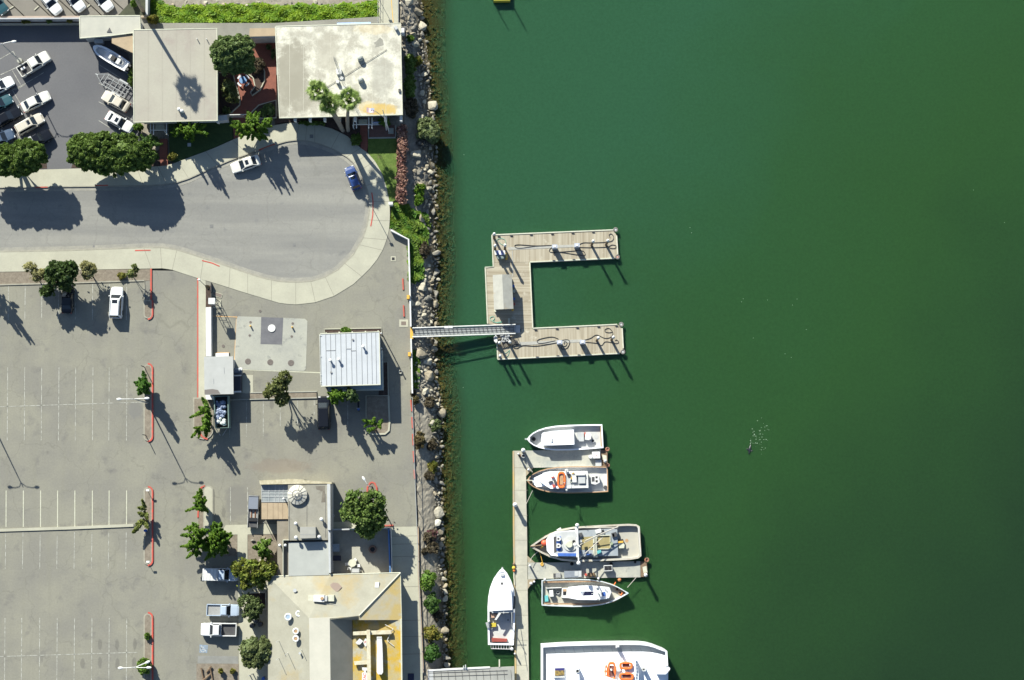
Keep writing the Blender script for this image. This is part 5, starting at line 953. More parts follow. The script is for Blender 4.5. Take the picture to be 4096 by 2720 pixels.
def pergola(label, x0, x1, y0, y1, xs_, slats):
    t = thing('pergola', label, 'pergola', (*P((x0 + x1) / 2, y1), 0))
    for x in xs_: MB().tube([(*P(x, y0, 2.6), 2.6), (*P(x, y1, 2.6), 2.6)], .085, 4).build('beam', WHITE, t)
    MB().tube([(*P(x0, (y0 * .35 + y1 * .65), 2.5), 2.5), (*P(x1, (y0 * .35 + y1 * .65), 2.5), 2.5)], .08, 4).build('cross_beam', WHITE, t)
    for i in range(slats[2]): x = slats[0] + (slats[1] - slats[0]) * i / (slats[2] - 1); MB().tube([(*P(x, y0 + 8, 2.62), 2.62), (*P(x, y0 + (y1 - y0) * .65, 2.62), 2.62)], .05, 4).build('slat', EDGE, t)
    for x in (xs_[0], xs_[-1]): MB().cyl(*P(x, y1 - 4, 1.2), 0, 2.55, .07, n=6).build('post', WHITE, t)
pergola('white timber pergola over the brick walk beside the palms', 1412, 1490, 470, 513, (1414, 1426, 1475, 1488), (1436, 1467, 9))
pergola('white timber pergola over the small brick path by the wide street tree', 600, 668, 488, 538, (602, 614, 666), (624, 656, 9))
t = thing('bench', 'white slatted bench on the shaded brick terrace', 'bench', (*P(1512, 497), 0)); MB().px([(1490, 492), (1531, 491), (1531, 499), (1490, 501)], .42, .48).build('seat', WHITE, t); MB().px([(1492, 487), (1531, 486), (1531, 489), (1492, 490)], .5, .9).build('backrest', mat('blue_slats', (.25, .32, .5), rough=.6), t)
for x in (1494, 1528): MB().px(((x, 490), (x + 2, 500)), .09, .42).build('leg', STEEL, t)
# flagpole
b0 = P(1556, 526); t = thing('flagpole', 'white braced flagpole with a gaff at the corner of the blotched white roof', 'flagpole', (*b0, 0)); MB().px([(1553, 512), (1574, 512), (1574, 534), (1553, 534)], .0, .35).build('footing', CONC2, t)
top = 13.0; MB().tube([(b0[0], b0[1], 0), (b0[0], b0[1], top)], [.11, .05], 8).build('pole', WHITE, t); p2 = P(1546, 521); MB().tube([(p2[0], p2[1], 0), (b0[0], b0[1], 8.0)], .1, 6).build('brace', WHITE, t)
gf = P(1536, 430, 12); MB().tube([(b0[0], b0[1], 8), (b0[0] - 1.4, b0[1] + .5, 10.4)], .05, 5).build('gaff', STEEL, t)
c = (b0[0] - 1.5, b0[1] + .5); FL = 'flag with pale red and white stripes and a blue corner, flying from the gaff'
t = thing('flag', FL, 'flag', (*c, 10.3)); sm, rm_ = MB(), MB()
for i in range(8):
    for j in range(7):
        x0, x1 = -i * .15, -(i + 1) * .15; zf = lambda k: 10.3 + .12 * math.sin(k * .9); y0, y1 = -.35 + j * .11, -.35 + (j + 1) * .11
        if i < 4 and j > 3: continue
        (rm_ if j % 2 == 0 else sm).add([(c[0] + x0, c[1] + y0 + i * .02, zf(i)), (c[0] + x1, c[1] + y0 + i * .02, zf(i + 1)), (c[0] + x1, c[1] + y1 + i * .02, zf(i + 1)), (c[0] + x0, c[1] + y1 + i * .02, zf(i))], [(0, 1, 2, 3)])
sm.build('white_stripe', WHITE, t); rm_.build('red_stripe', mat('flag_red', (.65, .35, .38), rough=.8), t); MB().box((c[0] - .3, c[1] + .25, 10.42), (.6, .34, .02)).build('canton', mat('flag_blue', (.3, .33, .42), rough=.8), t)
# long wall of the north lot
t = thing('retaining_wall', 'long pale wall and planting trough between the upper row and the small north lot', 'wall', (*P(250, 80), 0))
MB().prism([*PP([(-900, 75), (320, 70)], 2.3), *PP([(320, 75), (-900, 80)], 2.3)], -.1, 2.3).build('wall_body', mat('pale_block', (.42, .42, .42), (.34, .35, .36), 1), t); MB().prism(PP([(-900, 66), (470, 63), (470, 70), (-900, 73)], .25), 0, .25).build('coping', mat('pinkish_coping', (.36, .29, .24), (.3, .24, .2), 1), t)
MB().prism(PP([(-900, 83), (319, 76), (319, 92), (-900, 98)], 1.1), -.1, 1.0).build('trough', CONC2, t); MB().prism(PP([(-900, 85), (317, 78), (317, 90), (-900, 96)], 1.1), 1.0, 1.03).build('trough_soil', DSOIL, t)
for x, y, x2, y2 in ((154, 24, 137, 40), (360, 18, 342, 33), (54, 25, 38, 35)): solo('wheel_stop', MB().prism(band(PP([(x, y), (x2, y2)], .12), -.1, .1), .0, .13), CONC, {154: 'concrete wheel stop in the empty bay left of the white cars', 360: 'concrete wheel stop beside the middle white car of the top row', 54: 'concrete wheel stop by the dark teal car'}[x], 'wheel stop', (*P(x, y), 0), 'concrete wheel stops of the upper row')
t = thing('blue_grey_fence', 'pale grey wall strip running up past the palm at the top', 'wall', (*P(587, 30), 0)); MB().px([(582, -80), (592, -80), (591, 58), (582, 58)], 0, 1.3).build('panel', LIGHTG, t)
t = thing('low_wall', 'short cream wall piece below the palm bed at the top', 'wall', (*P(590, 63), 0)); MB().px([(562, 62), (598, 60), (598, 67), (562, 70)], 0, .6).build('wall_body', WALLT, t)
# railing of the north pier walk
for x, s_ in ((1512, 'left'), (1594, 'right')):
    t = thing('railing', f'thin steel railing on the {s_} side of the yellow lined walk at the top', 'railing', (*P(x, 40), 0)); mb = MB(); [mb.tube([(*P(x, -60, z), z), (*P(x, 90 if s_ == 'right' else 95, z), z)], .035, 5) for z in (.6, 1.1)]; mb.build('rail', STEEL, t)
    for y in (-50, -10, 20, 55, 88): MB().cyl(*P(x, y), 0, 1.1, .035, n=6).build('post', STEEL, t)
t = thing('sign_post', 'signpost with a tilted plate on the yellow lined walk at the top', 'sign', (*P(1520, 5), 0)); MB().cyl(*P(1520, 5), 0, 2.8, .04, n=6).build('post', STEEL, t); p = P(1520, 5); MB().box((p[0], p[1], 2.7), (.5, .06, .6)).build('plate', WHITE, t)
# fuel office (ribbed roof)
bo, ro, wpo = building('single storey blue grey building with a white ribbed roof and beam ends', [(1281, 1337), (1516, 1328), (1520, 1537), (1286, 1544)], 4.2, mat('ribbed_white_roof', (.42, .44, .46), (.38, .40, .42), .6, .7, c3=(.36, .32, .24), s3=.12, c3r=(.64, .8)), WALLB, .12, edge=EDGE, win=((3, 4, .9, 2.4, .6, 2), (2, 4, .9, 2.4, .55, None)))
for i, x in enumerate((1303, 1322, 1342, 1363, 1384, 1405, 1424, 1446, 1467, 1486, 1503)): p, q = P(x - 1, 1336 - (x - 1281) * .035, 4.22), P(x + 3, 1541 - (x - 1281) * .03, 4.22); fixture(ro, 'roof_rib', mat('rib_grey', (.25, .26, .27), rough=.6), MB().prism(band([p, q], -.035, .035), 4.2, 4.25))
for x0, y0, x1, y1 in ((1304, 1402, 1342, 1401), (1385, 1395, 1405, 1395), (1404, 1403, 1424, 1402)): fixture(ro, 'roof_rib', MATS['rib_grey'], MB().prism(band(PP([(x0, y0), (x1, y1)], 4.2), -.05, .05), 4.2, 4.25))
for x, y in ((1305, 1331), (1357, 1328), (1409, 1327), (1462, 1325), (1513, 1323)): fixture(bo, 'beam_end', EDGE, MB().tube([(*P(x, y - 1, 4.0), 4.0), (*P(x + 2, y + 18, 4.0), 4.0)], .12, 6))
for x, y in ((1308, 1541), (1361, 1539), (1414, 1538), (1467, 1537), (1518, 1535)): fixture(bo, 'beam_end', EDGE, MB().tube([(*P(x, y - 12, 3.9), 3.9), (*P(x, y, 3.9), 3.9)], .12, 6)); q = P(x, y, 3.6); fixture(bo, 'eave_post', WALLB, MB().tube([(q[0], q[1], 3.8), (q[0] + .4, q[1] - .1, 0)], .07, 5))
for y in (1381, 1430, 1483): fixture(bo, 'beam_end', EDGE, MB().tube([(*P(1508, y, 3.9), 3.9), (*P(1518, y, 3.9), 3.9)], .12, 6))
fixture(bo, 'lower_wall', WALLB, MB().px([(1310, 1400), (1527, 1396), (1530, 1557), (1312, 1560)], -.1, 2.6))
for x, y in ((1452, 1386), (1321, 1441), (1354, 1438)): c = P(x, y, 4.9); fixture(bo, 'roof_vent', WHITE, MB().cyl(c[0], c[1], 4.2, 4.75, .14, n=10).sph((c[0], c[1], 4.85), (.27, .27, .16)))
for x, y in ((1411, 1358), (1324, 1489)): c = P(x, y, 4.4); fixture(bo, 'roof_disc', mat('disc_grey', (.2, .2, .2)), MB().cyl(c[0], c[1], 4.2, 4.36, .16, n=10))  # low dark grey discs on the ribbed roof
for x, y, hh, s_ in ((1524, 1336, 4.9, 'longer'), (1522, 1392, 3.4, 'shorter')): q = P(x, y, 3.9); t = thing('pole', f'thin post at the right wall of the ribbed roof, the one with the {s_} shadow', 'pole', (q[0] + .1, q[1], 0)); MB().cyl(q[0] + .1, q[1], 0, hh, .09, n=7).build('shaft', DKM, t); MB().sph((q[0] + .1, q[1], hh), .14, 8).build('cap', WHITE, t)
t = thing('wall_ladder', 'thin white pipe ladder on the left edge of the ribbed roof', 'ladder', (*P(1281, 1480), 0)); mb = MB(); [mb.tube([(*P(1279 + d, 1340, 4.3), 4.3), (*P(1283 + d, 1536, 4.3), 4.3)], .04, 4) for d in (0,)]; mb.build('pipe', WHITE, t)
for y in (1342, 1425, 1500, 1526, 1537): MB().tube([(*P(1280, y, 4.3), 4.3), (*P(1286, y, 4.3), 4.3)], .04, 4).build('rung', WHITE, t)
# kiosk
bk, rk_, _ = building('small block with a pale sheet roof beside the long white wall', [(816, 1427), (932, 1425), (934, 1576), (818, 1578)], 3.2, mat('kiosk_roof', (.37, .375, .36), (.33, .335, .32), .6, .8, c3=(.34, .30, .23), s3=.2, c3r=(.6, .75)), WALLW, .3, edge=None, win=((2, 3, .9, 2.0, .4, 1),))
sheetp(rk_, 'tar_patch', mat('tar_patch', (.15, .135, .125), rough=.9), [(818, 1559), (850, 1556), (872, 1560), (882, 1575), (818, 1577)], 3.2); fixture(rk_, 'roof_rib', MATS['rib_grey'], MB().prism(band(PP([(896, 1470), (897, 1493)], 3.2), -.04, .04), 3.19, 3.23)); fixture(rk_, 'roof_rib', MATS['rib_grey'], MB().prism(band(PP([(854, 1515), (855, 1535)], 3.2), -.04, .04), 3.19, 3.23))
t = thing('skip_bin', 'dark open skip bin with white rim behind the small block', 'bin', (*P(950, 1540), 0)); MB().px([(935, 1505), (962, 1502), (963, 1566), (936, 1568)], 0, 1.5).build('body', mat('navy_bin', (.03, .035, .05), rough=.5), t); MB().px([(936, 1500), (965, 1499), (965, 1504), (936, 1505)], 1.5, 1.62).build('rim', WHITE, t); MB().px([(936, 1564), (965, 1563), (965, 1569), (936, 1570)], 1.5, 1.62).build('rim', WHITE, t)
t = thing('round_tank', 'rounded blue grey tank lying behind the small block, above the skip bin', 'tank', (*P(950, 1485), 0)); a = P(936, 1486, 1); b_ = P(968, 1484, 1); MB().tube([(a[0], a[1], .8), (b_[0], b_[1], .8)], .55, 12).build('shell', mat('slate_tank', (.12, .15, .19), rough=.5), t); MB().cyl(*P(963, 1476, 1.4), 1.2, 1.5, .28).build('cap', WHITE, t)
t = thing('white_box', 'white rounded cabinet at the head of the rubbish trailer', 'cabinet', (*P(838, 1588), 0)); MB().px([(822, 1580), (848, 1580), (855, 1586), (855, 1598), (824, 1598)], 0, 1.3).build('body', WHITE, t)
t = thing('white_step', 'white slab with an orange outline against the top of the small block', 'slab', (*P(889, 1417), 0)); MB().px([(861, 1413), (915, 1411), (915, 1425), (861, 1426)], 0, .3).build('slab', WHITE, t); MB().px([(859, 1411), (917, 1409), (917, 1412), (859, 1414)], 0, .2).build('edge', ORG, t)
t = thing('white_wall', 'long bright white capped wall beside the red kerb edge', 'wall', (*P(834, 1326), 0)); MB().px([(823, 1229), (844, 1228), (845, 1425), (824, 1425)], 0, 1.1).build('wall_body', WHITE, t); sheetp(t, 'stone_bed', DSOIL, [(823, 1142), (843, 1142), (844, 1228), (823, 1229)], .25, .2)
# sign tower
c = P(851, 1207, 2.9); t = thing('sign_tower', 'open steel frame tower with a white square cap beside the long white wall', 'sign tower', (c[0], c[1], 0))
for dx in (-.55, .55):
    for dy in (-.4, .4): MB().tube([(c[0] + dx, c[1] + dy, 0), (c[0] + dx, c[1] + dy, 3.3)], .05, 5).build('leg', DKM, t)
for z in (.8, 1.6, 2.4):
    mb = MB()
    for (a0, b0_, a1, b1_) in ((-.55, -.4, .55, -.4), (.55, -.4, .55, .4), (.55, .4, -.55, .4), (-.55, .4, -.55, -.4)): mb.tube([(c[0] + a0, c[1] + b0_, z), (c[0] + a1, c[1] + b1_, z)], .035, 4)
    mb.build('rung_frame', DKM, t)
MB().box((c[0], c[1], 3.5), (1.0, .95, .7)).build('cap_box', WHITE, t); MB().box((c[0], c[1], .06), (1.5, 1.3, .12)).build('footing', CONC, t)
t = thing('wall_frame', 'thin dark post and low rail above the sign tower', 'fence', (*P(845, 1160), 0)); bandq(MB(), PP([(845, 1131), (846, 1228)], .6), -.04, .04, 0, .9).build('rail', DKM, t)
t = thing('small_lamp', 'small street light on a bent dark arm at the top of the white wall strip', 'lamp', (*P(830, 1155), 0)); q = P(842, 1160); MB().tube([(q[0], q[1], 0), (q[0], q[1], 2.6), (q[0] - .5, q[1] + .5, 3.4), (q[0] - 1.0, q[1] + 1.0, 3.6)], .05, 5).build('pole', DKM, t); MB().sph((q[0] - 1.1, q[1] + 1.1, 3.6), (.25, .18, .12)).build('head', WHITE, t)
t = thing('mat_frame', 'brown mat in a pale tilted frame beside the sign tower', 'panel', (*P(871, 1180), 0)); MB().px([(850, 1163), (891, 1177), (886, 1193), (849, 1181)], .02, .06).build('frame', CONC, t); MB().px([(853, 1166), (888, 1178), (884, 1190), (852, 1178)], .05, .08).build('mat', mat('brown_mat', (.17, .14, .12)), t)
# street lamps
LAMPM = mat('lamp_white', (.6, .6, .58), rough=.5)
def lamp(label, bx, by, h, arms, group='tall twin headed street lamps', base=None):
    b_ = P(bx, by); t = thing('street_lamp', label, 'street lamp', (*b_, 0), group=group); MB().tube([(b_[0], b_[1], 0), (b_[0], b_[1], h)], [.13, .07], 8).build('pole', STEEL, t)
    if base: MB().cyl(b_[0], b_[1], 0, base[1], base[0], base[0] * .9, 18).build('concrete_base', CONC2, t)
    for dx, dy in arms:
        L_ = math.hypot(dx, dy); ux, uy = dx / L_, dy / L_
        a = MB().tube([(b_[0], b_[1], h - .5), (b_[0] + dx * .25, b_[1] + dy * .25, h - .02), (b_[0] + dx * .6, b_[1] + dy * .6, h + .12), (b_[0] + dx, b_[1] + dy, h + .14)], .055, 5).build('arm', LAMPM, t)
        hm = MB(); hm.sph((0, 0, 0), (.42, .2, .14), 10); ca, sa = ux, uy; hm.v = [(b_[0] + dx + x * ca - y * sa, b_[1] + dy + x * sa + y * ca, h + .1 + z) for x, y, z in hm.v]; hm.build('lamp_head', LAMPM, a)
lamp('twin headed lamp rising from the pointed evergreen island', 592, 1612, 9.2, ((-2.1, -.05), (2.1, .08)))
lamp('three headed street lamp on the lowest island', 600, 2642, 9.2, ((-2.1, -.05), (2.1, 0), (1.9, .8)))
lamp('twin headed lamp on a round concrete base in the small north lot', 84, 247, 9.2, ((-2.0, -.3), (2.0, .3)), base=(.45, .8))
lamp('lamp beyond the left edge whose shadow crosses the south lot', -62, 1630, 9.2, ((-2.1, .1), (2.1, .1)))
lamp('single slim street lamp by the small red kerbed island', 1487, 1945, 6.0, ((-.7, 1.1),), group=None)
t = thing('kerb_pole', 'thin lamp pole shadowing the walk beside the red kerb of the turning circle', 'pole', (*P(1492, 832), 0)); MB().cyl(*P(1492, 836), 0, 4.4, .05, n=6).build('shaft', STEEL, t); p = P(1492, 836); MB().box((p[0], p[1], 4.3), (.5, .05, .4)).build('plate', STEEL, t)
t = thing('bollard_light', 'small dark fixture with an orange side in the divider island', 'bollard', (*P(583, 2121), 0)); MB().cyl(*P(585, 2122), 0, .9, .22, .2).build('body', BLUE, t)
for x, y, s_ in ((591, 1961, 'top of the divider island'), (592, 2247, 'bottom of the divider island')): t = thing('small_sign', f'white sign on a short post at the {s_}', 'sign', (*P(x, y), 0)); MB().cyl(*P(x, y), .1, 1.2, .04, n=6).build('post', STEEL, t); p = P(x, y, 1.2); MB().box((p[0], p[1], 1.25), (.5, .3, .1)).build('plate', WHITE, t)
for (x, y, hh, lb) in ((578, 1468, 2.2, 'upper end of the evergreen island'), (584, 1741, 2.2, 'lower end of the evergreen island')): t = thing('slim_post', f'slim dark post at the {lb}', 'post', (*P(x, y), 0)); MB().cyl(*P(x, y), 0, hh, .07, n=6).build('shaft', DKM, t)
# shore fence, gate posts, wheel stops, rails
t = thing('white_fence', 'white capped fence running down the shore edge from its bent upper corner', 'fence', (*P(1640, 1100), 0)); bandq(MB(), PP([(1563, 920), (1634, 957), (1643, 1306)], 1.0), -.11, .11, -.1, 1.0).build('panel', WHITE, t)
t = thing('white_fence', 'white capped fence below the gangway along the rocks', 'fence', (*P(1646, 1460), 0)); bandq(MB(), PP([(1644, 1354), (1649, 1573)], 1.0), -.11, .11, -.1, 1.0).build('panel', WHITE, t)
for x, y, lb in ((1633, 1188, 'yellow box on the fence well above the gangway'), (1638, 1417, 'yellow box on the fence below the gangway')): t = thing('yellow_box', lb, 'box', (*P(x, y), 0), group='yellow boxes on the fence'); MB().px(((x - 6, y - 8), (x + 6, y + 8)), .2, 1.2).build('body', YEL, t); MB().px(((x - 5, y - 7), (x + 5, y + 7)), 1.2, 1.25).build('lid', YEL, t)
for i, (x, y, x2, y2, lb) in enumerate(((1611, 1114, 1613, 1159, 'uppermost, beside the white fence above the gangway'), (1614, 1221, 1616, 1266, 'just above the gangway, second from the top'), (1643, 1600, 1647, 1645, 'directly below the end of the white fence'), (1647, 1668, 1650, 1713, 'second below the end of the white fence'), (1650, 1736, 1653, 1781, 'level with the large dry brown shrub'), (1653, 1804, 1656, 1849, 'just below the large dry brown shrub'), (1657, 1879, 1659, 1915, 'lowest of the row along the rail'), (1526, 2103, 1573, 2101, 'lying crossways by the enclosed patio'))):
    solo('wheel_stop', MB().prism(band(PP([(x, y), (x2, y2)], .15), -.11, .11), .0, .16), RED, 'red painted wheel stop, ' + lb, 'wheel stop', (*P(x, y), 0), 'red wheel stops')
t = thing('railing', 'thin dark post and rail fence along the edge above the lower rocks', 'railing', (*P(1660, 2100), 0)); line = [(1651, 1590), (1656, 1760), (1661, 1900), (1669, 2105), (1677, 2300), (1685, 2500), (1693, 2690)]
MB().tube([(*P(x, y, 0), 1.0) for x, y in line], .045, 5).build('rail', STEEL, t)
for i in range(16): y = 1596 + i * 72; x = np.interp(y, [q[1] for q in line], [q[0] for q in line]); p = P(x, y, 0); MB().cyl(p[0], p[1], -.1, 1.0, .05, n=6).build('post', STEEL, t)
t = thing('round_planter', 'round concrete ring by the right wall of the ribbed roof', 'planter', (*P(1602, 1488), 0)); c = P(1602, 1488); MB().ring((*c, .15), .25, .12).build('ring', CONC2, t); MB().cyl(c[0], c[1], 0, .12, .2).build('soil', DSOIL, t)
t = thing('white_drum', 'white upright cabinet on the shore walk end by the red hedge', 'cabinet', (*P(1563, 813), 0)); MB().px(((1555, 808), (1570, 817)), 0, 1.6).build('body', WHITE, t); MB().px(((1554, 807), (1571, 818)), 1.6, 1.66).build('lid', WHITE, t)
# ---------------- restaurant upper block
bm, rm2, _ = building('flat grey roofed block with a big round white hatch dome, glazed panels and globe vents', [(1152, 1938), (1308, 1937), (1312, 2160), (1154, 2162)], 3.8, mat('dirty_grey_roof', (.255, .245, .205), (.21, .20, .165), .5, .9, c3=(.12, .105, .08), s3=.35, grain=.08, c3r=(.6, .72)), WALLT, .02, edge=None, win=((1, 4, .9, 2.3, .4, None),))
fixture(bm, 'parapet', LIGHTG, MB().px([(1308, 1936), (1321, 1936), (1322, 2120), (1311, 2120)], 0, 4.2)); fixture(bm, 'parapet', LIGHTG, MB().px([(1312, 2121), (1321, 2121), (1323, 2292), (1316, 2292)], 0, 3.9))
fixture(bm, 'rubble_parapet', mat('cream_rubble', (.46, .42, .30), (.34, .30, .20), 1.5, .9, bump=.5), MB().px([(1037, 1922), (1148, 1917), (1152, 1915), (1215, 1918), (1216, 1921), (1326, 1929), (1327, 1935), (1215, 1935), (1040, 1938)], 0, 3.9))
gl = fixture(bm, 'glazed_roof', mat('hazy_panels', (.19, .21, .215), (.27, .285, .28), .8, .5), MB().px([(1045, 1939), (1151, 1938), (1152, 2008), (1046, 2010)], 2.9, 3.2))
for x in (1046, 1075, 1100, 1116, 1132, 1150): fixture(gl, 'glazing_bar', LIGHTG, MB().px(((x, 1939), (x + 1.5, 2009)), 3.2, 3.26))
for y in (1940, 1962, 1973, 1986, 2007): fixture(gl, 'glazing_bar', LIGHTG, MB().px(((1046, y), (1151, y + 1.5)), 3.2, 3.265))
fixture(bm, 'lean_to_wall', WALLT, MB().px([(1047, 1942), (1149, 1941), (1150, 2074), (1048, 2074)], 0, 2.88))
tn = fixture(bm, 'tan_roof', TANR, MB().px([(1046, 2011), (1153, 2012), (1152, 2076), (1046, 2077)], 2.9, 3.25))
for x in (1069, 1092, 1112, 1130): fixture(tn, 'panel_seam', BROWN, MB().px(((x, 2012), (x + 1, 2076)), 3.25, 3.262))
fixture(bm, 'lower_roof', mat('brown_grey_roof', (.215, .19, .15), (.18, .16, .125), .6, .9, grain=.06), MB().px([(1108, 2078), (1153, 2078), (1155, 2304), (1110, 2304)], 2.6, 3.0)); fixture(bm, 'lower_wall', WALLT, MB().px([(1112, 2080), (1150, 2080), (1152, 2300), (1114, 2300)], 0, 2.58))
fixture(bm, 'pale_flat_roof', mat('pale_flat', (.34, .35, .325), (.30, .31, .29), .5, .8, c3=(.36, .31, .22), s3=.3, c3r=(.68, .8)), MB().px([(1154, 2169), (1314, 2166), (1316, 2300), (1154, 2304)], 0, 3.5))
hb = fixture(bm, 'raised_box', mat('box_grey', (.30, .295, .265), (.26, .255, .23), .6), MB().px([(1200, 2108), (1262, 2108), (1263, 2152), (1200, 2154)], 3.8, 4.9)); fixture(hb, 'seam', MATS['rib_grey'], MB().px(((1200, 2138), (1262, 2139)), 4.9, 4.92))
fixture(bm, 'roof_trim', EDGE, MB().px([(1131, 2159), (1156, 2159), (1156, 2161), (1133, 2161), (1133, 2300), (1131, 2300)], 3.0, 3.85))
for (x, y, z, r) in ((1286, 2077, 4.5, .3), (1183, 2094, 4.5, .29), (1184, 2150, 4.5, .29), (1277, 2147, 4.5, .3), (1119, 2181, 3.7, .24), (1141, 2181, 3.7, .24)): c = P(x, y, z); fixture(bm, 'globe_vent', WHITE, MB().cyl(c[0], c[1], z - .7, z - .2, .14, n=8).sph((c[0], c[1], z), r, 12))
dm = thing_part('hatch_dome', bm, (0, 0, 0)); c = P(1188, 1979, 4.6); dm.location = (c[0] - bm.location[0], c[1] - bm.location[1], 3.8)
MB().cyl(c[0], c[1], 3.8, 4.25, 1.45, 1.52, 32).build('drum', LIGHTG, dm); MB().cyl(c[0], c[1], 4.25, 4.75, 1.52, .25, 32).build('cone', mat('cream_cone', (.52, .5, .43), (.44, .42, .35), 1.5, .5), dm); mb = MB(); mb.ring((c[0], c[1], 4.6), .75, .03, 24)
for k in range(14): a = k * math.pi / 7; mb.tube([(c[0] + .2 * math.cos(a), c[1] + .2 * math.sin(a), 4.8), (c[0] + 1.5 * math.cos(a), c[1] + 1.5 * math.sin(a), 4.3)], .022, 4)
mb.build('cage', DKM, dm)
fixture(bm, 'roof_stain', mat('dark_stain', (.12, .105, .085), (.17, .155, .125), 1, .9), MB().px([(1262, 1945), (1300, 1943), (1301, 2009), (1285, 2010), (1290, 1965), (1266, 1958)], 3.8, 3.808))
for y0, y1, x in ((1985, 2105, 1227), (1996, 2160, 1157), (1975, 2150, 1302)): fixture(bm, 'roof_seam', DKM, MB().px(((x, y0), (x + 1.3, y1)), 3.8, 3.83))
c = P(1135, 1995, 4.2); fixture(bm, 'vent_cluster', WHITE, MB().cyl(c[0], c[1], 3.2, 4.2, .1).sph((c[0], c[1], 4.25), .2))
t = thing('wall_rack', 'thin metal post in the gap beneath the tan panel roof', 'post', (*P(1062, 2090), 0)); MB().cyl(*P(1062, 2090), 0, 2.0, .05, n=6).build('shaft', STEEL, t)
t = thing('ring_planter', 'small round pale ring on the ground beside the dark restaurant wall shade', 'planter', (*P(1331, 2063), 0)); MB().ring((*P(1331, 2063), .2), .26, .05, 18).build('ring', LIGHTG, t)
# patio
t = thing('patio_wall', 'pale topped wall along the upper side of the enclosed patio', 'wall', (*P(1440, 2118), 0)); bandq(MB(), PP([(1322, 2119), (1556, 2113)], 2.0), -.1, .1, 0, 2.0).build('wall_body', LIGHTG, t)
t = thing('blue_fence', 'blue screen fence on the water side of the enclosed patio', 'fence', (*P(1558, 2200), 0)); bandq(MB(), PP([(1554, 2113), (1560, 2290)], 2.0), -.1, .12, 0, 2.0).build('panel', mat('blue_panel', (.07, .15, .32), (.1, .2, .38), 2, .6), t); bandq(MB(), PP([(1562, 2113), (1567, 2290)], 2.0), -.03, .03, 0, 2.02).build('top_rail', LIGHTG, t)
t = thing('storage_bin', 'grey gridded bin against the patio wall', 'bin', (*P(1341, 2192), 0)); MB().px([(1327, 2177), (1357, 2177), (1357, 2206), (1327, 2207)], .06, 1.1).build('body', mat('mesh_grey', (.22, .27, .31), (.33, .37, .4), 6), t); MB().px([(1326, 2176), (1358, 2176), (1358, 2179), (1326, 2179)], 1.1, 1.14).build('rim', STEEL, t)
t = thing('dark_table', 'dark rectangular table against the patio wall', 'table', (*P(1344, 2232), 0)); MB().px(((1326, 2222), (1364, 2243)), .72, .8).build('table_top', mat('navy_top', (.03, .03, .05), rough=.5), t)
for x in (1328, 1361):
    for y in (2225, 2241): MB().cyl(*P(x, y), .06, .72, .03, n=5).build('leg', DKM, t)
c = P(1409, 2252, .8); t = thing('patio_table', 'round cream patio table amid white chairs', 'table', (*c, .06)); MB().cyl(c[0], c[1], .72, .78, .6, n=20).build('table_top', EDGE, t); MB().cyl(c[0], c[1], .06, .72, .06).build('post', STEEL, t)
for x, y, a, lb in ((1421, 2238, .6, 'white patio chair above right of the cream table'), (1398, 2275, 2.8, 'white patio chair below the cream table'), (1435, 2262, .1, 'pale folding patio chair right of the cream table'), (1388, 2256, 3.3, 'white patio chair left of the cream table')):
    c = P(x, y, .5); t = thing('patio_chair', lb, 'chair', (*c, .06), a, 'patio chairs'); MB().box((0, 0, .4), (.45, .45, .05)).build('seat', WHITE, t, world=False); MB().box((.22, 0, .65), (.05, .45, .5)).build('backrest', WHITE, t, world=False)
    for dx in (-.2, .2):
        for dy in (-.2, .2): MB().box((dx, dy, .19), (.04, .04, .38)).build('leg', WHITE, t, world=False)
t = thing('grill', 'grey covered grill at the foot of the cream patio table', 'grill', (*P(1422, 2284), .06)); MB().px([(1402, 2278), (1412, 2272), (1436, 2273), (1443, 2283), (1436, 2294), (1404, 2294)], .1, .95).build('cover', mat('grill_cover', (.16, .165, .16), rough=.7), t); MB().px([(1408, 2276), (1436, 2276), (1436, 2290), (1408, 2290)], .95, 1.05).build('lid', LIGHTG, t)
c = P(1490, 2197, .6); t = thing('fire_pit', 'round brown fire pit with a dark centre on the patio', 'fire pit', (*c, .06)); MB().ring((*c, .5), .5, .14).build('rim', mat('clay', (.24, .16, .12), (.18, .12, .09), 3), t); MB().cyl(c[0], c[1], .06, .5, .5, .5).build('bowl', BROWN, t); MB().cyl(c[0], c[1], .5, .56, .36).build('ash', BLK, t)
# ---------------- restaurant hipped roof
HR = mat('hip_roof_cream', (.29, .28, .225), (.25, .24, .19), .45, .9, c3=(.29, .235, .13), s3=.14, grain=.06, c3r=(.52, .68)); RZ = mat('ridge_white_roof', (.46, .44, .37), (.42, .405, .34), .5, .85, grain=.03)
t = thing('building', 'large hipped cream roof building with white equipment on its ochre stained lower deck', 'building', (*P(1340, 2500), 0)); E = 3.4; T_ = 6.4
def q3(pts): return [(*P(x, y, z), z) for x, y, z in pts]
MB().prism(grow(PP([(1072, 2305), (1602, 2292), (1605, 2800), (1072, 2800)], E), -.5), -.1, E - .3).build('wall', WALLT, t)
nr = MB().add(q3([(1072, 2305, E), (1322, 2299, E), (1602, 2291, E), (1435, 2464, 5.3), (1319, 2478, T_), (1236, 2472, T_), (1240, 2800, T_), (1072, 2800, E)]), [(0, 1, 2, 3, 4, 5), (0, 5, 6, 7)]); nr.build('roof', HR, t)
MB().add(q3([(1602, 2291, E), (1606, 2480, E), (1436, 2480, 5.25), (1435, 2464, 5.3)]), [(0, 1, 2), (0, 2, 3)]).build('east_slope', mat('ochre_slope', (.38, .34, .24), (.42, .32, .13), .35, .9, c3=(.36, .35, .3), s3=.3, contrast=(.42, .6), grain=.06), t)
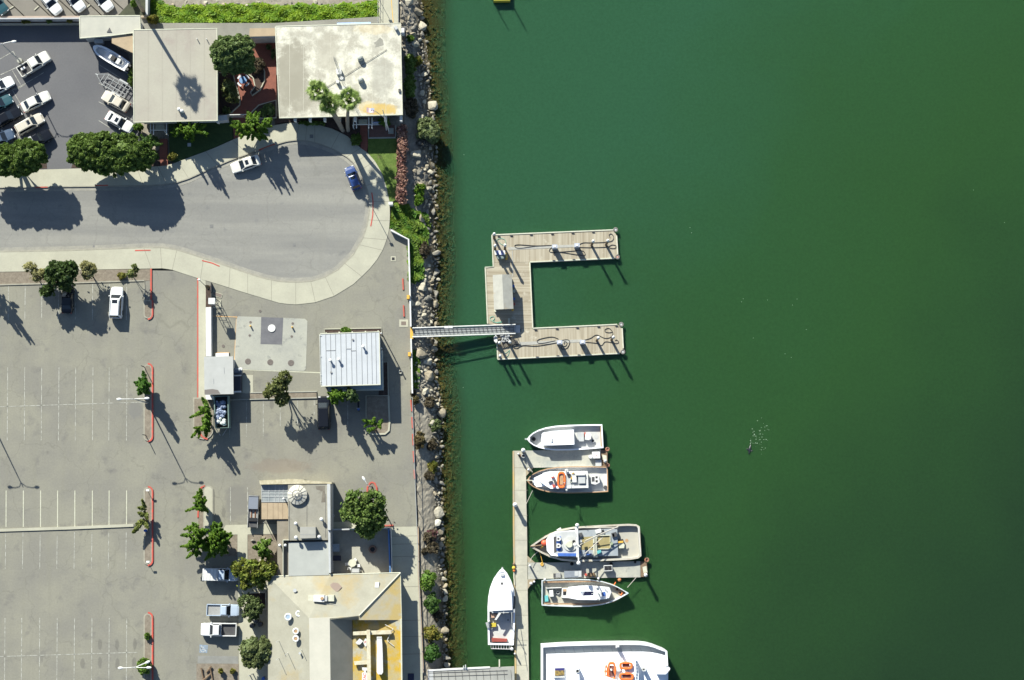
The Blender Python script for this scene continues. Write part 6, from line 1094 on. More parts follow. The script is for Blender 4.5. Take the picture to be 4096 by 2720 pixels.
MB().add(q3([(1236, 2472, T_ + .01), (1319, 2470, T_ + .01), (1323, 2800, T_ + .01), (1240, 2800, T_ + .01)]), [(0, 1, 2, 3)]).build('ridge_flat', RZ, t)
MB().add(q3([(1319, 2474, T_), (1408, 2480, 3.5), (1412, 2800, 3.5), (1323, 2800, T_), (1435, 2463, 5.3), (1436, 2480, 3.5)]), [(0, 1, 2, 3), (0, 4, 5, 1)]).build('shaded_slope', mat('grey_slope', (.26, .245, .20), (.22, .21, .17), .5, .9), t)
MB().tube(q3([(1436, 2463, 5.35), (1602, 2291, E + .06)]), .12, 5).build('ridge_cap', RZ, t); MB().tube(q3([(1072, 2305, E), (1602, 2291, E)]), .08, 4).build('eave_trim', EDGE, t); MB().tube(q3([(1602, 2291, E), (1607, 2490, E)]), .07, 4).build('eave_trim', EDGE, t)
OD = mat('ochre_deck', (.40, .26, .03), (.34, .28, .14), .5, .9, c3=(.33, .32, .26), s3=.35, contrast=(.42, .58), grain=.1, c3r=(.5, .6))
MB().px([(1410, 2479), (1604, 2476), (1607, 2800), (1412, 2800)], 3.2, 3.5).build('lower_deck', OD, t); MB().px([(1602, 2476), (1607, 2476), (1610, 2800), (1605, 2800)], 3.0, 3.75).build('parapet', EDGE, t)
BEAM = mat('cream_beam', (.52, .5, .38), (.42, .36, .25), 2, .8, c3=(.35, .18, .1), s3=1.5, c3r=(.68, .76))
for pts, z in (([(1412, 2527), (1470, 2524), (1565, 2521), (1566, 2536), (1412, 2541)], 4.2), ([(1466, 2520), (1480, 2520), (1485, 2800), (1470, 2800)], 4.6), ([(1416, 2646), (1468, 2643), (1469, 2657), (1418, 2660)], 4.2)): MB().px(pts, z - .35, z).build('deck_beam', BEAM, t)
t2 = thing('roof_canoe', 'long white hull shaped object lying on the ochre deck', 'roof object', (*P(1520, 2630, 3.5), 3.5)); MB().px([(1507, 2548), (1527, 2548), (1530, 2600), (1532, 2690), (1526, 2698), (1512, 2697), (1507, 2688), (1508, 2600)], 3.9, 4.5).build('shell', WHITE, t2); MB().px([(1508, 2548), (1526, 2548), (1526, 2555), (1508, 2555)], 4.5, 4.52).build('end_cap', LIGHTG, t2); MB().px(((1512, 2560), (1524, 2570)), 3.5, 3.9).build('support', DKM, t2); MB().px(((1512, 2670), (1524, 2680)), 3.5, 3.9).build('support', DKM, t2)
for pts, lb in (([(1422, 2571), (1438, 2554), (1452, 2565), (1440, 2578), (1430, 2578)], 'white gabled panel on the ochre deck, left of the two near the crossing beams'), ([(1453, 2570), (1460, 2554), (1466, 2556), (1466, 2585), (1460, 2585)], 'white panel with red lettering on the ochre deck, tucked against the long beam')):
    t3 = thing('roof_panel', lb, 'panel', (*P(pts[0][0], pts[0][1], 3.5), 3.5)); MB().px(pts, 3.6, 4.0).build('face', WHITE, t3)
t3 = thing('roof_sign', 'white letter board with faint red letters on the ochre deck at the frame bottom', 'sign', (*P(1460, 2700, 3.5), 3.5)); MB().px([(1448, 2670), (1470, 2671), (1470, 2680), (1464, 2684), (1464, 2690), (1470, 2692), (1472, 2760), (1447, 2760), (1448, 2692), (1456, 2690), (1455, 2683), (1449, 2680)], 3.6, 4.05).build('board', WHITE, t3)
def text(parent, s_, px_, py_, z, size, m, rot=0, ext=.01):
    cu = bpy.data.curves.new('lettering', 'FONT'); cu.body = s_; cu.size = size; cu.extrude = ext; cu.align_x = 'CENTER'; cu.align_y = 'CENTER'; ob = bpy.data.objects.new('lettering', cu); COL.objects.link(ob)
    ob.parent = parent; p = P(px_, py_, z); o = parent.location; ob.location = (p[0] - o[0], p[1] - o[1], z - o[2]); ob.rotation_euler = (0, 0, rot); cu.materials.append(m)
    bpy.context.view_layer.update(); me = bpy.data.meshes.new_from_object(ob); o2 = bpy.data.objects.new('lettering', me); COL.objects.link(o2); o2.parent = parent; o2.location = ob.location; o2.rotation_euler = ob.rotation_euler; bpy.data.objects.remove(ob); return o2
SRED = mat('sign_red', (.7, .08, .06), rough=.6)
text(t3, 'TAC', 1459, 2708, 4.07, .62, SRED, math.pi / 2); text(t3, 'TS', 1461, 2568, 4.03, .35, SRED, math.pi / 2)
t3 = thing('bent_pipe', 'thin white bent pipe frame on the right of the ochre deck', 'pipe', (*P(1560, 2540, 3.5), 3.5)); MB().tube(q3([(1540, 2498, 3.8), (1572, 2515, 3.8), (1548, 2562, 3.8), (1575, 2584, 3.7)]), .05, 5).build('pipe', WHITE, t3)
rt = t
def rthing(nm, m, mb): return mb.build(nm, m, rt)
hv = thing('roof_equipment', 'long white and cream air handler on the hipped roof with cable shadow', 'air handler', (*P(1290, 2394, 4.7), 4.7))
MB().px([(1233, 2381), (1252, 2381), (1252, 2406), (1233, 2406)], 4.3, 5.2).build('duct', EDGE, hv); MB().px([(1253, 2381), (1297, 2381), (1297, 2408), (1253, 2406)], 4.3, 5.7).build('casing', WHITE, hv); MB().px([(1299, 2384), (1309, 2384), (1309, 2405), (1299, 2405)], 4.3, 5.6).build('casing', LIGHTG, hv); MB().px([(1312, 2381), (1336, 2381), (1336, 2405), (1312, 2405)], 4.3, 5.4).build('duct', EDGE, hv); c = P(1288, 2394, 5.8); MB().cyl(c[0], c[1], 5.7, 5.85, .25).build('fan_cap', TAN, hv); MB().tube(q3([(1280, 2409, 5.5), (1362, 2423, 5.0)]), .03, 4).build('cable', STEEL, hv)
for x, y, r, z0, z1, lb, m_ in ((1152, 2468, .52, 4.4, 5.7, 'grey blue topped large round vent on the hipped roof', 'b'), (1194, 2455, .42, 4.6, 5.7, 'cream round vent beside the grey blue one', 'w'), (1183, 2525, .44, 5.0, 6.2, 'round vent with a brown throat, upper of the pair', 't'), (1183, 2555, .44, 5.0, 6.3, 'round vent with a brown throat, lower of the pair', 't')):
    c = P(x, y, z1); t3 = thing('roof_vent', lb, 'vent', (*c, z0), group='round vents on the hipped roof'); MB().cyl(c[0], c[1], z0 - .5, z1 - .3, r * .6).build('stack', LIGHTG, t3); MB().ring((c[0], c[1], z1 - .1), r * .85, .14).build('rim', WHITE, t3); MB().cyl(c[0], c[1], z1 - .3, z1 - .04, r * .75).build('throat', {'b': mat('blue_grey_cap', (.28, .36, .45)), 'w': EDGE, 't': TAN}[m_], t3)
for x, y, hh, lb in ((1181, 2361, .4, 'small dark vent near the upper left of the hipped roof'), (1115, 2562, 2.2, 'thin pipe at the far left of the hipped roof, upper of two'), (1152, 2611, 2.4, 'thin white topped pipe right of the two far left pipes'), (1115, 2632, 2.3, 'thin pipe at the far left of the hipped roof, lower of two'), (1203, 2610, 1.0, 'short stout white pipe on the hipped roof'), (1208, 2598, 1.9, 'thin tall pipe by the short stout pipe')):
    z0 = 3.6 + (min(x, 1236) - 1072) / 164 * 2.2; z0 = min(z0, 3.6 + (y - 2305) / 165 * 2.3); c = P(x, y, z0); t3 = thing('roof_pipe', lb, 'pipe', (*c, z0), group='pipes on the hipped roof'); r = .13 if hh == 1.0 else (.2 if hh == .4 else .035); MB().cyl(c[0], c[1], z0 - .4, z0 + hh, r, n=8).build('pipe', BLK if hh == .4 else WHITE, t3); MB().cyl(c[0], c[1], z0 + hh, z0 + hh + .06, r * 1.5, n=8).build('cap', LIGHTG, t3)
fixture(rt, 'roof_patch', mat('mauve_patch', (.22, .17, .14), rough=.9), MB().add(q3([(1312, 2345, 4.05), (1332, 2330, 3.95), (1352, 2332, 3.95), (1368, 2348, 4.1), (1352, 2365, 4.3), (1332, 2370, 4.35), (1316, 2360, 4.25)]), [tuple(range(7))])); t3 = thing('skylight', 'white square skylight on the right part of the hipped roof', 'skylight', (*P(1508, 2340, 3.8), 3.8)); MB().px([(1501, 2330), (1517, 2328), (1515, 2351), (1499, 2350)], 3.5, 4.1).build('dome', WHITE, t3)
# small yard furniture near the lower front
t = thing('square_planter', 'white square kerb frame around the small grey green tree', 'planter', (*P(1028, 2400), 0)); bandq(MB(), PP([(990, 2371), (1063, 2369), (1064, 2436), (992, 2438), (990, 2371)], .3), -.12, .12, 0, .3).build('kerb', mat('cream_kerb', (.5, .46, .36)), t); sheetp(t, 'soil', DSOIL, [(992, 2374), (1060, 2372), (1061, 2434), (994, 2435)], .1, .08)
t = thing('black_bin', 'cluster of black bins beside the wall below the square planter', 'bin', (*P(1024, 2500), 0))
for x, y, r in ((1008, 2503, .42), (1040, 2498, .42), (1026, 2486, .3)): c = P(x, y, 1); MB().cyl(c[0], c[1], 0, .95, r * .8, r, 12).build('bin_body', BLK, t); MB().cyl(c[0], c[1], .95, 1.02, r * .98, r * .7, 12).build('bin_lid', DKM, t)
for x, y in ((1000, 2700), (1012, 2694)): t = thing('short_post', 'short white topped post on the lower front walk, ' + ('left' if x == 1000 else 'right') + ' of two', 'post', (*P(x, y), 0), group='short posts'); MB().cyl(*P(x, y), 0, 1.0, .08, n=8).build('shaft', STEEL, t)
t = thing('blue_barrel', 'small blue object at the wall at the frame bottom', 'barrel', (*P(1056, 2712), 0)); MB().cyl(*P(1056, 2712), 0, .9, .25).build('body', BLUE, t)
t = thing('shore_shed', 'dark panel set in the grey floor at the bottom right corner of the promenade', 'panel', (*P(1643, 2705), 0)); MB().px([(1631, 2694), (1656, 2694), (1656, 2760), (1631, 2760)], .05, .12).build('cover', mat('navy_cover', (.03, .035, .07)), t)
# ================================================================ DOCKS
def Zm(ox, oy, s): return lambda *p: [(ox + x / s, oy + y / s) for x, y in p]
d = Zm(1900, 850, 2.489)
t = thing('fuel_dock', 'U shaped floating timber dock carrying the grey shed', 'dock', (*P(2050, 1180, DZ), WZ))
nd = d((168, 222), (1380, 172), (1410, 230), (1421, 415), (1390, 453), (545, 492), (182, 500)); sd_ = d((576, 1152), (1415, 1113), (1465, 1152), (1476, 1352), (1440, 1401), (226, 1460), (215, 1200), (460, 1192), (460, 1158)); md = d((102, 545), (180, 539), (182, 502), (545, 494), (575, 1150), (460, 1156), (125, 1106))
MB().px(nd, WZ - .3, DZ).build('north_deck', WOODD, t); MB().px(sd_, WZ - .3, DZ).build('south_deck', WOODD, t); MB().px(md, WZ - .3, DZ - .004).build('middle_deck', WOODH, t)
for pts in (d((168, 222), (1380, 172)), d((545, 492), (1390, 453)), d((576, 1152), (1415, 1113)), d((226, 1460), (1440, 1401)), d((545, 494), (575, 1150)), d((102, 545), (125, 1106)), d((168, 222), (182, 538), (102, 545)), d((1410, 230), (1421, 415)), d((1465, 1152), (1476, 1352)), d((226, 1460), (215, 1205))):
    bandq(MB(), PP(pts, DZ + .1), -.09, .09, WZ - .2, DZ + .09).build('edge_board', EDGE, t)
for pts in (d((330, 345), (1010, 318), (1012, 343), (332, 373)), d((440, 1290), (1065, 1262), (1066, 1290), (440, 1322)), d((375, 380), (382, 640), (372, 640), (366, 380))): MB().px(pts, DZ, DZ + .03).build('cable_cover', mat('cable_cover_grey', (.34, .335, .30), (.29, .285, .26), 2), t)
for pts in (d((362, 230)), d((560, 220)), d((770, 212)), d((975, 203)), d((1178, 193)), d((238, 236)), d((605, 1168)), d((818, 1157)), d((1020, 1147)), d((1232, 1137)), d((1410, 1128)), d((985, 466)), d((785, 476)), d((1035, 1415)), d((825, 1424)), d((620, 1436))):
    p = P(*pts[0], DZ + .15); MB().box((p[0], p[1], DZ + .09), (.45, .1, .16)).build('cleat', DKM, t)
def pile(px, py, label, h=3.6, r=.2, z0=None, group='white capped mooring piles', capz=None, m=BROWN):
    c = P(px, py, DZ); t = thing('mooring_pile', label, 'pile', (*c, WZ - 1), group=group); MB().cyl(c[0], c[1], WZ - 1, DZ + h - .3, r, n=12).build('shaft', m, t); MB().cyl(c[0], c[1], DZ + h - .32, DZ + h, r * 1.25, r * 1.15, 14).cyl(c[0], c[1], DZ + h, DZ + h + .22, r * 1.15, .05, 14).build('cap', WHITE, t); return t
for q, lb in (((192, 258), 'at the top left corner of the fuel dock'), ((200, 372), 'left of the pair behind the striped dock box'), ((298, 368), 'right of the pair behind the striped dock box'), ((1160, 328), 'on the upper arm of the fuel dock, left of the outer pair'), ((1304, 322), 'on the upper arm of the fuel dock, right of the outer pair'), ((1212, 1275), 'on the lower arm of the fuel dock, left of the outer pair'), ((1358, 1268), 'on the lower arm of the fuel dock, right of the outer pair'), ((243, 1322), 'left of the pair among ropes by the gangway foot'), ((345, 1316), 'right of the pair among ropes by the gangway foot'), ((250, 1442), 'at the bottom left corner of the fuel dock')):
    pile(*d(q)[0], 'white capped pile ' + lb, 4.0 if q != (250, 1442) else 2.6)
for q, lb in (((790, 356), 'on the upper arm, left one with the looped hose'), ((1010, 343), 'on the upper arm, right one'), ((838, 1303), 'on the lower arm, left one with the coiled hose'), ((1065, 1300), 'on the lower arm, right one')):
    c = P(*d(q)[0], DZ); t = thing('fuel_dispenser', 'grey fuel dispenser cabinet ' + lb, 'fuel pump', (*c, DZ), group='fuel dispensers'); MB().box((c[0], c[1], DZ + .8), (.75, .5, 1.6)).build('cabinet', mat('pump_grey', (.30, .32, .36), rough=.5), t); MB().box((c[0], c[1], DZ + 1.66), (.85, .6, .12)).build('lid', mat('pump_lid', (.36, .39, .46), rough=.4), t); MB().box((c[0], c[1] + .0, DZ + 1.75), (.4, .35, .08)).build('hatch', WHITE, t)
def curve(pts, n=6):                           # Catmull-Rom through the points
    P_ = [Vector(p) for p in pts]; P_ = [P_[0]] + P_ + [P_[-1]]; o = []
    for i in range(1, len(P_) - 2):
        for k in range(n):
            u = k / n; a, b_, c_, d_ = P_[i - 1], P_[i], P_[i + 1], P_[i + 2]
            o.append(.5 * ((2 * b_) + (c_ - a) * u + (2 * a - 5 * b_ + 4 * c_ - d_) * u * u + (3 * b_ - a - 3 * c_ + d_) * u ** 3))
    return o + [P_[-2]]
def rope(name, label, cat, pts, z, r, m, group=None):
    w_ = [(*P(x, y, z), z) for x, y in pts]; solo(name, MB().tube(curve(w_), r, 5), m, label, cat, w_[0], group)
HOSE = mat('black_hose', (.03, .03, .03), rough=.6)
GH = 'black fuel hoses'
rope('hose', 'black hose looped along the upper arm left of its left dispenser', 'hose', d((762, 326), (600, 330), (430, 320), (395, 335), (440, 355), (600, 335), (700, 330)), DZ + .06, .05, HOSE, GH)
rope('hose', 'black hose making a long bow between the two upper dispensers', 'hose', d((770, 345), (742, 370), (760, 395), (900, 388), (1050, 378), (1092, 400), (1085, 428), (1000, 418), (850, 395), (790, 400), (785, 420), (800, 420)), DZ + .06, .05, HOSE, GH)
rope('hose', 'black hose running from the right upper dispenser out to the corner', 'hose', d((1030, 320), (1080, 300), (1150, 300), (1290, 295), (1365, 280), (1380, 240), (1355, 212), (1335, 225), (1345, 250)), DZ + .06, .05, HOSE, GH)
rope('hose', 'black hose ending in a small loop past the outer upper pile', 'hose', d((1030, 345), (1150, 348), (1310, 342), (1360, 322), (1402, 330), (1395, 355), (1350, 355), (1330, 340)), DZ + .06, .05, HOSE, GH)
rope('hose', 'black hose with double bow left of the left lower dispenser', 'hose', d((830, 1258), (760, 1238), (640, 1262), (620, 1290), (660, 1302), (800, 1275)), DZ + .06, .05, HOSE, GH)
rope('hose', 'long black hose from the left lower dispenser to the rope heap', 'hose', d((815, 1295), (620, 1328), (480, 1325), (420, 1352), (385, 1345), (370, 1318), (430, 1305), (450, 1320)), DZ + .06, .05, HOSE, GH)
rope('hose', 'black hose coiled right of the left lower dispenser', 'hose', d((860, 1272), (920, 1265), (943, 1290), (920, 1345), (870, 1362), (858, 1340), (905, 1325), (915, 1295), (890, 1285), (888, 1310)), DZ + .06, .05, HOSE, GH)
rope('hose', 'black hose curling into a hook near the lower arm end', 'hose', d((1085, 1270), (1150, 1250), (1210, 1218), (1290, 1250), (1350, 1240), (1372, 1200), (1340, 1155), (1300, 1160), (1295, 1185), (1330, 1195), (1365, 1190)), DZ + .06, .05, HOSE, GH)
rope('hose', 'black hose waving along the lower edge of the lower arm piles', 'hose', d((1035, 1298), (1100, 1290), (1215, 1302), (1260, 1322), (1300, 1285), (1400, 1303), (1430, 1290), (1410, 1268), (1395, 1275)), DZ + .06, .05, HOSE, GH)
ROPEG = mat('green_rope', (.16, .35, .27), rough=.8); ROPEW = mat('pale_rope', (.42, .40, .34), rough=.9)
rope('rope', 'pale green rope looped at the top left of the fuel dock', 'rope', d((225, 300), (220, 270), (260, 258), (300, 275), (305, 310), (270, 320), (235, 290)), DZ + .05, .04, ROPEG)
rope('rope', 'pale green rope in a tangled heart shape below the shed', 'rope', d((160, 1080), (148, 1050), (180, 1035), (195, 1055), (175, 1085), (240, 1100), (270, 1085), (200, 1095), (190, 1070)), DZ + .05, .05, ROPEG)
rope('rope', 'pale green rope by the bottom left piles of the fuel dock', 'rope', d((250, 1350), (300, 1400), (345, 1370), (330, 1420), (310, 1440)), DZ + .05, .035, ROPEG)
for q, lb, m_ in (((1400, 172), 'at the top right corner of the upper arm', 'k'), ((1418, 443), 'reddish, at the bottom right corner of the upper arm', 'r'), ((1456, 1115), 'at the top right corner of the lower arm', 'k'), ((1472, 1388), 'at the bottom right corner of the lower arm', 'k')):
    c = P(*d(q)[0], DZ + .1); t = thing('tyre_fender', 'round tyre wheel bumper ' + lb, 'dock wheel', (*c, DZ), group='corner dock wheels'); MB().ring((*c, DZ + .1), .30, .11, 16).build('tyre', mat('grey_tyre', (.16, .15, .14), rough=.9), t); MB().cyl(c[0], c[1], DZ, DZ + .15, .17).build('hub', LIGHTG if m_ == 'k' else mat('pink_hub', (.45, .25, .2), rough=.7), t)
t = thing('dock_box', 'dock box with a blue and white striped lid', 'dock box', (*P(1998, 1012, DZ), DZ)); b_ = d((196, 400), (300, 398), (297, 455), (228, 462)); MB().px(b_, DZ, DZ + 1.0).build('box_body', mat('box_green', (.16, .2, .19), rough=.6), t)
for k in range(5): x0 = 192 + k * 21.6; MB().px(d((x0, 377), (x0 + 21.6, 377), (x0 + 21.6 + 1, 421), (x0 + 4, 421)), DZ + 1.05, DZ + 1.15).build('lid_stripe', WHITE if k % 2 == 0 else mat('stripe_blue', (.2, .22, .42), rough=.6), t)
t = thing('yellow_locker', 'narrow yellow case standing beside the striped dock box', 'case', (*P(2025, 1023, DZ), DZ)); MB().px(d((302, 402), (321, 402), (321, 466), (303, 464)), DZ, DZ + .7).build('body', YEL, t); MB().px(d((305, 408), (317, 408), (317, 450), (305, 450)), DZ + .7, DZ + .74).build('panel', mat('pale_yellow', (.6, .5, .2)), t)
# shed on the dock
e_ = DZ + 2.5; rg = DZ + 3.15; t = thing('dock_shed', 'grey gabled shed standing on the fuel dock', 'shed', (*P(2013, 1168, DZ), DZ)); w4 = d((188, 632), (352, 630), (368, 945), (200, 950))
MB().px(w4, DZ, e_ - .05).build('wall', mat('shed_wall', (.2, .23, .22), (.16, .18, .18), 2), t); r4 = d((176, 622), (270, 616), (365, 618), (383, 958), (286, 962), (190, 966)); zz = (e_, rg, e_, e_, rg, e_)
v = [(*P(x, y, z), z) for (x, y), z in zip(r4, zz)]; v2 = [(a, b, c - .12) for a, b, c in v]
MB().add(v + v2, [(0, 1, 4, 5), (1, 2, 3, 4), (11, 10, 7, 6), (10, 9, 8, 7), (0, 6, 7, 1), (1, 7, 8, 2), (2, 8, 9, 3), (3, 9, 10, 4), (4, 10, 11, 5), (5, 11, 6, 0)]).build('roof', mat('shed_roof', (.36, .355, .31), (.30, .295, .26), 1, .7, c3=(.40, .32, .2), s3=.5, c3r=(.58, .72)), t)
pp = [P(*q, DZ + 1.2) for q in w4]; windows(t, pp[2], pp[3], 2, DZ + .9, DZ + 2.0, .4)
for q, lb, m_ in (((382, 733), 'small blue and white object at the shed side', BLUE), ((386, 786), 'small cream box at the shed side', EDGE), ((388, 860), 'small blue drum at the shed side', BLUE), ((388, 912), 'small red object at the shed side', RED), ((375, 968), 'small yellow object at the lower shed corner', YEL), ((202, 980), 'round cream bucket at the lower left of the shed', EDGE), ((338, 1080), 'narrow cream plank box below the shed', EDGE)):
    c = P(*d(q)[0], DZ + .3); mb = MB().cyl(c[0], c[1], DZ, DZ + .55, .2, .17, 10).cyl(c[0], c[1], DZ + .55, DZ + .6, .22, .2, 10) if q != (338, 1080) else MB().box((c[0], c[1], DZ + .2), (.3, .9, .3)); solo('deck_item', mb, m_, lb, 'deck gear', (*c, DZ), 'small gear around the shed')
t = thing('rope_heap', 'heap of white and dark netting beside the gangway foot', 'netting', (*P(2022, 1357, DZ), DZ)); mb = MB(); rr = random.Random(8)
for i in range(30): p = P(*d((rr.uniform(262, 342), rr.uniform(1225, 1285)))[0], DZ + .2); mb.sph((*p, DZ + rr.uniform(.1, .4)), (rr.uniform(.12, .3), rr.uniform(.1, .25), .15), 6, .2)
mb.build('bundle', LIGHTG, t); mb = MB()
for i in range(7): mb.tube([(*P(*d((350 + i * 12, 1235 + i * 6))[0], DZ + .1), DZ + .1), (*P(*d((240 + i * 14, 1330 + i * 3))[0], DZ + .1), DZ + .1)], .04, 4); mb.tube([(*P(*d((345, 1240 + i * 12))[0], DZ + .1), DZ + .12), (*P(*d((430, 1290 + i * 5))[0], DZ + .1), DZ + .12)], .035, 4)
mb.build('net_lines', DKM, t)
t = thing('white_locker', 'rounded white locker beside the gangway foot piles', 'locker', (*P(1982, 1358, DZ), DZ)); MB().px(d((188, 1240), (205, 1218), (222, 1240), (224, 1285), (210, 1298), (190, 1280)), DZ, DZ + 1.2).build('body', WHITE, t); MB().px(d((192, 1240), (205, 1224), (218, 1240), (218, 1255), (192, 1255)), DZ + 1.2, DZ + 1.28).build('lid', LIGHTG, t)
# gangway
t = thing('gangway', 'long white railed metal gangway from the yellow sill down to the fuel dock', 'gangway', (*P(1645, 1333), 0)); A, B_ = (1650, 1330), (2062, 1316)
def gz(f): return .25 + (DZ + .25 - .25) * f
def gp(f, off, dz=0): z = gz(f); p = P(A[0] + (B_[0] - A[0]) * f, A[1] + (B_[1] - A[1]) * f + off, z + dz); return (*p, z + dz)
mb = MB().add([gp(0, -14), gp(1, -14), gp(1, 14), gp(0, 14)] + [gp(0, -14, -.2), gp(1, -14, -.2), gp(1, 14, -.2), gp(0, 14, -.2)], [(0, 1, 2, 3), (7, 6, 5, 4), (0, 4, 5, 1), (2, 6, 7, 3), (1, 5, 6, 2), (3, 7, 4, 0)]); mb.build('walkway', mat('grate_grey', (.27, .285, .28), (.23, .24, .24), 2, .6), t)
for o in (-18, 18):
    MB().tube([gp(0, o, 1.05), gp(1, o, 1.05)], .09, 6).build('hand_rail', WHITE, t); MB().tube([gp(0, o, .1), gp(1, o, .1)], .1, 6).build('side_beam', WHITE, t); mb = MB()
    for i in range(25): mb.tube([gp(i / 24, o, .1), gp(i / 24, o, 1.05)], .04, 4)
    mb.build('rail_posts', WHITE, t)
mb = MB()
for i in range(24): mb.tube([gp((i + .5) / 24, -12, .03), gp((i + .5) / 24, 12, .03)], .03, 4)
for o in (-6, 4): mb.tube([gp(0.02, o, .03), gp(.98, o, .03)], .03, 4)
mb.build('grating_bars', DKM, t); MB().px([(1641, 1309), (1650, 1309), (1654, 1355), (1641, 1356)], 0, .32).build('sill', YEL, t); MB().px([(2060, 1301), (2080, 1300), (2082, 1331), (2060, 1332)], DZ + .02, DZ + .12).build('landing_plate', LIGHTG, t)
for f in (.33, .37): p = gp(f, -17, 1.1); MB().box(p, (.7, .35, .15)).build('joint_plate', WHITE, t)
# ---------------- fishing pier
t = thing('main_pier', 'long narrow pale concrete walkway running down between the boats', 'pier', (*P(2085, 2200, DZ), WZ)); MB().px([(2052, 1803), (2103, 1803), (2105, 1990), (2108, 2120), (2111, 2400), (2117, 2800), (2063, 2800), (2058, 2400), (2054, 2100)], WZ - .3, DZ).build('walkway_deck', PIERM, t)
for x0, x1 in ((2052, 2064),): bandq(MB(), PP([(2054, 1805), (2055, 2100), (2059, 2400), (2064, 2800)], DZ + .05), -.14, .12, WZ, DZ + .08).build('edge_timber', mat('ochre_timber', (.33, .28, .2), (.42, .3, .12), .6, .9), t)
for y in (1870, 1960, 2060, 2160, 2260, 2360, 2460, 2560, 2660): MB().px(((2056, y), (2110, y + 1.5)), DZ, DZ + .012).build('joint', MATS['joint'], t)
t = thing('finger_pier', 'finger pier between the two uppermost white boats', 'pier', (*P(2260, 1832, DZ), WZ)); MB().px([(2103, 1802), (2403, 1797), (2405, 1866), (2104, 1871)], WZ - .3, DZ + .004).build('walkway_deck', PIERG, t); MB().px([(2404, 1799), (2430, 1802), (2430, 1864), (2406, 1866)], WZ - .3, DZ + .03).build('end_platform', BROWN, t); MB().px([(2102, 1872), (2134, 1871), (2104, 1905)], WZ - .2, DZ - .01).build('corner_brace', mat('brace_timber', (.3, .26, .18), (.24, .2, .14), 2), t)
MB().px([(2409, 1818), (2426, 1822), (2428, 1845), (2410, 1838)], DZ + .03, DZ + .1).build('pale_board', EDGE, t)
t = thing('finger_pier', 'finger pier below the boat with the long white mast', 'pier', (*P(2330, 2280, DZ), WZ)); MB().px([(2111, 2250), (2170, 2251), (2561, 2245), (2562, 2309), (2170, 2315), (2112, 2318)], WZ - .3, DZ + .004).build('walkway_deck', PIERG, t); MB().px([(2562, 2246), (2588, 2247), (2590, 2305), (2563, 2308)], WZ - .3, DZ + .03).build('end_platform', BROWN, t); MB().px([(2109, 2222), (2111, 2250), (2140, 2250)], WZ - .2, DZ - .01).build('corner_brace', MATS['brace_timber'], t); MB().px([(2110, 2318), (2140, 2317), (2111, 2356)], WZ - .2, DZ - .01).build('corner_brace', MATS['brace_timber'], t)
MB().px([(2570, 2268), (2586, 2264), (2590, 2290), (2574, 2292)], DZ + .03, DZ + .1).build('pale_board', EDGE, t)
z = Zm(2000, 1650, 3.267); u = Zm(2080, 2070, 4.216)
for q, hh, lb, r in ((z((300, 500))[0], 2.6, 'with a square cap at the upper left corner of the fishing pier', .28), (z((240, 545))[0], 1.6, 'small, at the upper left corner of the fishing pier', .14), (z((370, 750))[0], 1.9, 'in the brace corner below the upper finger pier', .16), (z((195, 1205))[0], 2.3, 'standing alone on the left edge of the long walkway', .3), (u((160, 800))[0], 2.6, 'by the long walkway at the root of the lower finger pier', .15), (u((235, 1075))[0], 1.6, 'beside the round capped pile below the lower finger pier', .14), (u((185, 1105))[0], 1.2, 'round capped, in the lower brace corner', .2), ((2577, 2297), 2.4, 'at the end platform of the lower finger pier', .24), ((2418, 1845), 1.6, 'at the end platform of the upper finger pier', .2), ((2059, 2612), 1.2, 'short, on the left edge near the bottom of the long walkway', .12)):
    pile(*q, 'white capped pile ' + lb, hh, r, group='white capped piles of the fishing pier')
for q, m_, r, lb in ((z((1405, 480))[0], 'o', .36, 'reddish tyre bumper at the upper corner of the upper end platform'), (z((1410, 690))[0], 'o', .32, 'rusty tyre bumper at the lower corner of the upper end platform'), (u((2140, 715))[0], 'o', .38, 'reddish tyre bumper at the upper corner of the lower end platform'), (u((875, 782))[0], 'k', .27, 'black tyre on the edge of the lower finger pier, left'), (u((1537, 780))[0], 'k', .26, 'black tyre on the edge of the lower finger pier, centre'), (u((1942, 750))[0], 'k', .2, 'small black tyre on the edge of the lower finger pier, right')):
    c = P(*q, DZ + .1); solo('tyre_bumper', MB().ring((*c, DZ + .14), r * .72, r * .3, 16).cyl(c[0], c[1], DZ, DZ + .1, r * .5), mat('rust_tyre', (.38, .16, .09), (.12, .09, .07), 3) if m_ == 'o' else TYRE, lb, 'tyre', (*c, DZ), 'tyre bumpers of the fishing pier')
c = P(*u((1675, 1045))[0], WZ); solo('buoy', MB().sph((c[0], c[1], WZ + .2), .31, 14), mat('buoy_orange', (.6, .22, .08), rough=.5), 'orange ball float in the water at the edge of the lower finger pier', 'float', (*c, WZ), smooth=True)
def gear(name, label, cat, parts, base, group=None):
    t = thing(name, label, cat, base, group=group)
    for nm, m_, mb in parts: mb.build(nm, m_, t)
    return t
c = P(2365, 1825, DZ); gear('dock_chest', 'white chest with a round white lid beside it near the upper end platform', 'chest', [('chest_body', WHITE, MB().px(z((1205, 512), (1305, 510), (1308, 598), (1203, 600)), DZ, DZ + .8)), ('round_bin', WHITE, MB().cyl(*P(*z((1185, 575))[0], DZ + .9), DZ, DZ + .9, .32)), ('red_mark', RED, MB().cyl(*P(*z((1260, 558))[0], DZ + .8), DZ + .8, DZ + .84, .06))], (*c, DZ))
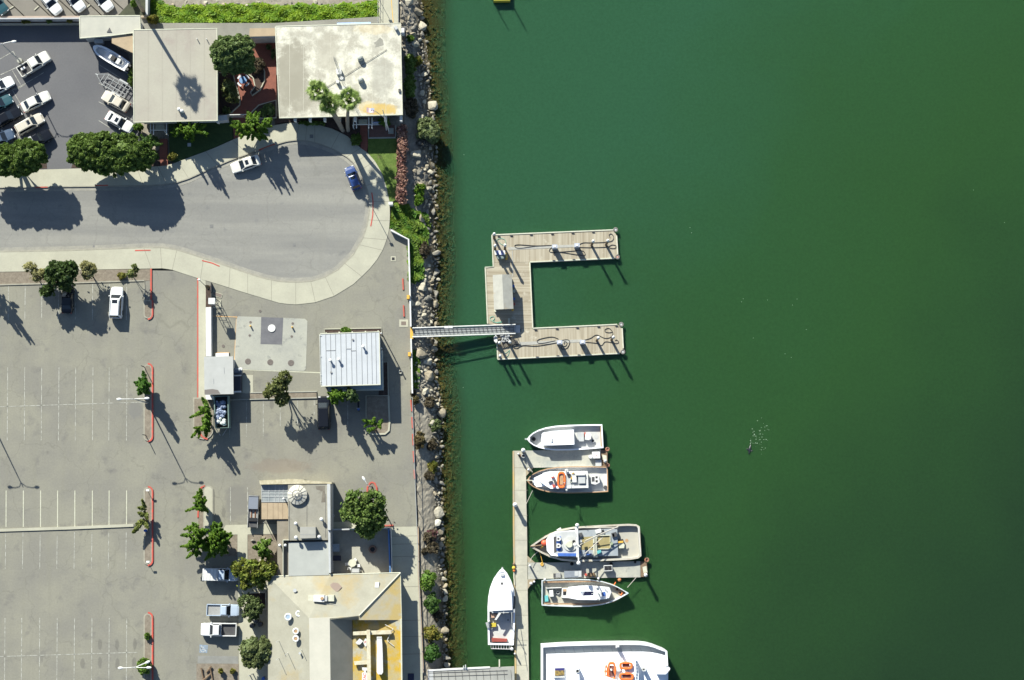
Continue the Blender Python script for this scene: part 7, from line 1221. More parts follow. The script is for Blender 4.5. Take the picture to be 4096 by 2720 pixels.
for q, lb, m_ in ((z((1285, 660))[0], 'pale low crate on the upper finger pier near its outer end', LIGHTG), (z((260, 565))[0], 'brown open bucket at the upper left corner of the fishing pier', BROWN)):
    c = P(*q, DZ); solo('bucket', MB().cyl(*c, DZ, DZ + .5, .2, .25, 12).cyl(*c, DZ + .5, DZ + .52, .2, .2, 12) if m_ is BROWN else MB().box((*c, DZ + .15), (.95, .95, .3)), m_, lb, 'container', (*c, DZ))
c = P(*z((304, 570))[0], DZ); gear('black_tub', 'black round tub with a pale rim at the upper left corner of the fishing pier', 'tub', [('rim', LIGHTG, MB().ring((*c, DZ + .7), .27, .05)), ('tub_body', BLK, MB().cyl(*c, DZ, DZ + .62, .24, .26))], (*c, DZ))
c = P(*u((1480, 850))[0], DZ); gear('crate', 'open crate with a white rim and two dark rounds on the lower finger pier', 'crate', [('crate_body', DKM, MB().px(u((1415, 812), (1550, 806), (1555, 895), (1420, 902)), DZ, DZ + .9)), ('rim', WHITE, bandq(MB(), PP(u((1415, 812), (1550, 806), (1555, 895), (1420, 902), (1415, 812)), DZ + .95), -.05, .05, DZ + .85, DZ + .96)), ('round', BLK, MB().cyl(*P(*u((1455, 855))[0], DZ + .9), DZ + .9, DZ + .95, .25)), ('round', BLK, MB().cyl(*P(*u((1515, 852))[0], DZ + .9), DZ + .9, DZ + .95, .25))], (*c, DZ))
c = P(*u((890, 960))[0], DZ); gear('grey_hatch_box', 'low grey blue box with a pale square top on the lower finger pier', 'box', [('box_body', mat('slate_box', (.17, .19, .22), (.2, .22, .25), 2), MB().px(u((745, 902), (1038, 896), (1038, 1008), (748, 1014)), DZ, DZ + .6)), ('pale_top', LIGHTG, MB().px(u((922, 906), (980, 905), (980, 985), (922, 986)), DZ + .6, DZ + .64)), ('white_panel', LIGHTG, MB().px(u((985, 900), (1036, 900), (1036, 1000), (985, 1002)), DZ + .6, DZ + .65))], (*c, DZ))
c = P(*u((640, 970))[0], DZ); gear('grey_box', 'small grey box at the left of the low grey blue box', 'box', [('box_body', TUBG, MB().px(u((600, 935), (685, 933), (685, 1010), (602, 1012)), DZ, DZ + .4)), ('dark_box', DKM, MB().px(u((563, 945), (597, 944), (597, 1008), (564, 1010)), DZ, DZ + .4))], (*c, DZ))
c = P(*u((1190, 965))[0], DZ); gear('gear_pile', 'pile of brown gear with a red drum and yellow line on the lower finger pier', 'fishing gear', [('brown_gear', mat('brown_gear', (.12, .07, .05), (.2, .14, .07), 5), MB().px(u((1140, 935), (1258, 932), (1262, 985), (1142, 990)), DZ, DZ + .5)), ('red_drum', RED, MB().cyl(*P(*u((1113, 965))[0], DZ + .5), DZ, DZ + .55, .2)), ('yellow_line', YEL, MB().tube(curve([(*P(*q, DZ + .1), DZ + .1) for q in u((1170, 1000), (1210, 985), (1240, 960), (1275, 985), (1250, 1000))]), .06, 5))], (*c, DZ))
for q, lb in (((2055, 2271), 'yellow and orange float on the left edge of the long walkway'),): c = P(*q, DZ + .3); gear('float', lb, 'float', [('float_body', mat('float_yellow', (.6, .4, .05), rough=.5), MB().sph((*c, DZ + .3), .28, 12)), ('lower_float', ORF, MB().sph((c[0] + .05, c[1] - .45, DZ + .25), .2, 10)), ('top_float', BROWN, MB().sph((c[0] + .05, c[1] + .6, DZ + .25), .22, 10))], (*c, DZ))
rope('fender_line', 'string of pale fenders and line hanging along the left edge of the long walkway', 'fender', [(2057, 2285), (2056, 2295), (2056, 2312), (2058, 2325), (2059, 2340)], DZ + .1, .09, EDGE)
rope('mooring_line', 'yellow coil of line at the root of the lower finger pier', 'rope', u((365, 770), (350, 790), (375, 815), (392, 790), (370, 760), (360, 790), (380, 800)), DZ + .08, .08, YEL)
for pts, lb, m_, z_ in ((z((345, 1190), (425, 1020)), 'pale mooring line from the boat with the orange raft to the long walkway', ROPEW, -1.0), (z((425, 780), (375, 700), (330, 560)), 'pale mooring line by the upper corner brace', ROPEW, -1.0), (u((165, 745), (210, 660), (295, 580)), 'pale mooring line from the masted boat bow to its pile', ROPEW, -.9), (u((378, 755), (350, 650), (315, 560)), 'yellow mooring line from the masted boat bow to the lower finger pier', YEL, -.9), (u((1810, 1180), (1885, 1095), (1960, 1010)), 'pale mooring line from the pointed bow below the lower finger pier', ROPEW, -.9), (z((1300, 1015 / 1), (1340, 1010)), 'short line at the stern', ROPEW, -1)):
    if 'short line' not in lb: rope('mooring_line', lb, 'rope', pts, z_, .045, m_, 'mooring lines')
# wharf at the bottom left
t = thing('wharf', 'grey sheeted wharf roof with a white edge at the bottom beside the long walkway', 'wharf', (*P(1880, 2720, -.3), WZ)); MB().px([(1712, 2682), (2057, 2666), (2060, 2800), (1712, 2800)], -.7, -.3).build('deck_sheet', mat('wharf_sheet', (.30, .30, .275), (.25, .25, .23), .8, .7), t); bandq(MB(), PP([(1710, 2682), (1960, 2670)], -.2), -.12, .12, -.75, -.2).build('white_edge', WHITE, t); mb = MB()
for i in range(12): x = 1735 + i * 28; mb.tube([(*P(x, 2680, -.26), -.26), (*P(x + 12, 2800, -.26), -.26)], .025, 4)
for y in (2692, 2707): mb.tube([(*P(1715, y, -.26), -.26), (*P(2030, y - 10, -.26), -.26)], .04, 4)
mb.build('roof_seams', DKM, t); MB().px([(1712, 2684), (1732, 2683), (1734, 2800), (1712, 2800)], -.32, -.27).build('pale_panel', LIGHTG, t)  # lighter grey panel along the left end of the wharf
for x in (1730, 1850, 1990): MB().cyl(*P(x, 2690, -.7), WZ - 2, -.7, .18).build('support_pile', BROWN, t)
t = thing('wharf_post', 'thin tan post rising at the water side of the wharf roof', 'post', (*P(1998, 2650, -.5), WZ)); MB().px(((1995, 2639), (2000, 2668)), -.6, -.2).build('post', EDGE, t)
t = thing('wharf_vents', 'pair of short pale pipes on the wharf edge', 'pipe', (*P(1862, 2664, 0), -.3)); MB().px(((1860, 2660), (1864, 2672)), -.4, .1).build('pipe', LIGHTG, t); MB().px(((1852, 2664), (1856, 2673)), -.4, 0).build('pipe', LIGHTG, t)
# yellow vessel cut by the top edge
t = thing('yellow_barge', 'yellow edged float just touching the top of the frame over the water', 'float', (*P(2007, -30, WZ), WZ)); MB().px([(1974, 2), (2041, 1), (2041, -80), (1974, -80)], WZ - .3, WZ + 1.0).build('hull', mat('yellow_hull', (.5, .42, .05), rough=.5), t); MB().px([(1978, -4), (2037, -5), (2037, -76), (1978, -76)], WZ + 1.0, WZ + 1.1).build('deck', DECKG, t); c = P(2036, -4, WZ); MB().cyl(c[0], c[1], WZ, WZ + 4, .1).build('mast', STEEL, t); c = P(1958, -20, WZ); MB().cyl(c[0], c[1], WZ, WZ + 4.5, .07).build('pole', STEEL, t)
# ================================================================ BOATS
def boat(name, label, bow, stern, halfw, tab, zdeck, hm, gm, dm, rail=.2, cat='boat', group='moored fishing boats'):
    zr = WZ + tab[len(tab) // 2][2]; b_ = Vector(P(*bow, zr + .3)); s_ = Vector(P(*stern, zr)); L = (b_ - s_).length; hw = halfw / 25.2
    t = thing(name, label, cat, (s_.x, s_.y, WZ), 0, group); a = math.atan2((b_ - s_).y, (b_ - s_).x)
    T2 = [(f, w_ * hw, z_) for f, w_, z_ in tab]; h_, r_, d_ = hullmesh(L, T2, -.4, .8, rail, zdeck)
    for mb in (h_, r_, d_): mb.v = [(x * math.cos(a) - y * math.sin(a), x * math.sin(a) + y * math.cos(a), z) for x, y, z in mb.v]
    h_.build('hull', hm, t, world=False); r_.build('gunwale', gm, t, world=False); d_.build('deck', dm, t, world=False); return t, WZ + zdeck
def bp_(t, nm, m_, pts, z0, z1, par=None): return MB().px(pts, z0, z1).build(nm, m_, par or t)
def ringhole(t, q, r, zd, nm='hatch_ring', m0=LIGHTG, m1=BLK, h=.3):
    c = P(*q, zd + h); o = MB().ring((*c, zd + h), r * .85, r * .2, 16).build(nm, m0, t); MB().cyl(*c, zd, zd + h - .05, r * .8).build('opening', m1, o); return o
TB1 = [(0, .93, 1.15), (.2, .98, 1.15), (.45, 1.0, 1.2), (.62, .97, 1.28), (.75, .87, 1.38), (.85, .7, 1.5), (.92, .5, 1.6), (.97, .27, 1.68), (1, .04, 1.75)]
# A
t, zd = boat('fishing_boat', 'white open fishing boat with a plain white cabin roof, uppermost of the moored boats', z((355, 350))[0], z((1345, 308))[0], 51, TB1, .5, BOATW, BOATW, DECKG)
bp_(t, 'cabin', BOATW, z((545, 282), (562, 262), (960, 226), (968, 415), (572, 430), (538, 372)), zd, zd + 1.75); rf = bp_(t, 'cabin_roof', BOATW, z((560, 262), (700, 240), (964, 222), (972, 418), (700, 428), (566, 428), (585, 340)), zd + 1.75, zd + 1.85)
bp_(t, 'roof_rib', LIGHTG, z((764, 250), (770, 250), (770, 275), (764, 275)), zd + 1.85, zd + 1.9, rf); bp_(t, 'roof_hatch', LIGHTG, z((668, 335), (688, 335), (688, 385), (668, 385)), zd + 1.85, zd + 2.0, rf); bp_(t, 'windscreen', GLASS, z((537, 300), (545, 290), (560, 410), (550, 405)), zd + 1.0, zd + 1.6)
bp_(t, 'engine_box', LIGHTG, z((1010, 262), (1095, 262), (1097, 376), (1022, 378)), zd, zd + .6); bp_(t, 'bait_tank', WHITE, z((1115, 285), (1130, 265), (1180, 265), (1195, 290), (1190, 345), (1160, 360), (1110, 355)), zd, zd + .9); bp_(t, 'red_line', RED, z((1103, 258), (1118, 258), (1112, 318), (1100, 318)), zd, zd + .35)
ringhole(t, z((1215, 372))[0], .3, zd, 'bucket', LIGHTG); ringhole(t, z((440, 347))[0], .34, zd, 'bow_hatch', DKM); c = P(*z((1260, 315))[0], zd); MB().cyl(*c, zd, zd + .03, .38, n=20).build('round_hatch', LIGHTG, t); p = P(*z((345, 347))[0], zd + 1.2); MB().box((*p, zd + 1.2), (.5, .25, .15)).build('anchor_roller', STEEL, t)
bandq(MB(), PP(z((1318, 175), (1325, 448)), zd + .6), -.06, .06, zd, zd + .62).build('transom_trim', TAN, t)
# B
t, zd = boat('fishing_boat', 'white fishing boat with an orange oval life float lashed across its cabin roof', z((352, 888))[0], z((1412, 872))[0], 54, TB1, .5, BOATW, TAN, DECKG, .17)
bp_(t, 'cabin', BOATW, z((560, 790), (640, 770), (1140, 765), (1150, 985), (660, 995), (600, 960), (520, 900)), zd, zd + 1.5); bp_(t, 'foredeck_trunk', BOATW, z((430, 860), (560, 800), (600, 960), (480, 975), (425, 920)), zd, zd + .9)
bp_(t, 'roof_edge', WHITE, z((1120, 770), (1148, 768), (1155, 985), (1130, 985)), zd + 1.5, zd + 1.75); bp_(t, 'roof_edge', WHITE, z((920, 958), (1130, 952), (1130, 985), (925, 990)), zd + 1.5, zd + 1.75); bp_(t, 'roof_well', LIGHTG, z((870, 800), (1118, 800), (1118, 950), (870, 950)), zd + 1.5, zd + 1.54)
bp_(t, 'flybridge_box', WHITE, z((985, 785), (1105, 780), (1110, 820), (988, 822)), zd + 1.5, zd + 2.2); bp_(t, 'flybridge_panel', LIGHTG, z((1020, 822), (1115, 820), (1115, 925), (1025, 928)), zd + 1.5, zd + 2.0); bp_(t, 'flybridge_seat', WHITE, z((945, 825), (1000, 822), (1000, 912), (945, 912)), zd + 1.5, zd + 1.95)
c = P(*z((803, 882))[0], zd + 1.75); o = MB().ring((*c, zd + 1.75), .52, .2, 26, ry=1.12, sq=4).build('life_float', ORF, t); MB().box((*c, zd + 1.66), (.55, 1.5, .06)).build('float_net', TAN, o)
for q, m_, s_ in (((690, 845), RED, (.5, .2)), ((705, 960), RED, (.45, .45)), ((660, 905), DKM, (.7, .25)), ((900, 815), BLK, (.55, .3)), ((935, 860), YEL, (.2, .4)), ((955, 790), YEL, (.4, .15)), ((925, 905), EDGE, (.2, .4)), ((720, 905), DKM, (.4, .6)), ((870, 760), WHITE, (.5, .5)), ((540, 935), EDGE, (.12, .2))): c = P(*z(q)[0], zd + 1.6); MB().box((*c, zd + 1.65), (*s_, .28), .3).build('roof_gear', m_, t)
MB().tube([(*P(*z((868, 760))[0], zd + 2.8), zd + 2.8), (*P(*z((873, 1015))[0], zd + 2.8), zd + 2.8)], .05, 5).build('crossbar', STEEL, t)
for q in ((866, 755), (873, 1012)): c = P(*z(q)[0], zd + 2.8); MB().sph((*c, zd + 2.85), .2, 10).build('antenna_dome', WHITE, t)
c = P(*z((800, 930))[0], zd + 1.5); MB().cyl(c[0] + .3, c[1] + .1, zd + 1.5, zd + 6.5, .06).build('mast', STEEL, t)
bt = bp_(t, 'bait_tank', WHITE, z((1180, 830), (1290, 818), (1305, 915), (1250, 942), (1190, 930)), zd, zd + 1.0); bp_(t, 'tank_opening', BLK, z((1247, 835), (1275, 833), (1276, 858), (1248, 860)), zd + 1.0, zd + 1.03, bt); bp_(t, 'tank_opening', BLK, z((1248, 885), (1276, 883), (1277, 910), (1250, 912)), zd + 1.0, zd + 1.03, bt); bp_(t, 'tank_opening', DKM, z((1198, 842), (1235, 840), (1236, 900), (1200, 903)), zd + 1.0, zd + 1.03, bt)
c = P(*z((1380, 978))[0], zd + .5); MB().cyl(*c, zd, zd + .7, .32, .26).build('drum', DKM, t); c = P(*z((578, 892))[0], zd + .95); MB().ring((*c, zd + .95), .2, .07).build('life_ring', ORF, t); p = P(*z((400, 905))[0], zd + .8); MB().box((*p, zd + .9), (.9, .3, .25), -.7).build('anchor_winch', BROWN, t); MB().tube([(*P(*z((345, 885))[0], zd + 1.3), zd + 1.3), (*P(*z((430, 890))[0], zd + 1.2), zd + 1.2)], .09, 5).build('bow_sprit', EDGE, t)
# C
TB3 = [(0, .82, 1.3), (.03, .95, 1.3), (.1, 1.0, 1.3), (.35, 1.0, 1.3), (.6, .98, 1.35), (.72, .88, 1.45), (.82, .68, 1.6), (.9, .42, 1.75), (.96, .2, 1.85), (1, .05, 1.95)]
t, zd = boat('fishing_boat', 'large weathered grey fishing boat with a long white crosswise mast and a tan well', u((180, 488))[0], u((2035, 400))[0], 71, TB3, .6, mat('weathered_hull', (.42, .42, .40), (.34, .34, .33), 1, .6), mat('rub_rail', (.36, .32, .24), (.45, .43, .37), 1, .7), mat('weathered_deck', (.38, .36, .30), (.34, .33, .29), .7, .8, c3=(.34, .2, .1), s3=.7, c3r=(.68, .78)), .3)
bp_(t, 'foredeck', mat('maroon_deck', (.16, .10, .09), (.22, .16, .14), 1), u((260, 470), (330, 390), (430, 300), (470, 290), (440, 480)), zd, zd + .5)
bp_(t, 'wheelhouse', BOATW, u((440, 380), (500, 290), (600, 240), (950, 212), (975, 240), (975, 660), (640, 655), (520, 640), (455, 560)), zd, zd + 1.9); wh = bp_(t, 'wheelhouse_well', LIGHTG, u((575, 275), (700, 240), (960, 225), (965, 640), (640, 640), (575, 590)), zd + 1.9, zd + 1.93)
bp_(t, 'painted_shadow_gap', DKM, u((565, 330), (612, 320), (618, 570), (575, 600)), zd + 1.93, zd + 1.97); bp_(t, 'blue_panel', BLUE, u((617, 320), (690, 320), (690, 560), (617, 560)), zd + 1.97, zd + 2.0); bp_(t, 'blue_bench', BLUE, u((638, 600), (960, 604), (958, 650), (640, 648)), zd + 1.9, zd + 2.2)  # the first dark slab paints the shadow at the front of the well
for y in (358, 475):
    o = bp_(t, 'helm_seat', WHITE, u((617, y - 35), (665, y - 35), (688, y - 15), (688, y + 20), (665, y + 38), (617, y + 38)), zd + 2.0, zd + 2.4); bp_(t, 'seat_opening', DKM, u((632, y - 14), (655, y - 14), (668, y), (655, y + 16), (632, y + 16)), zd + 2.4, zd + 2.42, o)
c = P(*u((850, 440))[0], zd + 2); MB().cyl(*c, zd + 1.9, zd + 2.1, 1.15, n=24).build('round_dais', DECKG, t); MB().cyl(c[0] - .2, c[1] - .1, zd + 2.1, zd + 2.5, .6, .5).build('mast_foot', EDGE, t); ringhole(t, u((908, 405))[0], .24, zd + 2.0, 'vent', DKM)
c = P(*u((405, 425))[0], zd + .9); MB().sph((*c, zd + .9), .48, 14).build('orange_ball', mat('ball_orange', (.75, .12, .06), rough=.5), t, smooth=True)
MB().tube([(*P(*u((968, 130))[0], zd + 4.6), zd + 4.6), (*P(*u((990, 770))[0], zd + 4.6), zd + 4.6)], .12, 6).build('yard', WHITE, t)
for q in ((965, 130), (988, 768), (932, 458)): c = P(*u(q)[0], zd + 4.7); MB().sph((*c, zd + 4.7), .33, 12).build('yard_ball', WHITE, t)
c = P(*u((975, 470))[0], zd + 3); MB().cyl(*c, zd + 1.9, zd + 8.5, .14, .09).build('mast', WHITE, t); bp_(t, 'mast_beam', WHITE, u((948, 340), (985, 340), (985, 670), (950, 670)), zd + 3.0, zd + 3.25); bp_(t, 'mast_platform', WHITE, u((925, 170), (975, 160), (985, 260), (935, 270)), zd + 3.2, zd + 3.4)
for a, b_ in (((1660, 150), (1010, 460)), ((1660, 150), (1090, 395)), ((1400, 330), (1005, 690)), ((1650, 175), (1000, 172))): MB().tube([(*P(*u(a)[0], zd + 2.6), zd + 2.6), (*P(*u(b_)[0], zd + 3.3), zd + 3.3)], .07, 5).build('boom', mat('boom_tan', (.45, .42, .36), rough=.6), t)
hs_ = bp_(t, 'house_deck', mat('blue_grey_deck', (.22, .25, .28), (.30, .32, .33), 1), u((985, 220), (1530, 190), (1640, 200), (1655, 645), (985, 660)), zd, zd + .9)
bp_(t, 'fish_well', mat('tan_well', (.30, .25, .12), (.25, .21, .10), 1), u((1050, 330), (1230, 320), (1230, 545), (1030, 545)), zd + .9, zd + .93, hs_); bp_(t, 'fish_well', MATS['tan_well'], u((1300, 310), (1515, 305), (1518, 520), (1300, 525)), zd + .9, zd + .93, hs_); bandq(MB(), PP(u((1295, 305), (1520, 300), (1525, 528), (1298, 530), (1295, 305)), zd + 1.1), -.07, .07, zd + .9, zd + 1.12).build('well_rim', EDGE, hs_)
bp_(t, 'trough', EDGE, u((1232, 345), (1290, 342), (1303, 668), (1238, 672)), zd + .9, zd + 1.3); bp_(t, 'trough_gap', DKM, u((1254, 350), (1261, 350), (1268, 655), (1260, 655)), zd + 1.3, zd + 1.32); bp_(t, 'trough_gap', DKM, u((1272, 350), (1278, 350), (1285, 655), (1279, 655)), zd + 1.3, zd + 1.32)
for q, m_, s_ in (((1320, 230), WHITE, (.9, .6)), ((1400, 225), BLK, (.3, .3)), ((1315, 445), BROWN, (.3, .35)), ((1335, 580), TEAL, (.65, .5)), ((1590, 290), DKM, (.8, .7)), ((1575, 300), LIGHTG, (.3, .5)), ((1550, 450), mat('green_net', (.25, .3, .2)), (.35, .6)), ((1025, 290), DKM, (.5, .6)), ((1015, 400), LIGHTG, (.5, .4)), ((935, 560), RUST, (.2, .7)), ((1010, 590), BLUE, (.2, .3)), ((1160, 620), BLUE, (.9, .1))): c = P(*u(q)[0], zd + 1.2); MB().box((*c, zd + 1.1), (*s_, .35), .25).build('deck_gear', m_, t)
wn_ = bp_(t, 'winch', EDGE, u((1660, 440), (1745, 430), (1765, 460), (1755, 515), (1670, 520)), zd, zd + .9); bp_(t, 'winch_drum', YEL, u((1655, 400), (1740, 390), (1742, 425), (1658, 432)), zd, zd + .75, wn_); bp_(t, 'winch_drum', BLK, u((1675, 370), (1740, 365), (1742, 390), (1680, 395)), zd, zd + .7, wn_); c = P(*u((1800, 390))[0], zd); MB().cyl(*c, zd, zd + .02, .28).build('round_hatch', TAN, t)
MB().tube([(*P(*u((1998, 170))[0], zd + 1.7), zd + 1.7), (*P(*u((2030, 575))[0], zd + 1.7), zd + 1.7)], .05, 5).build('stern_rail', WHITE, t); MB().tube([(*P(*u((175, 490))[0], zd + 1.45), zd + 1.45), (*P(*u((370, 465))[0], zd + 1.2), zd + 1.2)], .13, 5).build('bowsprit', BROWN, t); bp_(t, 'yellow_bag', YEL, u((345, 510), (385, 475), (400, 485), (360, 530)), zd + .5, zd + .9); c = P(*u((660, 205))[0], zd + .6); MB().box((*c, zd + .6), (.7, .4, .5), .5).build('bow_locker', WHITE, t)
# D
z4 = Zm(1900, 2120, 2.613)
t, zd = boat('fishing_boat', 'white boat with pale teal rail and brown inner trim, bow to the right', z4((1603, 660))[0], z4((697, 657))[0], 55, [(0, .9, 1.15), (.12, .95, 1.15), (.35, 1.0, 1.15), (.55, .97, 1.22), (.7, .84, 1.32), (.8, .66, 1.45), (.88, .45, 1.55), (.95, .2, 1.68), (1, .03, 1.75)], .5, BOATW, mat('pale_teal_rail', (.42, .50, .52), (.5, .52, .53), 1), mat('cream_deck', (.40, .39, .33), (.34, .33, .28), 1), .14)
tr2 = MB(); q = z4((720, 545), (1180, 535), (1330, 540), (1450, 575), (1560, 645)); bandq(tr2, PP(q, zd + .6), -.12, .1, zd + .5, zd + .62); q = z4((720, 770), (1180, 775), (1330, 768), (1450, 745), (1560, 680)); bandq(tr2, PP(q, zd + .6), -.1, .12, zd + .5, zd + .62); tr2.build('inner_trim', mat('rust_brown_trim', (.25, .14, .08), (.36, .25, .15), 1), t)
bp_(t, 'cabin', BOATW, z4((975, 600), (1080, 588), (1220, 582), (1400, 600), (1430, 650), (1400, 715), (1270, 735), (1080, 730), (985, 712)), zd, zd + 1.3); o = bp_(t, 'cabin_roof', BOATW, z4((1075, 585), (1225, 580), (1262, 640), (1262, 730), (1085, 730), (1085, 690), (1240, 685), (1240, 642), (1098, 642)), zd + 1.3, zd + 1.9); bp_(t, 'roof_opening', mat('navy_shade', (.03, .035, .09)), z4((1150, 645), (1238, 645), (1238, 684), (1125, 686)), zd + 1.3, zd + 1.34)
bp_(t, 'windscreen_house', WHITE, z4((1230, 592), (1275, 585), (1310, 620), (1325, 690), (1300, 735), (1262, 730)), zd + 1.3, zd + 2.2); bp_(t, 'forward_house', WHITE, z4((1345, 600), (1405, 598), (1425, 650), (1400, 712), (1375, 705), (1390, 650)), zd + 1.3, zd + 1.7); bp_(t, 'blue_hatch', BLUE, z4((1330, 648), (1362, 648), (1364, 690), (1332, 690)), zd + 1.3, zd + 1.5)
for q, r in (((868, 655), .26), ((1485, 618), .28), ((1518, 657), .28), ((1560, 657), .2)): ringhole(t, z4(q)[0], r, zd, 'deck_tub', TAN if q[0] > 1480 else LIGHTG)
bp_(t, 'helm_box', WHITE, z4((775, 632), (815, 628), (822, 695), (782, 698)), zd, zd + 1.1); bp_(t, 'engine_box', WHITE, z4((908, 612), (970, 612), (985, 712), (905, 708)), zd, zd + .8); bp_(t, 'tan_hatch', TAN, z4((920, 618), (955, 618), (955, 642), (920, 642)), zd + .8, zd + .85); bp_(t, 'dark_hatch', BLK, z4((920, 645), (955, 645), (952, 680), (920, 680)), zd + .8, zd + .83); bp_(t, 'teal_basket', TEAL, z4((728, 690), (762, 684), (768, 745), (732, 752)), zd, zd + .6)
bp_(t, 'cabin_rail', WHITE, z4((740, 606), (905, 600), (905, 606), (745, 612)), zd, zd + .9)
for q in ((1275, 598), (1295, 510), (732, 522), (1275, 720)): c = P(*z4(q)[0], zd + 2); MB().sph((*c, zd + (1.0 if q[1] < 530 else 2.3)), .2, 10).build('white_ball', WHITE, t)
c = P(*z4((1285, 655))[0], zd + 2); MB().cyl(*c, zd + 2.2, zd + 6.5, .07).build('mast', STEEL, t); MB().tube([(c[0] - 1.2, c[1], zd + 4.5), (c[0] + 1.4, c[1] + .4, zd + 4.5)], .05, 4).build('spreader', STEEL, t)
for q in ((1470, 545), (1540, 655)): c = P(*z4(q)[0], zd + .7); MB().tube([(c[0], c[1], zd + .7), (c[0] - .25, c[1] - .4, zd + .9)], .08, 5).build('orange_line', ORF, t)
# E
t, zd = boat('motor_boat', 'white motor boat with a blank white foredeck left of the long walkway', z4((285, 402))[0], z4((270, 1205))[0], 55, [(0, .92, 1.2), (.3, .98, 1.25), (.5, 1.0, 1.35), (.62, .97, 1.45), (.74, .86, 1.6), (.84, .66, 1.75), (.92, .42, 1.9), (.97, .22, 1.95), (1, .05, 2.0)], .55, BOATW, BOATW, DECKG, .26)
bp_(t, 'foredeck', BOATW, z4((285, 415), (240, 445), (195, 510), (165, 600), (150, 700), (150, 850), (395, 850), (402, 720), (395, 620), (370, 530), (335, 450)), zd, zd + 1.35); bp_(t, 'cabin_top', BOATW, z4((175, 620), (225, 590), (335, 590), (378, 620), (390, 835), (180, 845)), zd + 1.35, zd + 2.3); bp_(t, 'deck_hatch', DKM, z4((267, 547), (295, 547), (295, 573), (267, 573)), zd + 1.35, zd + 1.4); bp_(t, 'windlass', LIGHTG, z4((265, 458), (305, 458), (303, 482), (268, 482)), zd + 1.35, zd + 1.6); bp_(t, 'bow_roller', STEEL, z4((278, 388), (293, 388), (296, 420), (276, 420)), zd + 1.0, zd + 1.25)
bp_(t, 'cabin_back', LIGHTG, z4((175, 845), (415, 830), (415, 862), (178, 868)), zd, zd + 2.0); bp_(t, 'engine_hatch', LIGHTG, z4((250, 880), (300, 878), (298, 965), (245, 968)), zd, zd + .12); bp_(t, 'engine_hatch', LIGHTG, z4((318, 878), (370, 876), (368, 965), (316, 968)), zd, zd + .12); c = P(*z4((345, 940))[0], zd); MB().cyl(*c, zd + .12, zd + .16, .12).build('hatch_grip', DKM, t)
bp_(t, 'davit_arm', WHITE, z4((255, 855), (280, 858), (225, 940), (205, 938)), zd + 1.8, zd + 2.0); bp_(t, 'tan_seat', mat('skin_tan', (.42, .27, .19)), z4((168, 880), (235, 880), (225, 915), (170, 918)), zd, zd + .8); bp_(t, 'yellow_crate', mat('crate_yellow', (.45, .35, .04)), z4((165, 975), (220, 972), (220, 1012), (168, 1014)), zd, zd + .5); bp_(t, 'red_box', mat('dull_red', (.30, .06, .045), (.22, .05, .04), 2), z4((175, 1130), (335, 1140), (335, 1168), (175, 1168)), zd, zd + .7); c = P(*z4((175, 1025))[0], zd + .8); ringhole(t, z4((175, 1025))[0], .18, zd, 'tub'); bp_(t, 'side_gear', STEEL, z4((110, 970), (135, 965), (150, 1020), (130, 1030)), zd + .6, zd + 1.0); bp_(t, 'side_vent', DKM, z4((392, 690), (425, 692), (420, 820), (395, 820)), zd + .8, zd + 1.2)
mb = MB(); mb.tube([(*P(*q, zd + .55), zd + .55) for q in z4((165, 1175), (168, 1240), (375, 1245), (380, 1180))], .05, 5)
for i in range(7): x = 190 + i * 28; mb.tube([(*P(*z4((x, 1182))[0], zd + .5), zd + .5), (*P(*z4((x, 1242))[0], zd + .5), zd + .5)], .04, 4)
mb.build('swim_grid', WHITE, t)
for q, r in (((385, 1243), .27), ((180, 855), .2), ((145, 955), .2)): c = P(*z4(q)[0], zd + 1); MB().sph((*c, zd + .9), r, 10).build('white_ball', WHITE, t)
c = P(*z4((300, 860))[0], zd + 3); MB().cyl(*c, zd + 2, zd + 5.0, .06).build('mast', STEEL, t); MB().tube([(c[0] - .8, c[1], zd + 3.9), (c[0] + .8, c[1], zd + 3.9)], .05, 4).build('spreader', STEEL, t); MB().tube([(*P(*z4((385, 860))[0], zd + 3), zd + 2), (*P(*z4((390, 1180))[0], zd + 3), zd + 3.4)], .05, 4).build('outrigger', STEEL, t)
# F ferry
v5 = Zm(2160, 2560, 4.372); FZ = WZ + 3.6; t = thing('passenger_boat', 'very large bright white passenger boat with orange life floats cut by the bottom edge', 'boat', (*P(2420, 2700, WZ), WZ))
outl = v5((22, 100), (400, 75), (900, 60), (1500, 52), (1750, 55), (1880, 68), (2000, 100), (2100, 140), (2180, 170), (2225, 195), (2240, 450), (2245, 1400), (22, 1400))
MB().px(outl, WZ - .4, FZ).build('hull', BOATW, t); w_ = PP(outl, FZ + 1); bandq(MB(), PP(outl[:11], FZ + 1.0), -.28, .0, FZ - .02, FZ + 1.0).build('bulwark', BOATW, t); bandq(MB(), PP([outl[0], outl[-1]], FZ + 1.0), .0, .28, FZ - .02, FZ + .99).build('bulwark', BOATW, t)
FD = mat('ferry_deck', (.42, .445, .43), (.39, .41, .4), .5, .6); MB().px(v5((45, 130), (400, 105), (900, 90), (1500, 82), (1750, 85), (1870, 98), (1990, 130), (2190, 210), (2215, 1400), (45, 1400)), FZ, FZ + .03).build('side_deck', FD, t)
MB().px(v5((108, 245), (610, 232), (1050, 215), (1500, 208), (1800, 206), (1950, 215), (2100, 245), (2205, 275), (2205, 1400), (115, 1400)), FZ + .02, FZ + .5).build('upper_deck', BOATW, t); mb = MB()
for x in (250, 420, 590, 760, 920, 1090, 1260, 1420, 1590, 1760, 1930, 2090): mb.prism(band(PP(v5((x - 10, 135 if x < 1900 else 140), (x + 25, 232 if x < 1500 else 212)), FZ + .06), -.03, .03), FZ + .03, FZ + .06)
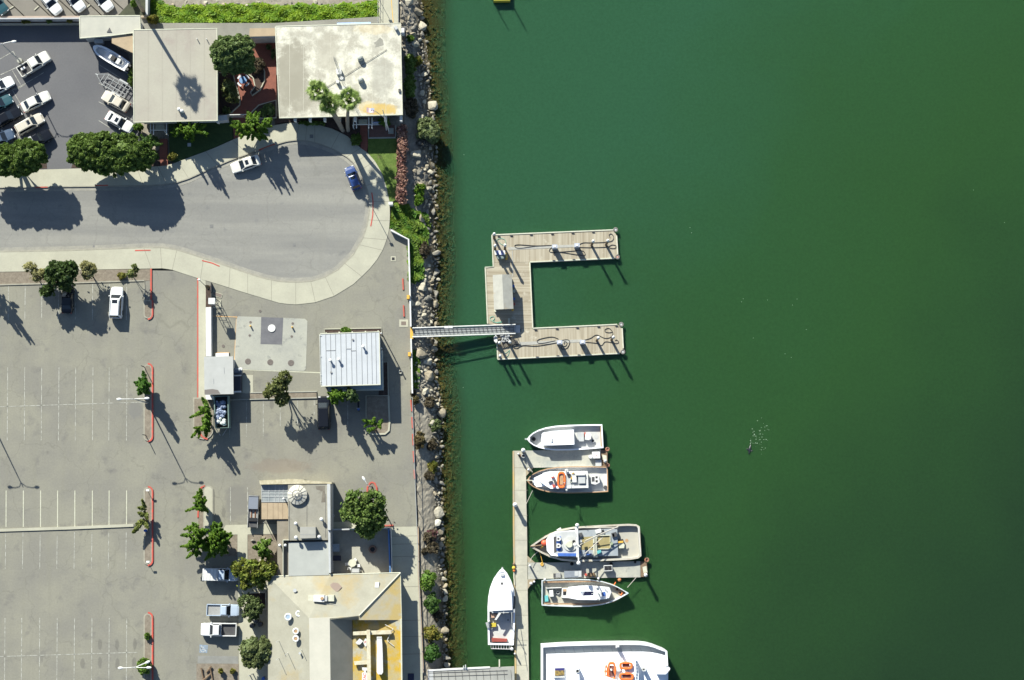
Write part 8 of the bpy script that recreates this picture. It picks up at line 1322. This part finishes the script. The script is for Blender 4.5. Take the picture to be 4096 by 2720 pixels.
mb.prism(band(PP(v5((60, 190), (900, 150), (1700, 150), (2050, 205)), FZ + .06), -.03, .03), FZ + .03, FZ + .06) if False else None
mb.build('deck_seams', MATS['rib_grey'], t); fz = FZ + .5
def fbox(nm, m_, pts, z0, z1, par=None): return MB().px(v5(*pts), z0, z1).build(nm, m_, par or t)
s1 = fbox('skylight_box', WHITE, [(235, 478), (430, 470), (430, 655), (240, 658)], fz, fz + .35); fbox('glass', mat('navy_glass', (.04, .04, .16), rough=.2), [(262, 495), (424, 490), (424, 530), (262, 532)], fz + .35, fz + .4, s1); fbox('brass_roller', mat('brass', (.32, .22, .06), (.1, .08, .05), 3, .4), [(262, 535), (424, 532), (424, 620), (262, 624)], fz + .35, fz + .45, s1)
fbox('deck_house', BOATW, [(480, 490), (680, 480), (700, 900), (480, 900)], fz, fz + 1.3); ringhole(t, v5((657, 545))[0], .3, fz + 1.1, 'exhaust', LIGHTG); fbox('davit', WHITE, [(1330, 110), (1390, 110), (1390, 140), (1330, 140)], fz, fz + 1.2); fbox('white_post', WHITE, [(1340, 95), (1385, 92), (1385, 125), (1342, 128)], fz + .2, fz + 2.0)
hs2 = fbox('pilot_house', BOATW, [(1640, 350), (1700, 345), (1725, 600), (1720, 900), (1380, 900), (1380, 740)], fz, fz + 1.6)
for i in range(6): y = 362 + i * 56; fbox('wheelhouse_window', mat('slate_glass', (.12, .16, .22), rough=.2), [(1668 + (4 - abs(i - 3)) * 4, y), (1696 + (4 - abs(i - 3)) * 4, y), (1698 + (4 - abs(i - 3)) * 4, y + 44), (1670 + (4 - abs(i - 3)) * 4, y + 44)], fz + 1.6, fz + 1.66, hs2)
for q, rx, ry, lb in (((1265, 557), .50, 1.2, 'tall'), ((1503, 447), .85, .42, 'upper'), ((1510, 637), .95, .42, 'lower')):
    c = P(*v5(q)[0], fz + 1.7); o = MB().ring((*c, fz + (.6 if lb == 'tall' else 1.9)), rx, .2, 26, ry=ry, sq=4).build('life_float', ORF, t); MB().box((*c, fz + (.45 if lb == 'tall' else 1.75)), (rx * 1.3, ry * 1.3, .08)).build('float_net', mat('net_brown', (.16, .07, .06)), o)
c = P(*v5((1158, 550))[0], fz + .6); MB().ring((0, 0, 0), .2, .18, 20, ry=.75, sq=3); mb = MB().ring((*c, fz + .6), .12, .2, 22, ry=.78, sq=4); mb.build('life_float', ORF, t)
for q, r in (((1525, 535), .34), ((1390, 530), .42), ((1252, 530), .14)): c = P(*v5(q)[0], fz + 1.6); MB().cyl(*c, fz + .5, fz + 1.5, r).sph((*c, fz + 1.5), r, 12).build('white_dome', WHITE, t)
bx = fbox('locker', WHITE, [(1795, 490), (1850, 490), (1852, 545), (1797, 548)], fz, fz + 1.6); fbox('locker_lid', DKM, [(1797, 498), (1830, 498), (1830, 525), (1797, 528)], fz + 1.6, fz + 1.63, bx); fbox('breakwater', BOATW, [(2150, 490), (2205, 540), (2245, 470), (2275, 490), (2270, 520), (2200, 600), (2040, 598), (2050, 585), (2150, 580)], fz, fz + .9); fbox('upper_house', BOATW, [(1080, 610), (1340, 700), (1380, 900), (900, 900)], fz, fz + 1.0)
MB().tube([(*P(*v5((1795, 370))[0], fz + .2), fz), (*P(*v5((1812, 445))[0], fz + .2), fz + 1.2)], .05, 5).build('antenna', STEEL, t)
# ================================================================ ANIMALS IN THE WATER
def sealion(label, px, py, a, z, s=1.0, group='sea lions'):
    c = P(px, py, z); t = bpy.data.objects.new('sea_lion', None); mb = MB(); n = 12
    prof = [(-.95, .02, .02), (-.85, .07, .05), (-.6, .12, .1), (-.3, .2, .17), (0, .27, .22), (.25, .26, .21), (.45, .19, .17), (.6, .13, .13), (.74, .115, .12), (.85, .09, .09), (.95, .055, .05), (1.0, .02, .02)]
    for i, (x, w_, h_) in enumerate(prof):
        for k in range(n): b_ = 2 * math.pi * k / n; mb.v.append((x, w_ * math.cos(b_) + .05 * math.sin(x * 2.2), h_ * math.sin(b_) + (.05 if x > .5 else 0)))
    for i in range(len(prof) - 1):
        for k in range(n): mb.f.append((i * n + k, i * n + (k + 1) % n, (i + 1) * n + (k + 1) % n, (i + 1) * n + k))
    for s_ in (-1, 1):                        # fore flippers swept back, tail flippers
        mb.add([(.38, s_ * .18, .05), (.15, s_ * .2, .05), (-.02, s_ * .62, .0), (.12, s_ * .68, .0), (.38, s_ * .18, -.02), (.15, s_ * .2, -.02), (-.02, s_ * .62, -.03), (.12, s_ * .68, -.03)], [(0, 1, 2, 3), (7, 6, 5, 4), (0, 4, 5, 1), (1, 5, 6, 2), (2, 6, 7, 3), (3, 7, 4, 0)])
        mb.add([(-.85, 0, .03), (-1.15, s_ * .22, .02), (-1.2, s_ * .1, .02), (-.85, 0, -.03), (-1.15, s_ * .22, -.01), (-1.2, s_ * .1, -.01)], [(0, 1, 2), (5, 4, 3), (0, 3, 4, 1), (1, 4, 5, 2), (2, 5, 3, 0)])
    mb.v = [(x * s, y * s, z_ * s) for x, y, z_ in mb.v]; bpy.data.objects.remove(t)
    o = mb.build('sea_lion', mat('wet_dark_fur', (.012, .014, .02), (.02, .02, .025), 4, .25, spec=.6), smooth=True); o.location = (*c, z); o.rotation_euler = (0, -.05, a); tag(o, label, 'sea lion', group); return o
sealion('dark sea lion with spread flippers surfacing head down left of the splash', 2999, 1797, ang(-.3, 1), WZ + .02, .85)
sealion('faint sea lion mostly under water right of the dark one, beneath the splash', 3036, 1810, ang(-.05, 1), WZ - .28, .7)
mb = MB(); rr = random.Random(4); Q = [(2920 + x / 7.84 - 20, 1650 + y / 7.84) for x, y in ((1145, 170), (1325, 410), (1250, 455), (1290, 415), (1140, 470), (1110, 560), (1080, 560), (1185, 680), (995, 720), (1160, 770), (1080, 795), (960, 840), (1340, 868), (1005, 962), (955, 955), (800, 830), (800, 880), (810, 930), (795, 975), (855, 960), (905, 970), (1265, 1115), (1225, 1150), (1210, 1165), (1140, 1170), (1100, 1155), (1160, 1095), (1130, 1000), (1090, 990), (825, 1195), (822, 1230), (875, 620))]
for x, y in Q + [(rr.gauss(3035, 22), rr.gauss(1745, 32)) for _ in range(25)]: mb.sph((*P(x, y, WZ), WZ + .01), (rr.uniform(.02, .09), rr.uniform(.02, .08), .02), 6, .2)
for x, y in ((2766, 931), (3070, 1200), (3188, 1196), (3170, 1220), (3225, 1318), (3013, 1352), (2973, 1195), (2760, 910), (3894, 760), (4018, 890), (3140, 1415), (3165, 1430), (2966, 1207), (1856, 619), (1853, 1550)): mb.sph((*P(x, y, WZ), WZ + .01), (.06, .05, .02), 6)
tag(mb.build('foam', mat('foam_white', (.30, .38, .28), rough=.8)), 'scattered white foam specks and splashes on the green water', 'foam', kind='stuff')
